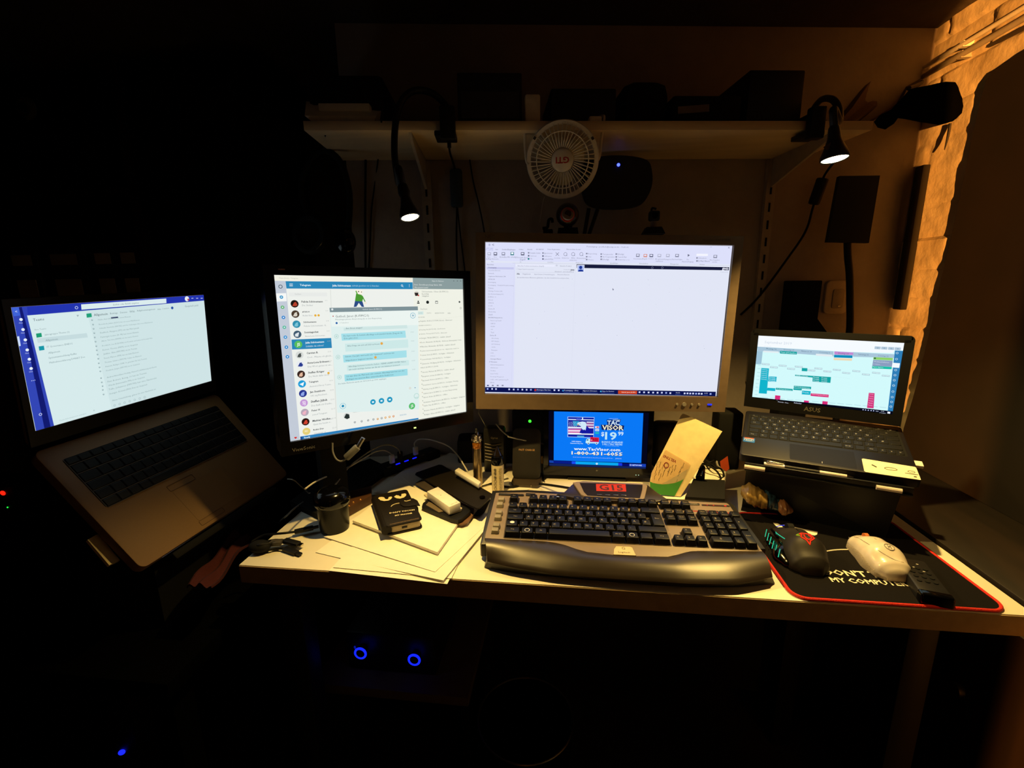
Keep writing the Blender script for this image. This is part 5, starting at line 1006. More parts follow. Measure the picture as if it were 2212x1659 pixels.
b = T.l(); b.m(mat('grey_logo', '#85817e', .4)).tube([on2(-.014+.0068*math.cos(a), -.004+.0068*math.sin(a)) for a in [2*math.pi*k/20 for k in range(20)]], .0006, n=5, sub=1, closed=True)
b.tube([on2(-.0175, -.0015), on2(-.010, -.003)], .0006, n=5, sub=1); b.tube([on2(-.018, -.005), on2(-.0105, -.0065)], .0006, n=5, sub=1); b.tube([on2(-.0140, -.0020), on2(-.0142, -.0060)], .0005, n=5, sub=1); b.build('logo', T.o, label='round grey logo')
b = T.l(); b.m(mat('seam_line', '#6f675e', .6)).tube([on2(.052, .014), on2(.030, .018), on2(.0, .019), on2(-.022, .014), on2(-.036, .0), on2(-.040, -.012)], .0003, n=4); b.tube([on2(.05, .0), on2(.03, .0), on2(.012, .0)], .0003, n=4); b.build('seam', T.o)
b = T.l(); b.m(mat('orange_wheel', '#c8703a', .5)).cyl((.038, -.003, .0265), (.038, .003, .0265), .0062, n=20); b.build('scroll_wheel', T.o, label='orange scroll wheel')
# remote control
rc = lambda x, y: pz(1840+x/5.53, 1050+y/5.53, ZP+.016)
q = [rc(590, 880), rc(800, 850), rc(1212, 1338), rc(850, 1292)]
ym = (q[2]+q[3])/2; yf = (q[0]+q[1])/2; dr = (yf-ym); LR = dr.length; dr.normalize(); sr = Vector((dr.y, -dr.x, 0))
T = Thing('remote_control', 'slim black remote control lying across the mouse mat beside the white mouse', 'remote', frame_from(sr, dr, (0, 0, 1), Vector((ym.x, ym.y, ZP))))
b = T.l(); b.m(mat('dark_remote_body', '#1a1a1e', .4)).prism(rrect(-.020, 0, .020, LR, .004), .0005, .016, bev=.003); b.build('body', T.o)
b = T.l(); b.m(GLOSS).prism(rrect(-.0202, -.003, .0202, .012, .003), .0008, .0168, bev=.003); b.build('end_cap', T.o)
for i in range(12):
    b = T.l(); b.m(BLACKM).cyl((-.010+.010*(i % 3), .035+.012*(i//3), .0155), (-.010+.010*(i % 3), .035+.012*(i//3), .0172), .0032, n=12); b.build('button', T.o)
b = T.l(); b.m(WHITEP)
for x, y in ((-.011, LR-.020), (.004, LR-.016), (-.004, LR-.027), (.006, LR-.036)): b.box((x, y, .0162), (.003, .0012, .0004))
b.build('symbols', T.o)

# ------------------------------------------------------------------ papers
ZS = DZ
def a4(P0, P1, side, z, name, label, curl=0.0, LW_=(.297, .21), grp='papers spread on the desk', tilt=0.0):
    A = pz(*P0, z); Bq = pz(*P1, z); d = (Bq-A).normalized(); n = Vector((-d.y, d.x, 0))*side
    c = [A, A+d*LW_[0], A+d*LW_[0]+n*LW_[1], A+n*LW_[1]]
    b = MB(); b.m(PAPER); sheet(b, c, .0004, 10, lambda u, v: curl*((1-u)**2+0*(v)) + tilt*(1-v)**3)
    return single(b, name, label, 'paper', grp)
C_BR, C_L = (966, 1262), (706, 1198)
a4((966, 1262), (1046, 1106), 1, DZ+.0004, 'paper_sheet', 'lowest white sheet whose corner reaches the front desk edge by the keyboard', LW_=(.297, .21))
a4((958, 1259), (706, 1199), -1, DZ+.0010, 'paper_sheet', 'white sheet fanned out to the front left over the desk edge corner', .004, LW_=(.262, .21))
a4((975, 1250), (1040, 1112), 1, DZ+.0018, 'paper_sheet', 'white sheet second from the keyboard, its long edge nearly parallel to the keyboard side', LW_=(.28, .21))
a4((940, 1238), (710, 1163), -1, DZ+.0032, 'paper_sheet', 'white sheet pointing its left corner at the black canister', .002, LW_=(.262, .21))
for i, (p0, p1, lb) in enumerate((((806, 1066), (850, 1032), 'cream sheet whose back left corner lies under the eyed phone wallet'), ((846, 1034), (900, 1010), 'cream sheet with its jagged corner towards the lit usb hub'), ((866, 1028), (935, 1010), 'cream sheet poking out behind the open phone cover'))):
    z = DZ+.0048+i*.0008; A = pz(*p0, z); B_ = pz(*p1, z); d = (B_-A).normalized(); n = Vector((d.y, -d.x, 0))
    b = MB(); b.m(PAPER); sheet(b, [A, A+d*.21, A+d*.21+n*.17, A+n*.17], .0004, 6); single(b, 'paper_sheet', lb, 'paper', 'papers spread on the desk')
# top pad raised on the pile: casts the brown shadow line
zt = DZ+.0122
q = [pz(761.7, 1124, zt), pz(945, 1193, zt), pz(1012, 1098, zt), pz(865, 1042, zt)]
b = MB(); b.m(PAPER); b.hexa([p for p in q], [p-Vector((0, 0, .0048)) for p in q]); single(b, 'paper_pad', 'topmost white pad carrying the phone wallet, raised above the other papers', 'paper')
q = [pz(x, y, DZ+.0078) for x, y in ((1008, 1012), (1040, 1000), (1075, 1045), (1040, 1060))]
q = [pz(x, y, DZ+.0006) for x, y in ((1086, 1062), (1105, 1043), (1215, 1058), (1190, 1064))]
b = MB(); b.m(PAPER); sheet(b, [pz(1060, 1048, DZ+.0006), pz(1100, 1032, DZ+.0006), pz(1165, 1048, DZ+.0006), pz(1125, 1064, DZ+.0006)], .0004, 4); single(b, 'paper_sheet', 'small white sheet under the e-liquid bottle and the phone charger', 'paper')

# ------------------------------------------------------------------ phone wallet with eyes
c3 = lambda x, y: (780+x/7.373, 990+y/7.373)
zc = zt+.0205
W4 = [pz(*c3(*p), zc) for p in ((170, 590), (700, 500), (1010, 950), (455, 1085))]   # back-left, back-right, front-right, front-left
mid = (W4[0]+W4[1]+W4[2]+W4[3])/4; dx_ = ((W4[1]-W4[0])+(W4[2]-W4[3])).normalized(); dy_ = Vector((-dx_.y, dx_.x, 0))
T = Thing('phone_wallet', 'black leather phone wallet with white angry eyes and warning text', 'phone case', frame_from(dx_, dy_, (0, 0, 1), Vector((mid.x, mid.y, zt+.0002))))
WW = ((W4[1]-W4[0]).length+(W4[2]-W4[3]).length)/4; WH = ((W4[3]-W4[0]).length+(W4[2]-W4[1]).length)/4
M_LEA = mat('black_leather', '#15100d', .6, spec=.25, bump=.15, scale=250)
b = T.l(); b.m(M_LEA).prism(rrect(-WW, -WH, WW, WH, .008), 0, .0032, bev=.001); b.build('back_cover', T.o)
b = T.l(); b.m(M_LEA).prism(rrect(-WW, -WH, WW, WH, .008), .0172, .0205, bev=.0012); b.build('front_cover', T.o)
b = T.l(); b.m(M_LEA).tube([(-WW+.001, -WH+.004, .0102), (-WW+.001, WH-.004, .0102)], .0098, n=16, sub=1); b.build('spine', T.o)
b = T.l(); b.m(mat('phone_shell', '#b8a684', .4)).prism(rrect(-WW+.009, -WH+.003, WW-.003, WH-.003, .006), .0036, .0168, bev=.003); b.m(BLACK).box((0, -WH+.0025, .0100), (.010, .002, .003)); b.build('phone', T.o)
wp = lambda x, y: (lambda p: (p.x, p.y))(T.loc(pz(*c3(x, y), zc)))
b = T.l(); b.m(mat('cream_print', '#ecdcae', .6))
for ply in ([(272, 640), (290, 622), (330, 618), (370, 625), (378, 645), (400, 656), (430, 652), (442, 620), (480, 612), (495, 622), (480, 650), (440, 676), (370, 684), (310, 672)], [(525, 615), (560, 590), (600, 596), (622, 610), (640, 604), (645, 572), (700, 562), (720, 575), (715, 600), (680, 628), (620, 645), (560, 638)]):
    b.face([(*wp(*p), .0208) for p in ply][::-1])
b.tube([(*wp(*p), .0208) for p in ((475, 775), (500, 750), (550, 730), (610, 718))], .0008, n=5)
a, c = wp(455, 880), wp(850, 818); 
def txt2(st, a, c, z, hmax):
    d = Vector((c[0]-a[0], c[1]-a[1])); ang = math.atan2(d.y, d.x); b.text(st, TR((a[0]+c[0])/2, (a[1]+c[1])/2, z) @ Matrix.Rotation(ang, 4, 'Z'), width=d.length, maxh=hmax, bold=True)
txt2("DON'T TOUCH", wp(452, 876), wp(850, 822), .0208, .0135); txt2('MY PHONE', wp(540, 916), wp(812, 876), .0208, .0105); b.build('print', T.o, label='cream eyes and lettering')
b = T.l(); b.m(mat('tan_stitch', '#a07c50', .7)); 
for y0 in (-WH+.004,): 
    for k in range(22): x = -WW+.008+k*(2*WW-.016)/21; b.tube([(x, y0-.001, .0207), (x+.0012, y0+.0022, .0207)], .0004, n=4, sub=1)
b.build('stitching', T.o)
b = T.l(); a = wp(620, 740); c = wp(930, 760); b.m(M_LEA)
pc = [wp(*p) for p in ((612, 700), (640, 668), (830, 652), (900, 690), (940, 765), (880, 760), (760, 780), (680, 782), (630, 755))]
b.prism(pc[::-1], .0208, .0232, bev=.0008); pe = wp(935, 770); b.box((WW+.001, pe[1], .012), (.0025, .016, .022), bev=.001); b.build('clasp', T.o)
b = T.l(); b.m(mat('cream_print', '#ecdcae', .6)); b.tube([(*wp(*p), .0234) for p in ((690, 700), (720, 706), (750, 700), (790, 688))], .0009, n=5); b.build('clasp_print', T.o)

# ------------------------------------------------------------------ open phone cover
T = Thing('open_phone_cover', 'opened black flip phone cover lying between the wallet and the vape', 'phone case', Matrix.Translation(pz(985, 1075, DZ+.0085)))
w3 = lambda x, y, z: pz(*c3(x, y), z)
def slab(pts, z1, th, zs=None): 
    P = [w3(x, y, z1 if zs is None else zs[i]) for i, (x, y) in enumerate(pts)]; return P, [p-Vector((0, 0, th)) for p in P]
b = T.w(); b.m(mat('brown_leather_edge', '#6a4a30', .5)); b.hexa(*slab([(960, 825), (985, 765), (1090, 640), (1300, 560), (1800, 800), (1785, 905), (1690, 1030), (1600, 1058), (1500, 1035)], DZ+.013, .003)); b.build('back_cover', T.o)
b = T.w(); b.m(BLACK); b.hexa(*slab([(968, 770), (985, 715), (1060, 650), (1200, 600), (1720, 790), (1740, 840), (1600, 960), (1540, 985), (1440, 965)], DZ+.022, .008)); b.build('phone_shell', T.o)
b = T.w(); b.m(mat('grey_inner', '#6a5c48', .5)); b.hexa(*slab([(1030, 740), (1080, 690), (1330, 810), (1330, 840), (1240, 860)], DZ+.0232, .001)); b.build('inner_plate', T.o)
b = T.w(); b.m(M_LEA); b.hexa(*slab([(862, 250), (880, 225), (980, 190), (1240, 100), (1290, 105), (2080, 560), (2085, 600), (1880, 790), (1840, 792), (1740, 748)], 0, .003, [DZ+.016, DZ+.016, DZ+.018, DZ+.020, DZ+.020, DZ+.034, DZ+.034, DZ+.036, DZ+.036, DZ+.034])); b.build('front_flap', T.o)
b = T.w(); b.m(mat('dark_grey_suede', '#3b322e', .8)); b.hexa(*slab([(862, 405), (880, 385), (965, 335), (1300, 480), (1200, 560), (1060, 520), (880, 420)], DZ+.014, .0015)); b.build('inner_pocket', T.o)
b = T.w(); b.m(M_LEA); b.hexa(*slab([(1780, 925), (1900, 760), (2030, 640), (2065, 655), (1965, 860), (1890, 925), (1830, 935)], DZ+.010, .0015)); b.build('side_flap', T.o)
b = T.w(); b.m(GLOSS); q = w3(1930, 610, DZ+.0375); b.cyl(q, q-Vector((0, 0, .002)), .006, n=14); b.build('camera_hole', T.o)
# white adapters
def wbox(name, label, top, z1, z0, mt, grp=None):
    b = MB(); P = [w3(x, y, z1) for x, y in top]; b.m(mt).hexa(P, [Vector((p.x, p.y, z0)) for p in P])
    bmesh.ops.remove_doubles(b.bm, verts=b.bm.verts, dist=1e-6)
    bmesh.ops.bevel(b.bm, geom=b.bm.edges[:], offset=.0015, segments=2, profile=.5, affect='EDGES')
    return b
b = wbox('x', '', [(1045, 525), (1225, 450), (1585, 700), (1405, 775)], DZ+.043, DZ+.0265, WHITEP)
b.m(mat('adapter_print', '#8b8578', .6)); d_ = (w3(1585, 700, DZ+.043)-w3(1405, 775, DZ+.043)); q = w3(1480, 715, DZ+.0433); b.text('24W USB', TR(q.x, q.y, DZ+.0432) @ Matrix.Rotation(math.atan2(d_.y, d_.x), 4, 'Z'), width=.016)
q = w3(1270, 588, DZ+.0431); b.cyl(q, q+Vector((0, 0, .0004)), .0012, n=8)
b.m(BLACK); single(b, 'power_adapter', 'white oblong power adapter lying on the open black phone cover', 'adapter')
b = MB(); P = [w3(x, y, DZ+.0265) for x, y in ((1000, 575), (1150, 520), (1610, 790), (1590, 820), (1400, 880), (1370, 860))]; b.m(mat('silver_phone', '#cfc2a4', .3)).hexa(P, [p-Vector((0, 0, .0035)) for p in P]); single(b, 'thin_phone', 'thin silver edged phone under the white power adapter', 'phone')
b = wbox('x', '', [(1490, 190), (1555, 145), (1910, 370), (1870, 420)], DZ+.046, DZ+.036, WHITEP)
single(b, 'power_adapter', 'white slim charger block behind the open phone cover beside the vape', 'adapter')

# ------------------------------------------------------------------ canister and cables at the left end
pc_ = pz(722, 1147, DZ+.0)
T = Thing('black_canister', 'glossy black round canister with domed lid at the left end of the desk', 'canister', Matrix.Translation((pc_.x, pc_.y+.004, DZ)))
b = T.l(); b.m(mat('smoked_plastic', '#060505', .30, spec=.25)).lathe([(.024, .0003), (.0265, .002), (.028, .010), (.029, .050), (.0295, .056)], n=40); b.build('body', T.o)
b = T.l(); b.m(GLOSS).lathe([(.0300, .056), (.0335, .060), (.0345, .068), (.0335, .076), (.029, .083), (.020, .0875), (.008, .0895), (.0001, .090)], n=40); b.build('lid', T.o)
def cable(name, label, pts, r, mt, grp=None, extra=None):
    b = MB(); b.m(mt).tube(pts, r, n=8)
    if extra: extra(b)
    return single(b, name, label, 'cable', grp)
z = DZ+.006
e_ = lambda x, y, zz=.006: pz(560+x/7.373, 990+y/7.373, DZ+zz)
def plug(b, p, q, r, mt, mt2=None, ln=.010):
    p, q = Vector(p), Vector(q); d = (q-p).normalized(); up = Vector((0, 0, 1)); s_ = d.cross(up).normalized(); up = s_.cross(d)
    Rm = Matrix((d, s_, up)).transposed(); b.m(mt).box((p+q)/2, ((q-p).length, r*2, r*1.1), R=Rm, bev=.001)
    if mt2: b.m(mt2).box(q+d*ln/2, (ln, r*1.3, r*.6), R=Rm)
cable('cable', 'black cable with long plug pointing at the canister', [e_(-120, 1330, .004), e_(60, 1230, .01), e_(250, 1205, .014), e_(420, 1190, .014), e_(570, 1170, .010)], .0022, CABLE, 'loose black cables on the left desk end', lambda b: plug(b, e_(560, 1172, .010), e_(860, 1105, .010), .0055, BLACK, BLACK))
cable('cable', 'black cable ending in a silver tipped usb plug near the front edge', [e_(-140, 1400, .004), e_(100, 1330, .012), e_(260, 1300, .012), e_(400, 1310, .010)], .0022, CABLE, 'loose black cables on the left desk end', lambda b: plug(b, e_(400, 1310, .010), e_(630, 1370, .008), .006, BLACK, CHROME, .008))
cable('cable', 'black cable coil hanging over the left front edge', [e_(-150, 1450, .003), e_(-20, 1390, .018), e_(120, 1370, .016), e_(230, 1345, .014), e_(330, 1340, .012)], .0026, BLACK, 'loose black cables on the left desk end', lambda b: plug(b, e_(180, 1350, .012), e_(360, 1338, .012), .007, mat('grey_plug', '#4a4642', .35)))
cable('cable', 'short black adapter cable with flat plug lying on the white desk edge', [e_(0, 1480, .006), e_(150, 1460, .006), e_(260, 1440, .005), e_(400, 1440, .005)], .0022, CABLE, 'loose black cables on the left desk end', lambda b: plug(b, e_(400, 1440, .004), e_(600, 1510, .004), .0055, BLACK, BLACK))
b = MB(); q = e_(20, 1490, .0); b.m(BLACKM).sph(q+Vector((0, .0, .011)), (.020, .015, .0105), 20); single(b, 'cable_reel', 'black rounded cable reel at the front left corner of the desk', 'cable reel')
BRD = mat('braided_cable', '#8a8680', .7, var=.9, scale=900)
cable('cable', 'speckled braided cable running over the left edge of the desk', [e_(700, 700, .012), e_(560, 800, .012), e_(430, 920, .010), e_(380, 960, .0), e_(300, 1040, -.06)], .0018, BRD)
cable('cable', 'thin grey cable end sticking up behind the canister', [e_(450, 330, .06), e_(550, 350, .06), e_(680, 460, .03), e_(790, 560, .012)], .0013, CABLEW, None, lambda b: plug(b, e_(790, 560, .012), e_(850, 585, .010), .003, CABLEW))
cable('cable', 'thin black cable curling behind the canister', [e_(880, 415, .02), e_(960, 405, .03), e_(1060, 440, .02), e_(1130, 460, .006)], .0015, CABLE, None, lambda b: plug(b, e_(1060, 440, .018), e_(1130, 462, .012), .003, DGREY))
# brown leather strap with brass studs beside the papers
T = Thing('leather_case', 'dark leather case with brass studs between the canister and the papers', 'case', Matrix.Translation(e_(1600, 680, .0)))
P = [e_(1420, 790, .020), e_(1785, 590, .020), e_(1785, 440, .022), e_(1300, 560, .022)]
b = T.w(); b.m(mat('dark_brown_leather', '#4a2e1c', .5)).hexa(P, [Vector((p.x, p.y, DZ+.001)) for p in P]); b.build('body', T.o)
for x, y in ((1440, 770), (1508, 710), (1620, 668)):
    b = T.w(); q = e_(x, y, .018); b.m(mat('brass', '#d0924a', .3, metal=.8)).sph(q+Vector((0, -.003, 0)), (.0035, .003, .005), 12); b.build('stud', T.o)

# ------------------------------------------------------------------ usb hub and its cables
c7b = lambda x, y: (700+x/7.373, 900+y/7.373)
h0 = pz(838, 1030, DZ); h1 = pz(946, 990, DZ); dh = (h1-h0).normalized(); nh = Vector((-dh.y, dh.x, 0)); LH = (h1-h0).length
T = Thing('usb_hub', 'black usb hub with three lit blue buttons under the square monitor', 'usb hub', frame_from(dh, nh, (0, 0, 1), h0))
b = T.l(); b.m(BLACK).box((LH/2, .022, .011), (LH+.02, .044, .022), bev=.003); b.build('body', T.o)
MBT = mat('grey_button', '#5d564c', .4)
for i in range(6):
    b = T.l(); b.m(em('#1018ff', 1.3) if 1 <= i <= 3 else MBT).prism(rrect(.002+i*LH/6.2, .002, .002+i*LH/6.2+.0135, .0062, .002, 3), .0221, .0236, bev=.0004); b.build('button', T.o, label='lit blue button' if 1 <= i <= 3 else None)
def hubp(x, y, zz=.0): return T.M @ Vector((x, y, zz))
def cpath(pts, t0, t1):
    n = len(pts)-1; return [pt(*c7b(x, y), t0+(t1-t0)*i/n) for i, (x, y) in enumerate(pts)]
pA = T.M @ Vector((.016, .024, .022)); pB = T.M @ Vector((.085, .024, .022))
def vplug(b, p, mt): b.m(mt).box(p+Vector((0, 0, .012)), (.013, .008, .022), R=rotz(math.degrees(math.atan2(dh.y, dh.x))), bev=.0015)
TP = (pA-CAM).length; tA = (CAMR.transposed() @ (pA-CAM)).z; tB = (CAMR.transposed() @ (pB-CAM)).z
qa = pt(*c7b(1085, 745), tA); qb = pt(*c7b(1462, 612), tB)
cable('usb_cable', 'pale usb cable arching left from the first port of the hub', [qa+Vector((0, 0, .020))]+cpath([(1060, 590), (960, 540), (820, 560), (640, 660), (400, 800), (150, 910), (-10, 975), (-160, 1050), (-300, 1150)], tA, .88), .0016, CABLEW, None, lambda b: vplug(b, qa, WHITEP))
cable('usb_cable', 'white usb cable arching right from the hub towards the steel vape', [qb+Vector((0, 0, .020))]+cpath([(1440, 430), (1500, 365), (1640, 360), (1780, 390), (1980, 470), (2130, 620), (2220, 760), (2290, 880)], tB, tB-.12), .0018, CABLEW, None, lambda b: vplug(b, qb, WHITEP))
cable('usb_cable', 'speckled braided usb cable arching over the hub', cpath([(1215, 660), (1195, 540), (1100, 465), (960, 450), (800, 510), (600, 640), (400, 800), (260, 980), (180, 1085), (110, 1200), (60, 1330)], tA+.01, .90), .0016, BRD, None, lambda b: vplug(b, pt(*c7b(1215, 690), tA), BLACK))
def ferr(b):
    b.m(mat('grey_ferrite', '#5b5a58', .5)); b.cyl(pt(*c7b(350, 660), .90), pt(*c7b(540, 480), .90), .0072, n=20, bev=.002)
    b.m(STEEL).cyl(pt(*c7b(535, 490), .90), pt(*c7b(625, 340), .90), .0042, n=14)
cable('monitor_cable', 'grey monitor cable with thick ferrite barrel below the square monitor', cpath([(135, 420), (140, 560), (190, 670), (270, 712), (350, 670)], .90, .90), .0018, mat('grey_cable', '#6b6a68', .5), None, ferr)

# ------------------------------------------------------------------ vape, bottle, radio, charger
c4 = lambda x, y: (1000+x/8.296, 860+y/8.296)
pv = pz(1033, 1051, DZ)
T = Thing('vape_pen', 'steel vape pen with amber glass tank standing by the keyboard', 'vape', Matrix.Translation((pv.x, pv.y, DZ)))
tv = (CAMR.transposed() @ (pv-CAM)).z; kx = tv/1000
b = T.l(); b.m(mat('brushed_steel', '#a08d70', .28, metal=1.0)).lathe([(r_*1.2, z_) for r_, z_ in [(.0086, 0), (.0090, .001), (.0090, .094), (.0088, .096), (.0092, .0965), (.0092, .098)]], n=28); b.build('battery_tube', T.o)
b = T.l(); b.m(BLACK).box((.003, -.0088, .066), (.0060, .0014, .0150), bev=.0006); b.build('fire_button', T.o)
b = T.l(); b.m(mat('amber_glass', '#a8661c', .12, metal=.35, coat=.6)).lathe([(r_*1.2, z_) for r_, z_ in [(.0086, .098), (.0089, .099), (.0089, .113), (.0086, .114)]], n=28); b.build('tank', T.o, label='amber tank')
b = T.l(); b.m(CHROME).lathe([(r_*1.2, z_) for r_, z_ in [(.0095, .114), (.0100, .115), (.0100, .122), (.0086, .1225), (.0086, .124), (.0096, .1245), (.0096, .128), (.0050, .1285), (.0042, .129), (.0042, .136), (.0034, .1375)]], n=28)
for k in range(18): a = 2*math.pi*k/18; b.box((.0118*math.cos(a), .0118*math.sin(a), .1185), (.0012, .0012, .006), R=rotz(math.degrees(a)))
b.build('tank_cap', T.o)
b = T.l(); b.m(BLACK).lathe([(r_*1.2, z_) for r_, z_ in [(.0034, .1375), (.0040, .139), (.0028, .144), (.0022, .1448)]], n=16); b.build('mouthpiece', T.o)
pb_ = pz(1076, 1062, DZ)
T = Thing('liquid_bottle', 'small dropper bottle with black cap and printed cream label', 'bottle', Matrix.Translation((pb_.x, pb_.y, DZ+.001)))
LB = mat('cream_bottle_label', '#d8c8a0', .35); INK = mat('black_ink', '#1c1815', .6)
b = T.l(); b.m(LB).lathe([(.0125, 0), (.0140, .002), (.0142, .066), (.0138, .068)], n=32); b.build('label', T.o)
b = T.l(); b.m(GLOSS).lathe([(.0141, .068), (.0144, .069), (.0144, .078), (.0138, .084), (.0132, .088), (.0110, .0895)], n=32); b.build('cap', T.o)
b = T.l(); b.m(mat('smoky_tip', '#18120e', .15, coat=.5)).lathe([(.0105, .0895), (.0085, .094), (.0045, .102), (.0022, .108), (.0012, .110)], n=24); b.build('tip', T.o)
b = T.l(); b.m(INK)
for k, zz in enumerate((.058, .050, .040, .031, .022, .013)):
    a0 = math.radians(-104); r_ = .0146; cpt = Vector((r_*math.cos(a0), r_*math.sin(a0), zz)); tx_ = Vector((-math.sin(a0), math.cos(a0), 0))
    b.tube([cpt+tx_*.0032*math.cos(a)+Vector((0, 0, .0032*math.sin(a))) for a in [2*math.pi*j/14 for j in range(14)]], .0003, n=4, sub=1, closed=True)
    if k in (0, 1, 2): b.tube([cpt+tx_*.0014, cpt-tx_*.0014+Vector((0, 0, .001)), cpt+Vector((0, 0, -.0015))], .0007, n=4, sub=1)
b.m(INK)
M_ = Matrix.Rotation(math.radians(90), 4, 'X')
for j, (dx, t_) in enumerate(((.0072, '0mg/ml 10ml PG 50 VG 50'), (.0100, 'Aroma Liquid E 12/2019'))):
    a0 = math.radians(-62+j*14); cpt = Vector((.0146*math.cos(a0), .0146*math.sin(a0), .034)); b.text(t_, Matrix.Translation(cpt) @ Matrix.Rotation(a0+math.pi/2, 4, 'Z') @ M_ @ Matrix.Rotation(math.radians(-90), 4, 'Z'), width=.056)
b.m(mat('orange_ink', '#c86a30', .6)); a0 = math.radians(-80); b.box((.0144*math.cos(a0), .0144*math.sin(a0), .006), (.004, .0008, .0035), R=rotz(10)); b.build('print', T.o)
# ribbed radio with antenna
pr0 = pz(1066, 1030, DZ); 
T = Thing('handheld_radio', 'black handheld radio with ribbed grille and thin antenna behind the vape', 'radio', Matrix.Translation((pr0.x, pr0.y+.03, DZ)))
b = T.l(); b.m(mat('black_radio_plastic', '#1a1917', .4)).box((0, 0, .062), (.054, .034, .122), bev=.008); b.build('body', T.o)
b = T.l(); b.m(mat('bronze_rib', '#4f4030', .4))
for k in range(6): b.tube([(-.022, -.0175, .082-k*.0085), (0, -.0195, .080-k*.0085), (.020, -.0175, .084-k*.0085)], .0014, n=6)
b.build('grille', T.o)
b = T.l(); b.m(mat('pale_logo', '#cfc0a0', .5)).text('Gyrus', TR(.002, -.0176, .098) @ M_, width=.018); b.build('logo', T.o)
b = T.l(); b.m(em('#60ffb0', 1.2)).sph((-.004, -.0175, .024), (.0012, .0008, .0012), 8); b.build('status_light', T.o)
ant0 = pt(1033.5, 893, tv+.03); ant1 = pt(1037, 860, tv+.03); ant2 = pt(1038, 820, tv+.03)
b = T.w(); b.m(STEEL).tube([Vector((pr0.x-.02, pr0.y+.03, DZ+.118)), ant0, ant1], .0011, n=8, sub=1); b.m(BLACK).tube([ant1, ant2], .0022, n=10, sub=1); b.build('antenna', T.o)
# wireless charger
p0 = pz(1108, 1046, DZ); p1 = pz(1168, 1046, DZ); wch = (p1-p0).length; cc = (p0+p1)/2
T = Thing('phone_charger', 'upright black wireless charging pad reading FAST CHARGE', 'charger', Matrix.Translation((cc.x, cc.y, DZ)))
PC = cc+Vector((0, .004, 0)); til = math.radians(14); upv = Vector((0, math.sin(til), math.cos(til))); nch = Vector((0, -math.cos(til), math.sin(til)))
o_ = pp(1135, 1036, PC, nch); MC = frame_from((1, 0, 0), upv, nch, o_)
def cl(x, y): q = MC.inverted() @ pp(1000+x/8.296, 860+y/8.296, o_, nch); return (q.x, q.y)
x0_, y0_ = cl(882, 1440); x1_, y1_ = cl(1398, 545)
b = T.w(); b.M = T.I @ MC; b.m(mat('black_charger', '#1d1a18', .55)).prism(rrect(x0_, y0_, x1_, y1_, .013, 8), -.008, 0, bev=.0015); b.build('pad', T.o)
b = T.w(); b.M = T.I @ MC; b.m(mat('tan_print', '#e2b078', .5)); q = cl(1145, 927); q0, q1 = cl(1003, 927), cl(1287, 927); b.text('FAST CHARGE', TR(q[0], q[1], .0003), width=q1[0]-q0[0]); b.build('print', T.o)
b = T.l(); b.m(mat('charger_foot', '#3a3026', .35)).prism([(-wch*.55, -.006), (-wch*.40, -.020), (wch*.40, -.022), (wch*.52, -.010), (wch*.5, .05), (-wch*.5, .05)], .0005, .010, bev=.002); b.m(CHROME).sph((.012, -.0215, .006), (.001, .001, .001), 8); b.build('foot', T.o)
b = T.w(); q = pt(1171, 993, (CAMR.transposed() @ (o_-CAM)).z+.03); b.m(mat('tan_plug', '#b9924e', .5)).box(q, (.006, .004, .020), bev=.001); b.m(CABLE).tube([q-Vector((0, 0, .01)), q-Vector((0, -.01, .04)), pz(1175, 1040, DZ+.004)], .0016); b.build('plug', T.o)
# router with green lamp in the dark behind
q = pY(1144, 912, 1.185)
T = Thing('router', 'black router behind the charger with one green light', 'router', Matrix.Translation((q.x+.05, 1.225, DZ)))
b = T.l(); b.m(BLACK).box((0, 0, (q.z-DZ+.03)/2), (.20, .06, q.z-DZ+.03), bev=.008); b.build('body', T.o)
b = T.w(); b.m(em('#30ff28', 3)).sph((q.x, 1.194, q.z), (.0040, .0015, .0040), 12); b.build('status_light', T.o, label='green status light')
cable('cable', 'speckled cable hanging beside the radio', [pt(*c4(590, 460), 1.1), pt(*c4(700, 590), 1.1), pt(*c4(800, 670), 1.1), pt(*c4(880, 710), 1.1), pt(1180, 960, 1.15)], .0016, BRD)
cable('cable', 'dull black cable lying behind the vape', [pz(1010, 960, DZ+.05), pz(1030, 935, DZ+.06), pz(1070, 915, DZ+.06), pz(1100, 880, DZ+.12)], .002, CABLE)
cable('cable', 'black cable looping in front of the charger foot', [pz(1000, 1003, DZ+.012), pz(1010, 1015, DZ+.004), pz(1022, 1027, DZ+.003), pz(1050, 1046, DZ+.003)], .002, CABLE)

# dark clutter at the back of the desk
b = MB(); b.m(BLACKM).box((-.205, 1.175, DZ+.036), (.18, .07, .070), R=rotz(9.5), bev=.01); single(b, 'dark_filler_box', 'long black box added to darken the back of the desk behind the usb hub', 'cable box')  # black box added so the lit desk behind the hub reads dark
qa, qc = pY(1550, 940, 1.16), pY(1604, 940, 1.16)
b = MB(); zt2_ = pY(1575, 893, 1.16).z; b.m(BLACKM).box(((qa.x+qc.x)/2, 1.19, (zt2_+DZ)/2+.0005), (qc.x-qa.x, .06, zt2_-DZ), bev=.006); single(b, 'charger_block', 'upright black power block just left of the small black laptop', 'power supply')
qa, qc = pY(1410, 960, 1.14), pY(1478, 960, 1.14)
b = MB(); zt2_ = pY(1440, 918, 1.14).z; b.m(BLACK).box(((qa.x+qc.x)/2, 1.17, (zt2_+DZ)/2+.0005), (qc.x-qa.x, .05, zt2_-DZ), bev=.018, seg=4); single(b, 'mini_speaker', 'rounded black speaker behind the leaning cream card', 'speaker')
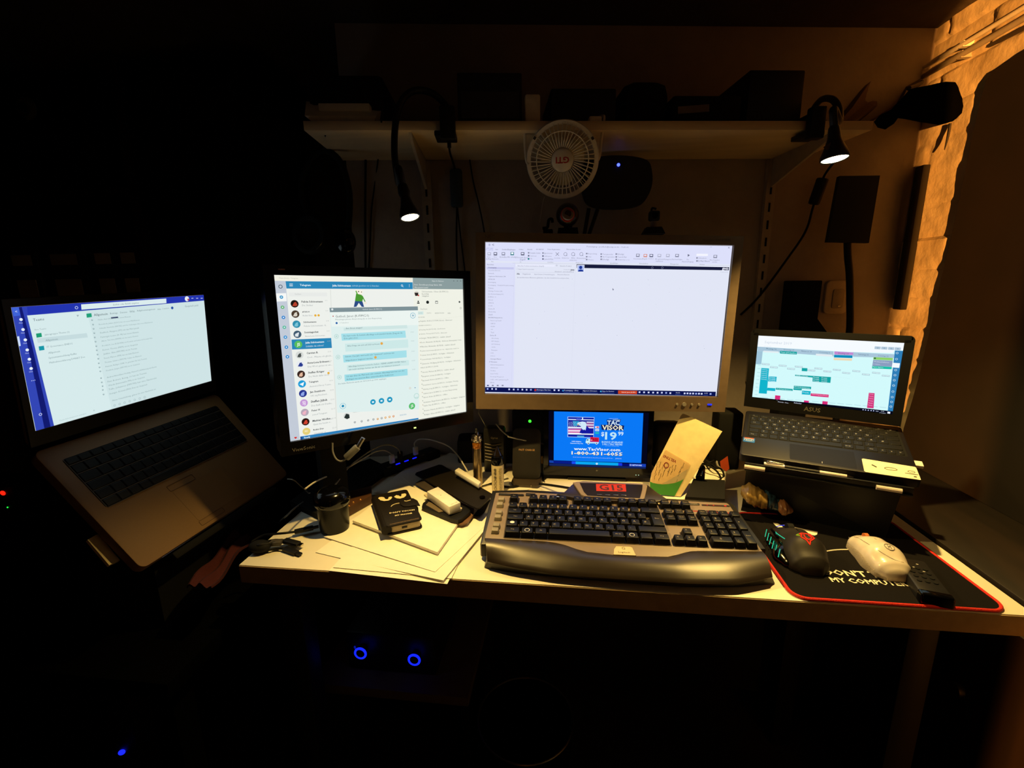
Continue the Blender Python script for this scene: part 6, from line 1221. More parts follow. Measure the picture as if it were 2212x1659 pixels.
b = MB(); b.m(BLACKM).box((.46, 1.285, DZ+.021), (.26, .06, .040), R=rotz(9.5), bev=.01); single(b, 'power_strip', 'flat black power strip along the wall behind the small laptop', 'power strip')

# ------------------------------------------------------------------ card and beer mat leaning
c5 = lambda x, y: (1380+x/7.9, 870+y/7.9)
PB = pz(1440, 1072, DZ); PB = Vector((PB.x, PB.y, DZ)); tl_ = math.radians(20); nb = Vector((-.12, -math.cos(tl_), math.sin(tl_))).normalized()
MCd = ortho((1, -.12, 0), (0, math.sin(tl_), math.cos(tl_)), PB)
nb = Vector(MCd.col[2][:3]); ci = MCd.inverted()
def cd(x, y, off=0.0): q = ci @ pp(*c5(x, y), PB+nb*off, nb); return (q.x, q.y)
env = [cd(*p) for p in ((720, 215), (745, 192), (785, 192), (1425, 488), (712, 1650), (560, 1720), (205, 1700), (180, 1400), (215, 1200))]
env = [(x, max(y, .002)) for x, y in env]
T = Thing('paper_card', 'large cream folded card leaning behind the keyboard with a beer mat', 'card', MCd)
b = T.l(); b.m(mat('cream_card_stock', '#e6d2a0', .8)).prism(env[::-1], -.0012, 0, bev=.0003); b.build('card', T.o)
T2 = Thing('beer_mat', 'scribbled beer mat with red lettering and green lower half on the card', 'beer mat', MCd)
matp = [cd(*p, .0012) for p in ((452, 812), (475, 808), (850, 1028), (878, 1062), (870, 1090), (760, 1320), (610, 1640), (380, 1640), (190, 1500), (190, 1340), (225, 1290), (215, 1200))]
matp = [(x, max(y, .002)) for x, y in matp]
b = T2.l(); b.m(mat('tan_beer_mat', '#c8a878', .8)).prism(matp[::-1], .0002, .0016, bev=.0003); b.build('mat', T2.o)
g_ = [cd(*p, .0018) for p in ((190, 1345), (240, 1368), (320, 1385), (400, 1392), (500, 1388), (600, 1372), (680, 1345), (765, 1306), (610, 1640), (380, 1640), (190, 1500))]; g_ = [(x, max(y, .002)) for x, y in g_]
b = T2.l(); b.m(mat('green_print', '#2f7a2a', .7)).prism(g_[::-1], .0016, .0019); b.build('green_print', T2.o, label='green printed area')
gs = [cd(*p, .0018) for p in ((395, 1378), (470, 1345), (600, 1270), (700, 1210), (838, 1130), (800, 1230), (765, 1300), (680, 1342), (600, 1368), (500, 1384))]
b = T2.l(); b.m(mat('grey_beige_print', '#a09070', .8)).prism(gs[::-1], .0016, .0018); b.build('beige_print', T2.o)
b = T2.l(); b.m(mat('dark_red_print', '#7a1820', .7)); A_, B_ = cd(640, 1010, .0018), cd(415, 905, .0018); d_ = Vector((B_[0]-A_[0], B_[1]-A_[1])); b.text('VELTINS', TR((A_[0]+B_[0])/2, (A_[1]+B_[1])/2, .0018) @ Matrix.Rotation(math.atan2(d_.y, d_.x), 4, 'Z'), width=d_.length, maxh=.0125, bold=True)
q = cd(470, 1065, .0018); b.tube([(q[0]+.005*math.cos(a), q[1]+.006*math.sin(a), .0018) for a in [2*math.pi*k/10 for k in range(10)]], .0010, n=4, sub=1, closed=True); b.build('lettering', T2.o, label='dark red upside-down lettering')
b = T2.l(); b.m(INK); random.seed(3)
for (x, y, n_) in ((300, 1075, 3), (340, 1110, 4), (390, 1130, 3), (560, 1120, 3), (600, 1160, 4), (500, 1180, 4), (440, 1180, 4), (270, 1220, 5), (330, 1240, 4), (400, 1270, 5), (480, 1260, 5), (540, 1230, 4), (260, 1300, 4), (340, 1330, 5), (640, 1340, 2), (670, 1260, 4), (700, 1190, 4), (740, 1120, 4)):
    pts = []
    for k in range(n_*2): a_, b_ = cd(x+k*5+random.uniform(-10, 10), y-k*14+random.uniform(-9, 9), .0018); pts.append((a_, max(b_, .003), .0018))
    b.tube(pts, .00035, n=4, sub=2)
b.build('handwriting', T2.o)
# black box beside it
bq = [pz(x, y, DZ+.030) for x, y in ((1498, 1034), (1566, 1037), (1566, 1078), (1480, 1073))]
b = MB(); b.m(BLACKM).hexa(bq, [Vector((p.x, p.y, DZ+.0005)) for p in bq]); single(b, 'black_box', 'small matt black box behind the right end of the keyboard', 'box')
b = MB(); b.m(GLOSS); q0, q1 = pz(1512, 1034, DZ+.035), pz(1518, 1008, DZ+.05); b.cyl(q0, q1, .010, r2=.006, n=18, bev=.002); b.tube([q0, q0+Vector((.02, .0, -.01)), q0+Vector((.03, .02, -.028))], .002); single(b, 'cable_plug', 'glossy black plug standing behind the small black box', 'plug')
b = MB(); b.m(mat('orange_plastic', '#a8401c', .5)); q = [pt(*c5(*p), 1.06) for p in ((1385, 1000), (1515, 908), (1545, 1125), (1490, 1172), (1400, 1110))]; r_ = ray(1560, 1000); b.hexa(q, [p+r_*.025 for p in q]); single(b, 'orange_case', 'small orange case among the tangled cables by the laptop stand', 'case')
for i, pts in enumerate((((1040, 1060), (1130, 1055), (1240, 1100), (1340, 1180), (1400, 1290), (1370, 1330)), ((1130, 950), (1240, 1030), (1330, 1090), (1420, 1150), (1450, 1250), (1400, 1300)), ((1050, 1045), (1200, 1020), (1330, 960), (1400, 900), (1500, 880)), ((1230, 900), (1340, 930), (1330, 1020), (1370, 1100), (1480, 1160)))):
    cable('cable', ['lowest black cable loop left of the laptop stand', 'middle black cable of the tangle left of the laptop stand', 'black cable rising to the laptop from the tangle', 'speckled cable around the orange case'][i], [pz(*c5(*p), DZ+.01+.012*math.sin(k)) for k, p in enumerate(pts)], .0024, BRD if i == 3 else CABLE)
# plastic bag
c3b = lambda x, y: (1590+x/5.53, 960+y/5.53)
ax0, ax1 = pp(*c3b(60, 545), pl-nv*.030, nv), pp(*c3b(640, 790), pl-nv*.024, nv)
M_BAG = mat('translucent_bag', '#a8884e', .25, var=.5, scale=35, bump=.6, trans=.25)
T = Thing('plastic_bag', 'crumpled translucent bag with a blue band lying before the laptop stand', 'bag', Matrix.Translation((ax0+ax1)/2-Vector((0, 0, .02))))
def lumpy(b, p0, p1, rads, seed, n=16, flat=.75):
    R_ = []; d = (p1-p0); s_ = Vector((-d.y, d.x, 0)).normalized(); m = len(rads)-1; N_ = m*5
    for i in range(N_+1):
        u = i/N_; k = min(int(u*m), m-1); f = u*m-k; r = rads[k]*(1-f)+rads[k+1]*f; c = p0+d*u; ring = []
        for j in range(n):
            a = 2*math.pi*j/n; rr_ = r*(1+.22*noise.noise(Vector((u*7, math.cos(a)*2, math.sin(a)*2+seed)))+.1*noise.noise(Vector((u*23, a*3, seed))))
            ring.append(c+s_*rr_*math.cos(a)+Vector((0, 0, rr_*math.sin(a)*flat)))
        R_.append(ring)
    b.loft(R_)
b = T.w(); b.m(M_BAG); lumpy(b, ax0, ax0.lerp(ax1, .55), [.010, .024, .026, .023, .020], 1.0); b.build('film', T.o, sharp=80)
b = T.w(); b.m(mat('blue_bag_band', '#26405c', .3, var=.4, bump=.5)); lumpy(b, ax0.lerp(ax1, .50)+Vector((0, .004, .003)), ax0.lerp(ax1, .82)+Vector((0, .004, 0)), [.019, .0215, .018, .014], 2.0); b.build('blue_band', T.o, sharp=80, label='blue printed band')
b = T.w(); b.m(mat('brown_bag_content', '#7a5236', .4, var=.4)); lumpy(b, ax0.lerp(ax1, .74), ax1+Vector((.006, 0, 0)), [.010, .018, .019, .012, .004], 3.0); b.build('bag_end', T.o, sharp=80)

# ------------------------------------------------------------------ shelf
SZ0 = pW(1100, 281.5, VF).z; SZ1 = SZ0+.0175
xs0, xs1 = uW(655, 268, VF).x, uW(1885, 278, VF).x
T = Thing('wall_shelf', 'long pale wall shelf above the monitors carrying dark equipment', 'shelf', Matrix.Translation((0, 1.3, SZ0)))
b = T.w(); b.M = T.I @ WF; b.m(M_SHELF).box(((xs0+xs1)/2, VF/2-.001, (SZ0+SZ1)/2), (xs1-xs0, -VF-.002, SZ1-SZ0), bev=.001); b.build('board', T.o)
rails = []
for px_, nm in ((925, 0), (1655, 1)):
    xr = uW(px_, 480, -.006).x
    b = T.w(); b.M = T.I @ WF; b.m(mat('white_metal_bracket', '#a89c90', .5)); b.hexa([(xr-.003, VF+.01, SZ0-.0005), (xr+.003, VF+.01, SZ0-.0005), (xr+.003, -.014, SZ0-.0005), (xr-.003, -.014, SZ0-.0005)], [(xr-.003, VF+.02, SZ0-.012), (xr+.003, VF+.02, SZ0-.012), (xr+.003, -.014, SZ0-.070), (xr-.003, -.014, SZ0-.070)]); b.build('bracket', T.o)
    b = T.w(); b.M = T.I @ WF; b.m(mat('white_metal_bracket', '#a89c90', .5)).box((xr, -.007, 1.21), (.024, .012, .58)); b.m(BLACKM)
    for k in range(13): b.box((xr, -.0135, 1.47-k*.043), (.005, .0012, .022))
    b.build('wall_rail', T.o)
# black block shaped like a cupboard, added to keep the left wall dark
T = Thing('cupboard', 'tall black block added to darken the back wall left of the headset', 'cupboard', Matrix.Translation((-1.0, 1.3, 0)))
xc0, xc1 = pY(330, 500, 1.2).x, pY(585, 500, 1.2).x
b = T.w(); b.m(BLACKM).box(((xc0+xc1)/2, 1.31, .88), (xc1-xc0, .20, 1.75), bev=.003); b.build('body', T.o)
b = T.w(); b.m(BLACKM).box(((xc0+xc1)/2, 1.204, .92), (xc1-xc0-.02, .012, 1.62), bev=.003); d_ = b.build('door', T.o)
b = T.w(); b.m(STEEL).cyl((xc1-.04, 1.198, .9), (xc1-.04, 1.18, .9), .008); b.build('knob', d_)
# things on the shelf
def onshelf(name, label, cat, x0, x1, ytop, dv, dpt, mt, bev=.006, parts=None, grp=None):
    v = VF+dv; a = uW(x0, 255, v).x; c = uW(x1, 255, v).x; zt_ = min(pW((x0+x1)/2, ytop, v).z, ZC-.01)
    T = Thing(name, label, cat, WF @ Matrix.Translation(((a+c)/2, v+dpt/2, SZ1+.0003)), grp)
    b = T.l(); b.m(mt).box((0, 0, (zt_-SZ1)/2), (c-a, dpt, zt_-SZ1-.0006), bev=bev); b.build('body', T.o)
    if parts: parts(T, c-a, zt_-SZ1, dpt)
    return T
def prn(T, w, h, d):
    b = T.l(); b.m(WHITEP).hexa([(-w*.5, -d/2-.025, .012), (w*.42, -d/2-.025, .012), (w*.46, -d/2+.01, .035), (-w*.54, -d/2+.01, .050)], [(-w*.42, -d/2-.022, .002), (w*.38, -d/2-.022, .002), (w*.42, -d/2+.01, .002), (-w*.46, -d/2+.01, .002)]); b.build('paper_tray', T.o, label='pale paper tray')
    b = T.l(); b.m(PAPER).box((0, -d/2-.004, .030), (w*.66, .03, .014), bev=.002); b.build('paper', T.o)
onshelf('printer', 'black printer with pale paper tray at the left end of the shelf', 'printer', 668, 832, 158, .035, .18, BLACK, .012, prn)
onshelf('storage_box', 'wide dark box on the shelf left of the fan', 'box', 990, 1128, 156, .03, .18, mat('dark_box', '#1c1c22', .6), .003, lambda T, w, h, d: (lambda b: (b.m(mat('box_label', '#3a3c46', .6)).box((0, -d/2-.001, h*.38), (w*.9, .0015, h*.5)), b.build('front_label', T.o)))(T.l()))
onshelf('storage_box', 'low black box on the shelf right of the fan', 'box', 1190, 1330, 190, .05, .16, mat('black_box_board', '#121216', .7), .004)
onshelf('equipment_bag', 'rounded black bag on the shelf above the monitor', 'bag', 1345, 1450, 165, .05, .16, BLACKM, .03)
onshelf('storage_box', 'black box with a pale label strip towards the right of the shelf', 'box', 1452, 1600, 205, .04, .17, BLACKM, .006, lambda T, w, h, d: (lambda b: (b.m(mat('pale_label', '#857a70', .6)).box((-w*.2, -d/2-.001, h*.55), (w*.45, .0015, .014), R=Matrix.Rotation(math.radians(-4), 3, 'Y')), b.build('label_strip', T.o)))(T.l()))
onshelf('storage_box', 'dark blue box at the right part of the shelf', 'box', 1612, 1730, 150, .05, .16, mat('dark_blue_box', '#10142a', .6), .004)
# ------------------------------------------------------------------ gooseneck lamps
def lamp(name, label, P, aim, path, rbulb, clamp, power, rneck=.0065, head=.052, angle=112):
    aim = aim.normalized(); T = Thing(name, label, 'lamp', Matrix.Translation(P))
    F = aim.to_track_quat('-Z', 'Y').to_matrix().to_4x4(); F = Matrix.Translation(P) @ F
    b = T.w(); b.M = T.I @ F; b.m(mat('black_lamp_metal', '#14120f', .4)).lathe([(rbulb+.0015, -.001), (rbulb+.0025, .0), (rbulb+.0022, .006), (rbulb*.8, .020), (rbulb*.55, .034), (rneck*1.5, head*.8), (rneck*1.3, head), (rneck*1.0, head+.004)], n=32, cap=False)
    b.lathe([(rbulb+.0012, .0), (rbulb*.6, .012), (.001, .016)], n=32, cap=False); b.build('lamp_head', T.o)
    b = T.w(); b.M = T.I @ F; b.m(em('#fff0c0', 12)).lathe([(.0005, -.002), (rbulb*.7, -.0015), (rbulb, .0005)], n=32, cap=False); b.build('bulb', T.o)
    top = F @ Vector((0, 0, head))
    b = T.w(); b.m(mat('black_gooseneck', '#11100e', .5)).tube([top, F @ Vector((0, 0, head+.03))]+path, rneck, n=12, sub=8); b.build('gooseneck', T.o)
    b = T.w(); b.M = T.I @ WF; b.m(BLACK); clamp(b); b.build('clamp', T.o)
    L = add_light(name+'_light', 'SPOT', P+aim*.006, power, WARM, .011, aim, angle, .75); L.parent = None
    return T
cl1 = uW(968, 268, VF)
def clampA(b):
    b.box((cl1.x, VF-.012, (SZ0+SZ1)/2), (.030, .020, .060), bev=.003); b.box((cl1.x, VF+.010, SZ1+.006), (.030, .05, .010), bev=.002); b.box((cl1.x-.006, VF+.010, SZ0-.009), (.042, .05, .010), bev=.002); b.cyl((cl1.x, VF+.008, SZ0-.014), (cl1.x, VF+.008, SZ0-.03), .004)
lamp('gooseneck_lamp', 'lit clip lamp hanging on a black gooseneck left of the fan', LAMP1, AIM1,
     [pt(862, 395, .84), pt(852, 330, .89), pt(856, 255, .915), pt(872, 212, .92), pt(900, 195, .93), pt(935, 202, .94), pt(960, 225, .95), WF @ Vector((cl1.x, VF-.012, SZ1+.012))], .0137, clampA, 19, angle=130)
cl2 = uW(1752, 282, VF)
def clampB(b):
    b.box((cl2.x, VF-.012, (SZ0+SZ1)/2), (.030, .020, .060), bev=.003); b.box((cl2.x, VF+.010, SZ1+.006), (.030, .05, .010), bev=.002); b.box((cl2.x, VF+.010, SZ0-.009), (.040, .05, .010), bev=.002)
TL2 = lamp('gooseneck_lamp', 'lit clip lamp at the right end of the shelf near the brick wall', LAMP2, AIM2,
     [pt(1812, 262, .83), pt(1812, 235, .87), pt(1798, 215, .93), pt(1775, 215, 1.0), pt(1758, 235, 1.04), WF @ Vector((cl2.x, VF-.012, SZ1+.012))], .0195, clampB, 30)
b = TL2.w(); q = [pt(x, y, .79) for x, y in ((1778, 318), (1812, 296), (1822, 304), (1786, 325))]; b.m(mat('grey_tag', '#8a8078', .6)).hexa(q, [p+ray(1800, 310)*.001 for p in q]); b.build('care_tag', TL2.o)
# cable of the first lamp with inline switch
sw = pW(986, 407, -.012)
def swf(b): b.m(mat('blue_grey_switch', '#2c3c44', .5)).box(sw, (.030, .020, .090), bev=.006)
cable('lamp_cable', 'black lamp cable with inline switch hanging down the back wall', [WF @ Vector((cl1.x, VF, SZ0-.02)), pW(972, 330, -.12), pW(982, 365, -.014), sw, pW(987, 445, -.012), pW(986, 520, -.010), pW(989, 600, -.010)], .0024, CABLE, None, swf)
cable('wall_cable', 'thin black cable on the wall just right of the inline switch', [pW(988, 448, -.008), pW(996, 520, -.008), pW(1006, 600, -.008)], .0018, CABLE)
cable('wall_cable', 'thin black cable sloping behind the wide monitor left corner', [pW(1014, 340, -.006), pW(1022, 390, -.006), pW(1034, 440, -.006), pW(1046, 500, -.006), pW(1052, 560, -.006)], .0018, CABLE)
cable('wall_cable', 'thin black cable left of the gooseneck lamp', [pW(824, 262, VF-.004), pW(820, 300, -.12), pW(816, 350, -.006), pW(803, 450, -.006), pW(800, 520, -.006), pW(796, 590, -.006)], .0018, CABLE)
cable('wall_cable', 'straight black cable on the wall above the square monitor', [pW(790, 340, -.008), pW(789, 450, -.008), pW(790, 600, -.008)], .003, CABLE)
def plg(b): 
    a, c = pW(1778, 385, -.05), pW(1757, 442, -.04); b.m(BLACK).cyl(a, c, .014, r2=.013, n=18, bev=.004)
cable('wall_cable', 'black cable with round plug running down behind the small laptop', [pW(1800, 352, -.16), pW(1778, 385, -.05), pW(1757, 445, -.04), pW(1740, 500, -.02), pW(1700, 560, -.015), pW(1640, 640, -.015), pW(1600, 680, -.02)], .0028, CABLE, None, plg)

# ------------------------------------------------------------------ fan hanging upside down from the shelf
tf = .955; PF = pt(1215, 346, tf); nf = -ray(1215, 346).normalized(); xf = Vector((0, 0, 1)).cross(nf).normalized(); yf_ = nf.cross(xf)
FF = frame_from(xf, yf_, nf, PF); RF = .0765*tf
T = Thing('desk_fan', 'small white wire fan hung upside down from the shelf edge', 'fan', FF)
M_FAN = mat('white_fan_plastic', '#ebe0d2', .5)
b = T.l(); b.m(M_FAN).lathe([(RF-.009, .008), (RF-.008, .012), (RF-.001, .012), (RF+.001, .006), (RF+.001, -.020), (RF-.003, -.022), (RF-.004, .006), (RF-.009, .008)], n=64, cap=False); b.build('guard_ring', T.o)
b = T.l(); b.m(M_FAN)
for k in range(44):
    a = 2*math.pi*k/44; r0_ = .024
    b.tube([(r0_*math.cos(a+.10), r0_*math.sin(a+.10), .0175), ((RF*.6)*math.cos(a+.04), (RF*.6)*math.sin(a+.04), .020), ((RF-.006)*math.cos(a), (RF-.006)*math.sin(a), .011)], .0010, n=6, sub=3)
b.tube([(RF*.72*math.cos(2*math.pi*k/40), RF*.72*math.sin(2*math.pi*k/40), .0185) for k in range(40)], .0011, n=6, sub=1, closed=True); b.build('front_grille', T.o)
b = T.l(); b.m(M_FAN).lathe([(.0001, .0225), (.018, .022), (.0215, .020), (.0225, .0165), (.0215, .0160)], n=36, cap=False); hub = b.build('hub_cap', T.o)
b = T.l(); b.m(mat('red_letters', '#b02418', .5)).text('GTI', TR(0, 0, .0229) @ Matrix.Rotation(math.pi, 4, 'Z'), width=.027, maxh=.016, bold=True); b.build('lettering', hub, label='red upside-down lettering')
b = T.l(); b.m(mat('grey_clip', '#3a3632', .5))
for a in (math.radians(32), math.radians(143)): b.box(((RF-.003)*math.cos(a), (RF-.003)*math.sin(a), .0125), (.005, .006, .003), R=rotz(math.degrees(a)))
b.build('guard_clip', T.o)
for i, a0 in enumerate((-92, 28, 148)):
    b = T.l(); b.m(mat('cream_blade', '#e2d0a4', .4)); R_ = []
    for j in range(9):
        u = j/8; r_ = .012+(RF*.66-.012)*u; hw = math.radians(16+20*math.sin(u*2.4)) if u < .99 else math.radians(14); row = []
        for k in range(9):
            v = k/8-.5; a = math.radians(a0)+v*2*hw; row.append(Vector((r_*math.cos(a), r_*math.sin(a), -.004+.014*v)))
        R_.append(row)
    b.loft([[p for p in r]+[p-Vector((0, 0, .0012)) for p in r[::-1]] for r in R_]); b.build('blade', T.o)
b = T.l(); b.m(M_FAN)
for k in range(24):
    a = 2*math.pi*k/24; b.tube([(.022*math.cos(a), .022*math.sin(a), -.050), (RF*.75*math.cos(a), RF*.75*math.sin(a), -.046), ((RF-.002)*math.cos(a), (RF-.002)*math.sin(a), -.020)], .0010, n=5, sub=3)
b.build('rear_grille', T.o)
b = T.l(); b.m(M_FAN).cyl((0, 0, -.068), (0, 0, -.016), .024, n=28, bev=.004); b.build('motor', T.o)
b = T.w(); b.m(M_FAN)
b.tube([pt(1142, 356, tf), pt(1137, 344, tf), pt(1134, 300, tf), pt(1137, 262, tf), pt(1143, 254, tf+.02), pt(1152, 256, tf+.035)], .0030, n=10); b.build('bracket_arm', T.o); b = T.w(); b.m(M_FAN); b.tube([pt(1289, 350, tf), pt(1295, 336, tf), pt(1299, 300, tf), pt(1305, 256, tf), pt(1300, 251, tf+.02), pt(1290, 255, tf+.035)], .0030, n=10)
b.build('bracket_arm', T.o)
b = T.w(); sb_ = uW(1150, 255, VF+.02).x; b.M = T.I @ WF; b.m(M_FAN).box((sb_, VF+.022, SZ1+.027), (.031, .022, .052), bev=.004); b.M = T.I; b.tube([pt(1152, 256, tf+.035), WF @ Vector((sb_, VF+.022, SZ1+.01))], .003, sub=1); b.build('stand_foot', T.o)
b = T.w(); b.m(M_FAN)
sb2 = uW(1285, 255, VF+.02).x; b.M = T.I @ WF; b.box((sb2, VF+.022, SZ1+.007), (.026, .022, .012), bev=.003); b.M = T.I; b.tube([pt(1290, 255, tf+.035), WF @ Vector((sb2, VF+.022, SZ1+.007))], .003, sub=1); b.build('stand_foot', T.o)
b = T.w(); b.m(CABLEW).tube([pt(1176, 425, tf), pt(1172, 440, tf+.05), pt(1166, 480, 1.08)], .0006, n=5); b.build('pull_thread', T.o)

# ------------------------------------------------------------------ black panel with blue light, webcams
YA = 1.22; cA = pY(1330, 396, YA)
pane = [pY(x, y, YA) for x, y in ((1262, 352), (1290, 342), (1330, 338), (1375, 342), (1400, 352), (1407, 375), (1407, 400), (1398, 425), (1380, 445), (1340, 453), (1295, 452), (1268, 443), (1257, 420), (1252, 385))]
T = Thing('indoor_antenna', 'rounded black panel on two thin legs with a bright blue light', 'antenna', Matrix.Translation(cA))
P = [(T.loc(p).x, T.loc(p).z) for p in pane]
def closed_spline(P, k=4):
    n = len(P); out = []
    for i in range(n):
        p0, p1, p2, p3 = P[i-1], P[i], P[(i+1) % n], P[(i+2) % n]
        for j in range(k):
            f = j/k; out.append(tuple(.5*((2*p1[a])+(p2[a]-p0[a])*f+(2*p0[a]-5*p1[a]+4*p2[a]-p3[a])*f*f+(3*p1[a]-p0[a]-3*p2[a]+p3[a])*f**3) for a in (0, 1)))
    return out
P = closed_spline(P)
b = T.l(); b.m(mat('matt_black_panel', '#0c0d11', .55)).prism([(x, z_) for x, z_ in P], 0, .016, M=Matrix.Rotation(math.radians(90), 4, 'X'), bev=.004); b.build('panel', T.o)
b = T.w(); q = pY(1336, 356, YA-.017); b.m(em('#3a48ff', 5)).sph(q, (.0038, .0015, .0038), 12); b.build('status_light', T.o, label='blue status light')
b = T.w(); b.m(BLACK); 
for (x0, y0, x1, y1) in ((1272, 450, 1262, 508), (1291, 452, 1272, 508)):
    a_, c_ = pY(x0, y0, YA-.004), pY(x1, y1, YA-.004); b.tube([a_, c_, Vector((c_.x, YA-.004, 1.0))], .0048, n=10, sub=1)
b.build('leg', T.o)
c2 = lambda x, y: (1000+x/3.403, 200+y/3.403)
YM = 1.040
T = Thing('webcam', 'round black and red ball webcam on top of the wide monitor', 'webcam', Matrix.Translation(pY(1227, 502, YM)))
q = pY(1226, 464, YM-.01)
b = T.w(); b.m(mat('dark_webcam_shell', '#1a1214', .35)).sph(q, .0240, 28); b.build('ball', T.o)
b = T.w(); d_ = (CAM-q).normalized(); b.m(mat('red_webcam_ring', '#a02c1c', .35)).cyl(q+d_*.012, q+d_*.0225, .0185, r2=.0125, n=30); b.build('lens_ring', T.o, label='red lens ring')
b = T.w(); b.m(mat('grey_lens_rim', '#8a8078', .3)); b.cyl(q+d_*.021, q+d_*.026+Vector((.001, 0, .002)), .0120, n=28, bev=.001); b.m(GLOSS).cyl(q+d_*.0255+Vector((.001, 0, .002)), q+d_*.0275+Vector((.001, 0, .002)), .0070, n=20); b.build('lens', T.o)
b = T.w(); a_ = pY(1227, 487, YM-.008); tt = Vector((a_.x, YM-.004, 0)); ztop = 1.300
b.m(BLACKM); zz0 = pY(1227, 506, YM-.004).z; b.hexa([(a_.x-.022, YM-.020, zz0), (a_.x+.022, YM-.020, zz0), (a_.x+.022, YM+.03, zz0), (a_.x-.022, YM+.03, zz0)], [(a_.x-.020, YM-.018, zz0+.012), (a_.x+.020, YM-.018, zz0+.012), (a_.x+.020, YM+.02, zz0+.012), (a_.x-.020, YM+.02, zz0+.012)]); b.cyl((a_.x, YM-.006, zz0+.01), (a_.x, YM-.008, q.z-.015), .008, r2=.010); b.build('clip_base', T.o)
T = Thing('webcam', 'small square black webcam at the right on top of the wide monitor', 'webcam', Matrix.Translation(pY(1411, 505, YM)))
zb = pY(1411, 506, YM-.004).z; xb = pY(1411, 500, YM).x
b = T.w(); b.m(BLACK).hexa([(xb-.022, YM-.016, zb), (xb+.022, YM-.016, zb), (xb+.022, YM+.03, zb), (xb-.022, YM+.03, zb)], [(xb-.015, YM-.012, zb+.014), (xb+.015, YM-.012, zb+.014), (xb+.015, YM+.02, zb+.014), (xb-.015, YM+.02, zb+.014)]); b.build('clip_base', T.o)
b = T.w(); b.m(mat('brown_grey_joint', '#6a5a50', .4)).cyl((xb, YM-.002, zb+.012), (xb, YM-.002, zb+.026), .0065); b.build('joint', T.o)
b = T.w(); b.m(BLACK).box((xb, YM-.002, zb+.036), (.022, .018, .020), bev=.004); b.m(GLOSS).cyl((xb, YM-.011, zb+.036), (xb, YM-.014, zb+.036), .006); b.tube([(xb-.006, YM-.002, zb+.045), (xb-.004, YM, zb+.052), (xb+.004, YM, zb+.050)], .0022); b.build('camera_body', T.o)
T = Thing('clip_mount', 'tiny black clip mount on top of the wide monitor left of the ball webcam', 'clip', Matrix.Translation(pY(1184, 503, YM)))
xb = pY(1184, 500, YM).x; zb = pY(1184, 506, YM-.004).z
b = T.w(); b.m(BLACKM).box((xb, YM, zb+.005), (.020, .024, .010), bev=.002); b.build('base', T.o)
b = T.w(); b.m(BLACKM).tube([(xb-.012, YM, zb+.013), (xb-.002, YM, zb+.014), (xb, YM, zb+.022), (xb+.002, YM, zb+.030), (xb+.008, YM, zb+.031), (xb+.009, YM, zb+.024)], .0032); b.build('hook', T.o)

# ------------------------------------------------------------------ headset at left, wall items at right
T = Thing('headset', 'black headset hanging below the left end of the shelf', 'headphones', Matrix.Translation(pY(700, 450, 1.08)))
YH = 1.08
b = T.w(); b.m(BLACKM).tube([pY(x, y, YH) for x, y in ((668, 470), (650, 410), (668, 350), (700, 325), (735, 350), (755, 420), (752, 500))], .007, n=10); b.build('headband', T.o)
b = T.w(); b.m(BLACKM).tube([pY(670+30*math.cos(a), 505+36*math.sin(a), YH-.01) for a in [2*math.pi*k/20 for k in range(20)]], .010, n=10, sub=1, closed=True); b.m(BLACK).cyl(pY(670, 505, YH), pY(670, 505, YH+.02), .034, n=24); b.m(CHROME).tube([pY(670+30*math.cos(a), 505+36*math.sin(a), YH-.021) for a in [math.radians(20+8*k) for k in range(18)]], .0008, n=5, sub=1); b.build('ear_cup', T.o)
b = T.w(); b.m(GLOSS).sph(pY(745, 522, YH-.02), (.026, .018, .030), 24); b.build('ear_cup', T.o)
b = T.w(); b.m(BLACK).tube([pY(700, 330, YH), pY(701, 312, YH-.02), WF @ Vector((uW(702, 285, VF+.03).x, VF+.03, SZ0+.001))], .002); b.build('hanging_cord', T.o)
YK = 1.30
c7r = lambda x, y: (1600+x/4.88, 380+y/4.88)
T = Thing('tablet_holder', 'black square panel on a bent black gooseneck behind the small laptop', 'holder', Matrix.Translation(pY(1845, 715, YK)))
pn = [pY(*c7r(*p), YK) for p in ((1045, 0), (1470, -5), (1352, 708), (915, 698))]
b = T.w(); b.m(mat('matt_black_panel', '#0c0d11', .55)).hexa(pn, [p+Vector((0, .014, 0)) for p in pn]); b.build('panel', T.o)
b = T.w(); b.m(BLACK).tube([pY(*c7r(*p), YK+.012) for p in ((1125, 690), (1130, 850), (1148, 1050), (1152, 1300), (1148, 1640))]+[Vector((pY(*c7r(1148, 1640), YK).x, YK+.01, 1.0)), Vector((pY(*c7r(1148, 1640), YK).x, YK, DZ+.02))], .0085, n=12); b.build('gooseneck', T.o)
b = T.w(); q = pY(*c7r(1148, 1640), YK); b.m(BLACK).cyl((q.x, YK, DZ+.0005), (q.x, YK, DZ+.022), .045, n=28, bev=.004); b.build('base', T.o)
T = Thing('black_speaker', 'narrow black speaker standing behind the small laptop against the wall', 'speaker', Matrix.Translation((pY(1730, 700, 1.33).x, 1.33, DZ)))
q0, q1 = pY(1704, 605, 1.33), pY(1762, 690, 1.33)
b = T.w(); b.m(BLACKM).box(((q0.x+q1.x)/2, 1.34, (q0.z+DZ)/2), (q1.x-q0.x-.008, .06, q0.z-DZ-.004), bev=.003); b.build('cabinet', T.o)
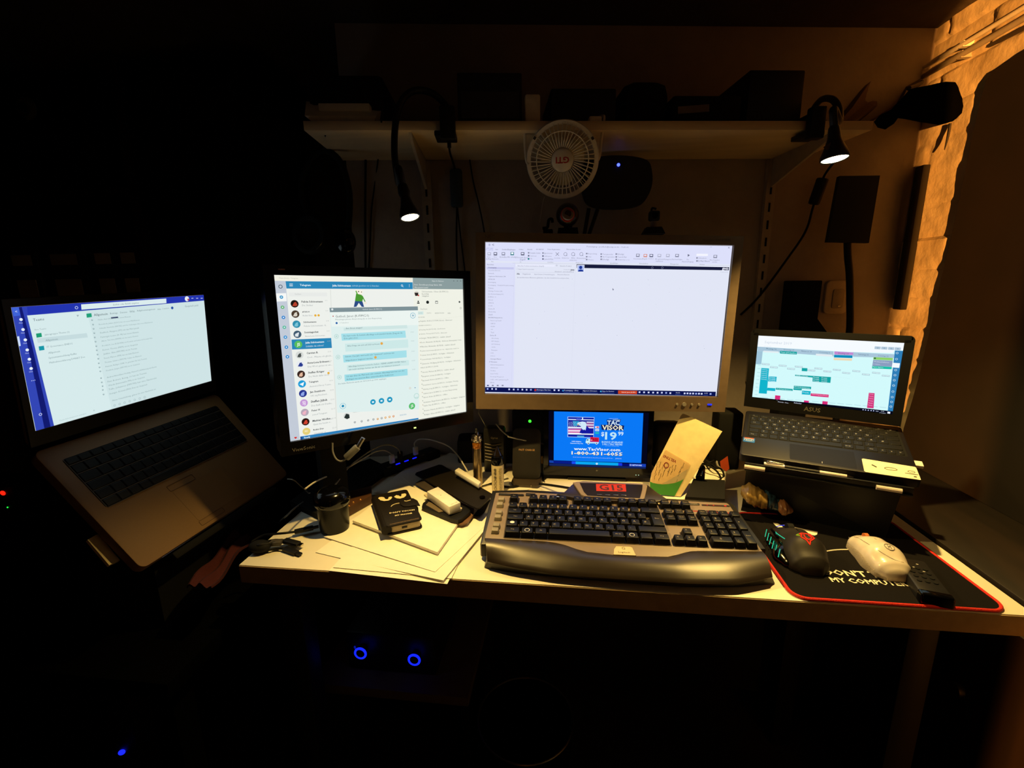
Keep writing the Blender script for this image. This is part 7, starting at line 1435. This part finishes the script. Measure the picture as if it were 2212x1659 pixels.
b = T.w(); a_ = pY(1695, 703, 1.30); c_ = pY(1782, 706, 1.30); b.m(BLACKM).hexa([(a_.x, 1.28, a_.z-.02), (c_.x, 1.28, a_.z-.02), (c_.x, 1.32, a_.z-.02), (a_.x, 1.32, a_.z-.02)], [(a_.x+.01, 1.29, a_.z+.03), (c_.x-.035, 1.29, a_.z+.03), (c_.x-.035, 1.31, a_.z+.03), (a_.x+.01, 1.31, a_.z+.03)]); b.build('shoulder', T.o)
q = uW(1806, 642, -.004)
T = Thing('wall_socket', 'rounded beige wall socket right of the narrow black speaker', 'wall socket', WF @ Matrix.Translation((q.x, -.0005, q.z)))
b = T.l(); b.m(mat('beige_socket', '#a89a8c', .4)).prism(rrect(-.034, -.045, .034, .045, .014), 0, .008, M=Matrix.Rotation(math.radians(90), 4, 'X'), bev=.003); b.build('plate', T.o)
b = T.l(); b.m(mat('beige_socket2', '#8f8276', .4)).prism(rrect(-.014, -.030, .018, .022, .006), .008, .0105, M=Matrix.Rotation(math.radians(90), 4, 'X'), bev=.001); b.m(CHROME).box((.006, -.0112, -.024), (.008, .0015, .003)); b.build('rocker', T.o)
c1r = lambda x, y: (1740+x/4.88, 40+y/4.88)
YP = 1.08
T = Thing('black_pouch', 'bulging black pouch with a narrow neck before the lit brick wall', 'pouch', Matrix.Translation(pt(*c1r(1300, 880), YP)))
pl_ = [(1100, 745), (1200, 722), (1320, 700), (1400, 680), (1480, 665), (1580, 670), (1620, 720), (1650, 800), (1670, 850), (1685, 920), (1665, 1000), (1550, 1085), (1400, 1120), (1200, 1090), (1050, 1060), (930, 1045), (890, 1100), (840, 1170), (760, 1150), (720, 1090), (780, 1020), (900, 960), (1000, 860)]
A = [pt(*c1r(*p), YP) for p in pl_]; cA_ = sum(A, Vector())/len(A); A1 = [cA_.lerp(p, .93)-ray(1990, 220)*.020 for p in A]; A2 = [p+ray(1990, 220)*.03 for p in A]; A3 = [cA_.lerp(p, .8)+ray(1990, 220)*.05 for p in A]
b = T.w(); b.m(mat('black_felt', '#050505', 1.0, spec=0.0)).loft([A1, A, A2, A3]); b.build('body', T.o, sharp=60)
b = T.w(); b.m(STEEL).tube([pt(*c1r(1525, 1110), YP+.01), pt(*c1r(1500, 1250), YP+.01), pt(*c1r(1465, 1385), YP+.01)], .0022, rr=[.0034, .0028, .0010]); b.build('pin', T.o)
b = T.w(); b.m(mat('grey_strap', '#4a403a', .7)).tube([pt(*c1r(1090, 735), YP), pt(*c1r(1200, 690), YP+.04), pt(*c1r(1330, 600), YP+.1), Vector((XR-.01, 1.15, ZC-.12))], .005); b.build('strap', T.o)
b = MB(); b.m(mat('brown_cloth', '#6a5446', .95, bump=.4, scale=120)); N_ = 16
def clf(u, v):
    edgeL = [(190, 1160), (260, 960), (460, 700), (560, 520), (720, 380)]; edgeR = [(420, 1260), (1000, 900), (1080, 720), (1310, 580), (1380, 200)]
    k = min(int(v*4), 3); f = v*4-k; a_ = Vector(edgeL[k]).lerp(Vector(edgeL[k+1]), f); c_ = Vector(edgeR[k]).lerp(Vector(edgeR[k+1]), f); q = a_.lerp(c_, u)
    return pt(*c1r(q.x, q.y), 1.16+.05*v+.02*math.sin(u*9+v*3)+.012*math.sin(u*17))
t = bmesh.new(); V = [[t.verts.new(clf(i/N_, j/N_)) for j in range(N_+1)] for i in range(N_+1)]; V2 = [[t.verts.new(clf(i/N_, j/N_)+Vector((0, .006, 0))) for j in range(N_+1)] for i in range(N_+1)]
for i in range(N_):
    for j in range(N_): t.faces.new((V[i][j], V[i+1][j], V[i+1][j+1], V[i][j+1])); t.faces.new((V2[i][j], V2[i][j+1], V2[i+1][j+1], V2[i+1][j]))
for i in range(N_):
    for a_, c_ in (((i, 0), (i+1, 0)), ((i, N_), (i+1, N_)), ((0, i), (0, i+1)), ((N_, i), (N_, i+1))): t.faces.new((V[a_[0]][a_[1]], V[c_[0]][c_[1]], V2[c_[0]][c_[1]], V2[a_[0]][a_[1]]))
bmesh.ops.recalc_face_normals(t, faces=t.faces); b.add(t); single(b, 'hanging_cloth', 'brown cloth draped over the right end of the shelf', 'cloth')

# ------------------------------------------------------------------ dark left side: shelf unit with binders
YS = 1.20
T = Thing('shelf_unit', 'dark shelf unit in the far left corner holding binders', 'shelf', Matrix.Translation((-1.3, YS+.15, 0)))
xa, xb_ = -1.70, pY(300, 500, YS).x; zsh = 1.00
for x in (xa, xb_):
    b = T.w(); b.m(M_DWOODZ).box((x, YS+.14, .90), (.02, .28, 1.78)); b.build('side_panel', T.o)
for z_ in (.20, zsh, 1.46):
    b = T.w(); b.m(M_DWOODZ).box(((xa+xb_)/2, YS+.14, z_), (xb_-xa-.02, .28, .02)); b.build('shelf_board', T.o)
xx = [(-8, 60), (73, 165), (178, 232), (236, 285)]
bl = ['leftmost binder on the dark shelf unit', 'widest binder on the dark shelf unit', 'narrow binder third from the left on the dark shelf unit', 'rightmost narrow binder on the dark shelf unit']
for i, (p0, p1) in enumerate(xx):
    a_ = pY(p0, 470, YS+.01).x; c_ = pY(p1, 470, YS+.01).x; a_ = max(a_, xa+.012); c_ = min(c_, xb_-.012)
    T = Thing('ring_binder', 'pale spined '+bl[i], 'binder', Matrix.Translation(((a_+c_)/2, YS+.13, zsh+.0105)), 'binders on the dark shelf unit')
    b = T.l(); b.m(DGREY).box((0, 0, .158), (c_-a_-.004, .24, .314), bev=.002); b.build('cover', T.o)
    b = T.l(); b.m(mat('dim_label', '#e0cfb4', .8)).box((0, -.121, .12), ((c_-a_)*.62, .002, .20)); b.box((0, -.121, .275), ((c_-a_)*.62, .002, .03)); b.build('spine_label', T.o)
T = Thing('loudspeaker', 'black loudspeaker with round cone on the upper board of the dark unit', 'speaker', Matrix.Translation((pY(70, 230, YS).x, YS+.12, 1.4705)))
b = T.l(); b.m(BLACK).box((0, 0, .14), (.24, .2, .278), bev=.004); b.build('cabinet', T.o)
b = T.w(); q = pY(58, 234, YS+.018); b.m(mat('grey_cone', '#5a5450', .5)).cyl((q.x, YS+.018, q.z), (q.x, YS+.010, q.z), .030, r2=.022, n=28); b.m(BLACKM).cyl((q.x, YS+.010, q.z), (q.x, YS+.006, q.z), .012); b.build('cone', T.o)
# blinking device at the left edge
q = pt(1, 1067, .95)
T = Thing('media_receiver', 'black device at the left picture edge with one red and one green light', 'device', Matrix.Translation((q.x-.02, q.y+.03, .616)))
b = T.w(); b.m(BLACK).box((q.x-.03, q.y+.035, (q.z+.02+.616)/2), (.12, .06, q.z+.02-.616), bev=.006); b.build('body', T.o)
b = T.w(); b.m(em('#ff1808', 2.5)).sph((q.x, q.y+.004, q.z), (.006, .002, .005), 10); b.build('red_light', T.o, label='red light')
b = T.w(); b.m(em('#20ff40', 1.5)).sph((q.x+.002, q.y+.004, q.z-.032), (.0016, .001, .0016), 8); b.build('green_light', T.o, label='green light')

# ------------------------------------------------------------------ under the desk
qa_, qb_ = pt(781, 1407, 1.0), pt(901, 1410, 1.0); fz = (qa_.y+qb_.y)/2
T = Thing('amplifier', 'black amplifier under the desk with two blue ringed knobs', 'amplifier', Matrix.Translation(((qa_.x+qb_.x)/2, fz+.1, .40)))
zc0 = qa_.z
b = T.w(); b.m(BLACK).box(((qa_.x+qb_.x)/2, fz+.105, zc0-.012), (.20, .20, .095), bev=.006); b.build('body', T.o)
nk = Vector((0, -1, 0))
for q in (qa_, qb_):
    b = T.w(); b.m(BLACKM).cyl((q.x, fz+.004, q.z), (q.x, fz-.014, q.z), .0095, n=24, bev=.001); kn = b.build('knob', T.o)
    b = T.w(); b.m(em('#1020ff', 1.8)).tube([(q.x+.0118*math.cos(a), fz-.0125, q.z+.0118*math.sin(a)) for a in [2*math.pi*k/24 for k in range(24)]], .0024, n=8, sub=1, closed=True); b.build('light_ring', kn, label='blue light ring')
b = T.w(); q = pt(761, 1408, 1.0); b.m(em('#1020c0', .5)).sph((q.x, fz+.003, q.z), (.0025, .001, .004), 8); b.build('status_light', T.o)
T = Thing('under_desk_shelf', 'pale board shelf under the desk carrying the amplifier', 'shelf', Matrix.Translation(((qa_.x+qb_.x)/2, fz+.12, 0)))
b = T.w(); b.m(mat('dull_board', '#5a4a3c', .8)).box(((qa_.x+qb_.x)/2+.01, fz+.13, zc0-.071), (.34, .34, .022), bev=.002); b.build('board', T.o)
for sx in (-1, 1):
    b = T.w(); b.m(BLACKM).box(((qa_.x+qb_.x)/2+.01+sx*.16, fz+.13, (zc0-.082)/2), (.018, .32, zc0-.083)); b.build('side_panel', T.o)
q = pt(246, 1643, 1.0)
T = Thing('computer_tower', 'black computer tower on the floor at the left with a blue light', 'computer', Matrix.Translation((q.x-.05, q.y+.24, 0)))
b = T.w(); b.m(BLACK).box((q.x-.05, q.y+.24, .235), (.19, .44, .465), bev=.006); b.build('case', T.o)
b = T.w(); b.m(em('#1420ff', 2)).sph((q.x, q.y+.018, q.z), (.011, .003, .006), 12, R=Matrix.Rotation(math.radians(-35), 3, 'Y')); b.build('power_light', T.o, label='blue power light')
q = pt(1130, 1600, .9)
T = Thing('waste_bin', 'round black bin under the desk with a glinting rim', 'bin', Matrix.Translation((q.x, q.y+.05, 0)))
zr = q.z; b = T.l(); b.m(GLOSS).lathe([(.075, .002), (.095, zr*.9), (.098, zr), (.094, zr), (.09, zr*.88), (.07, .01)], n=48, cap=False)
b.lathe([(.0001, .004), (.072, .004)], n=32, cap=False); b.build('bucket', T.o)
b = T.l(); b.m(STEEL).tube([(.0965*math.cos(2*math.pi*k/48), .0965*math.sin(2*math.pi*k/48), zr) for k in range(48)], .0022, n=8, sub=1, closed=True); b.build('rim', T.o)
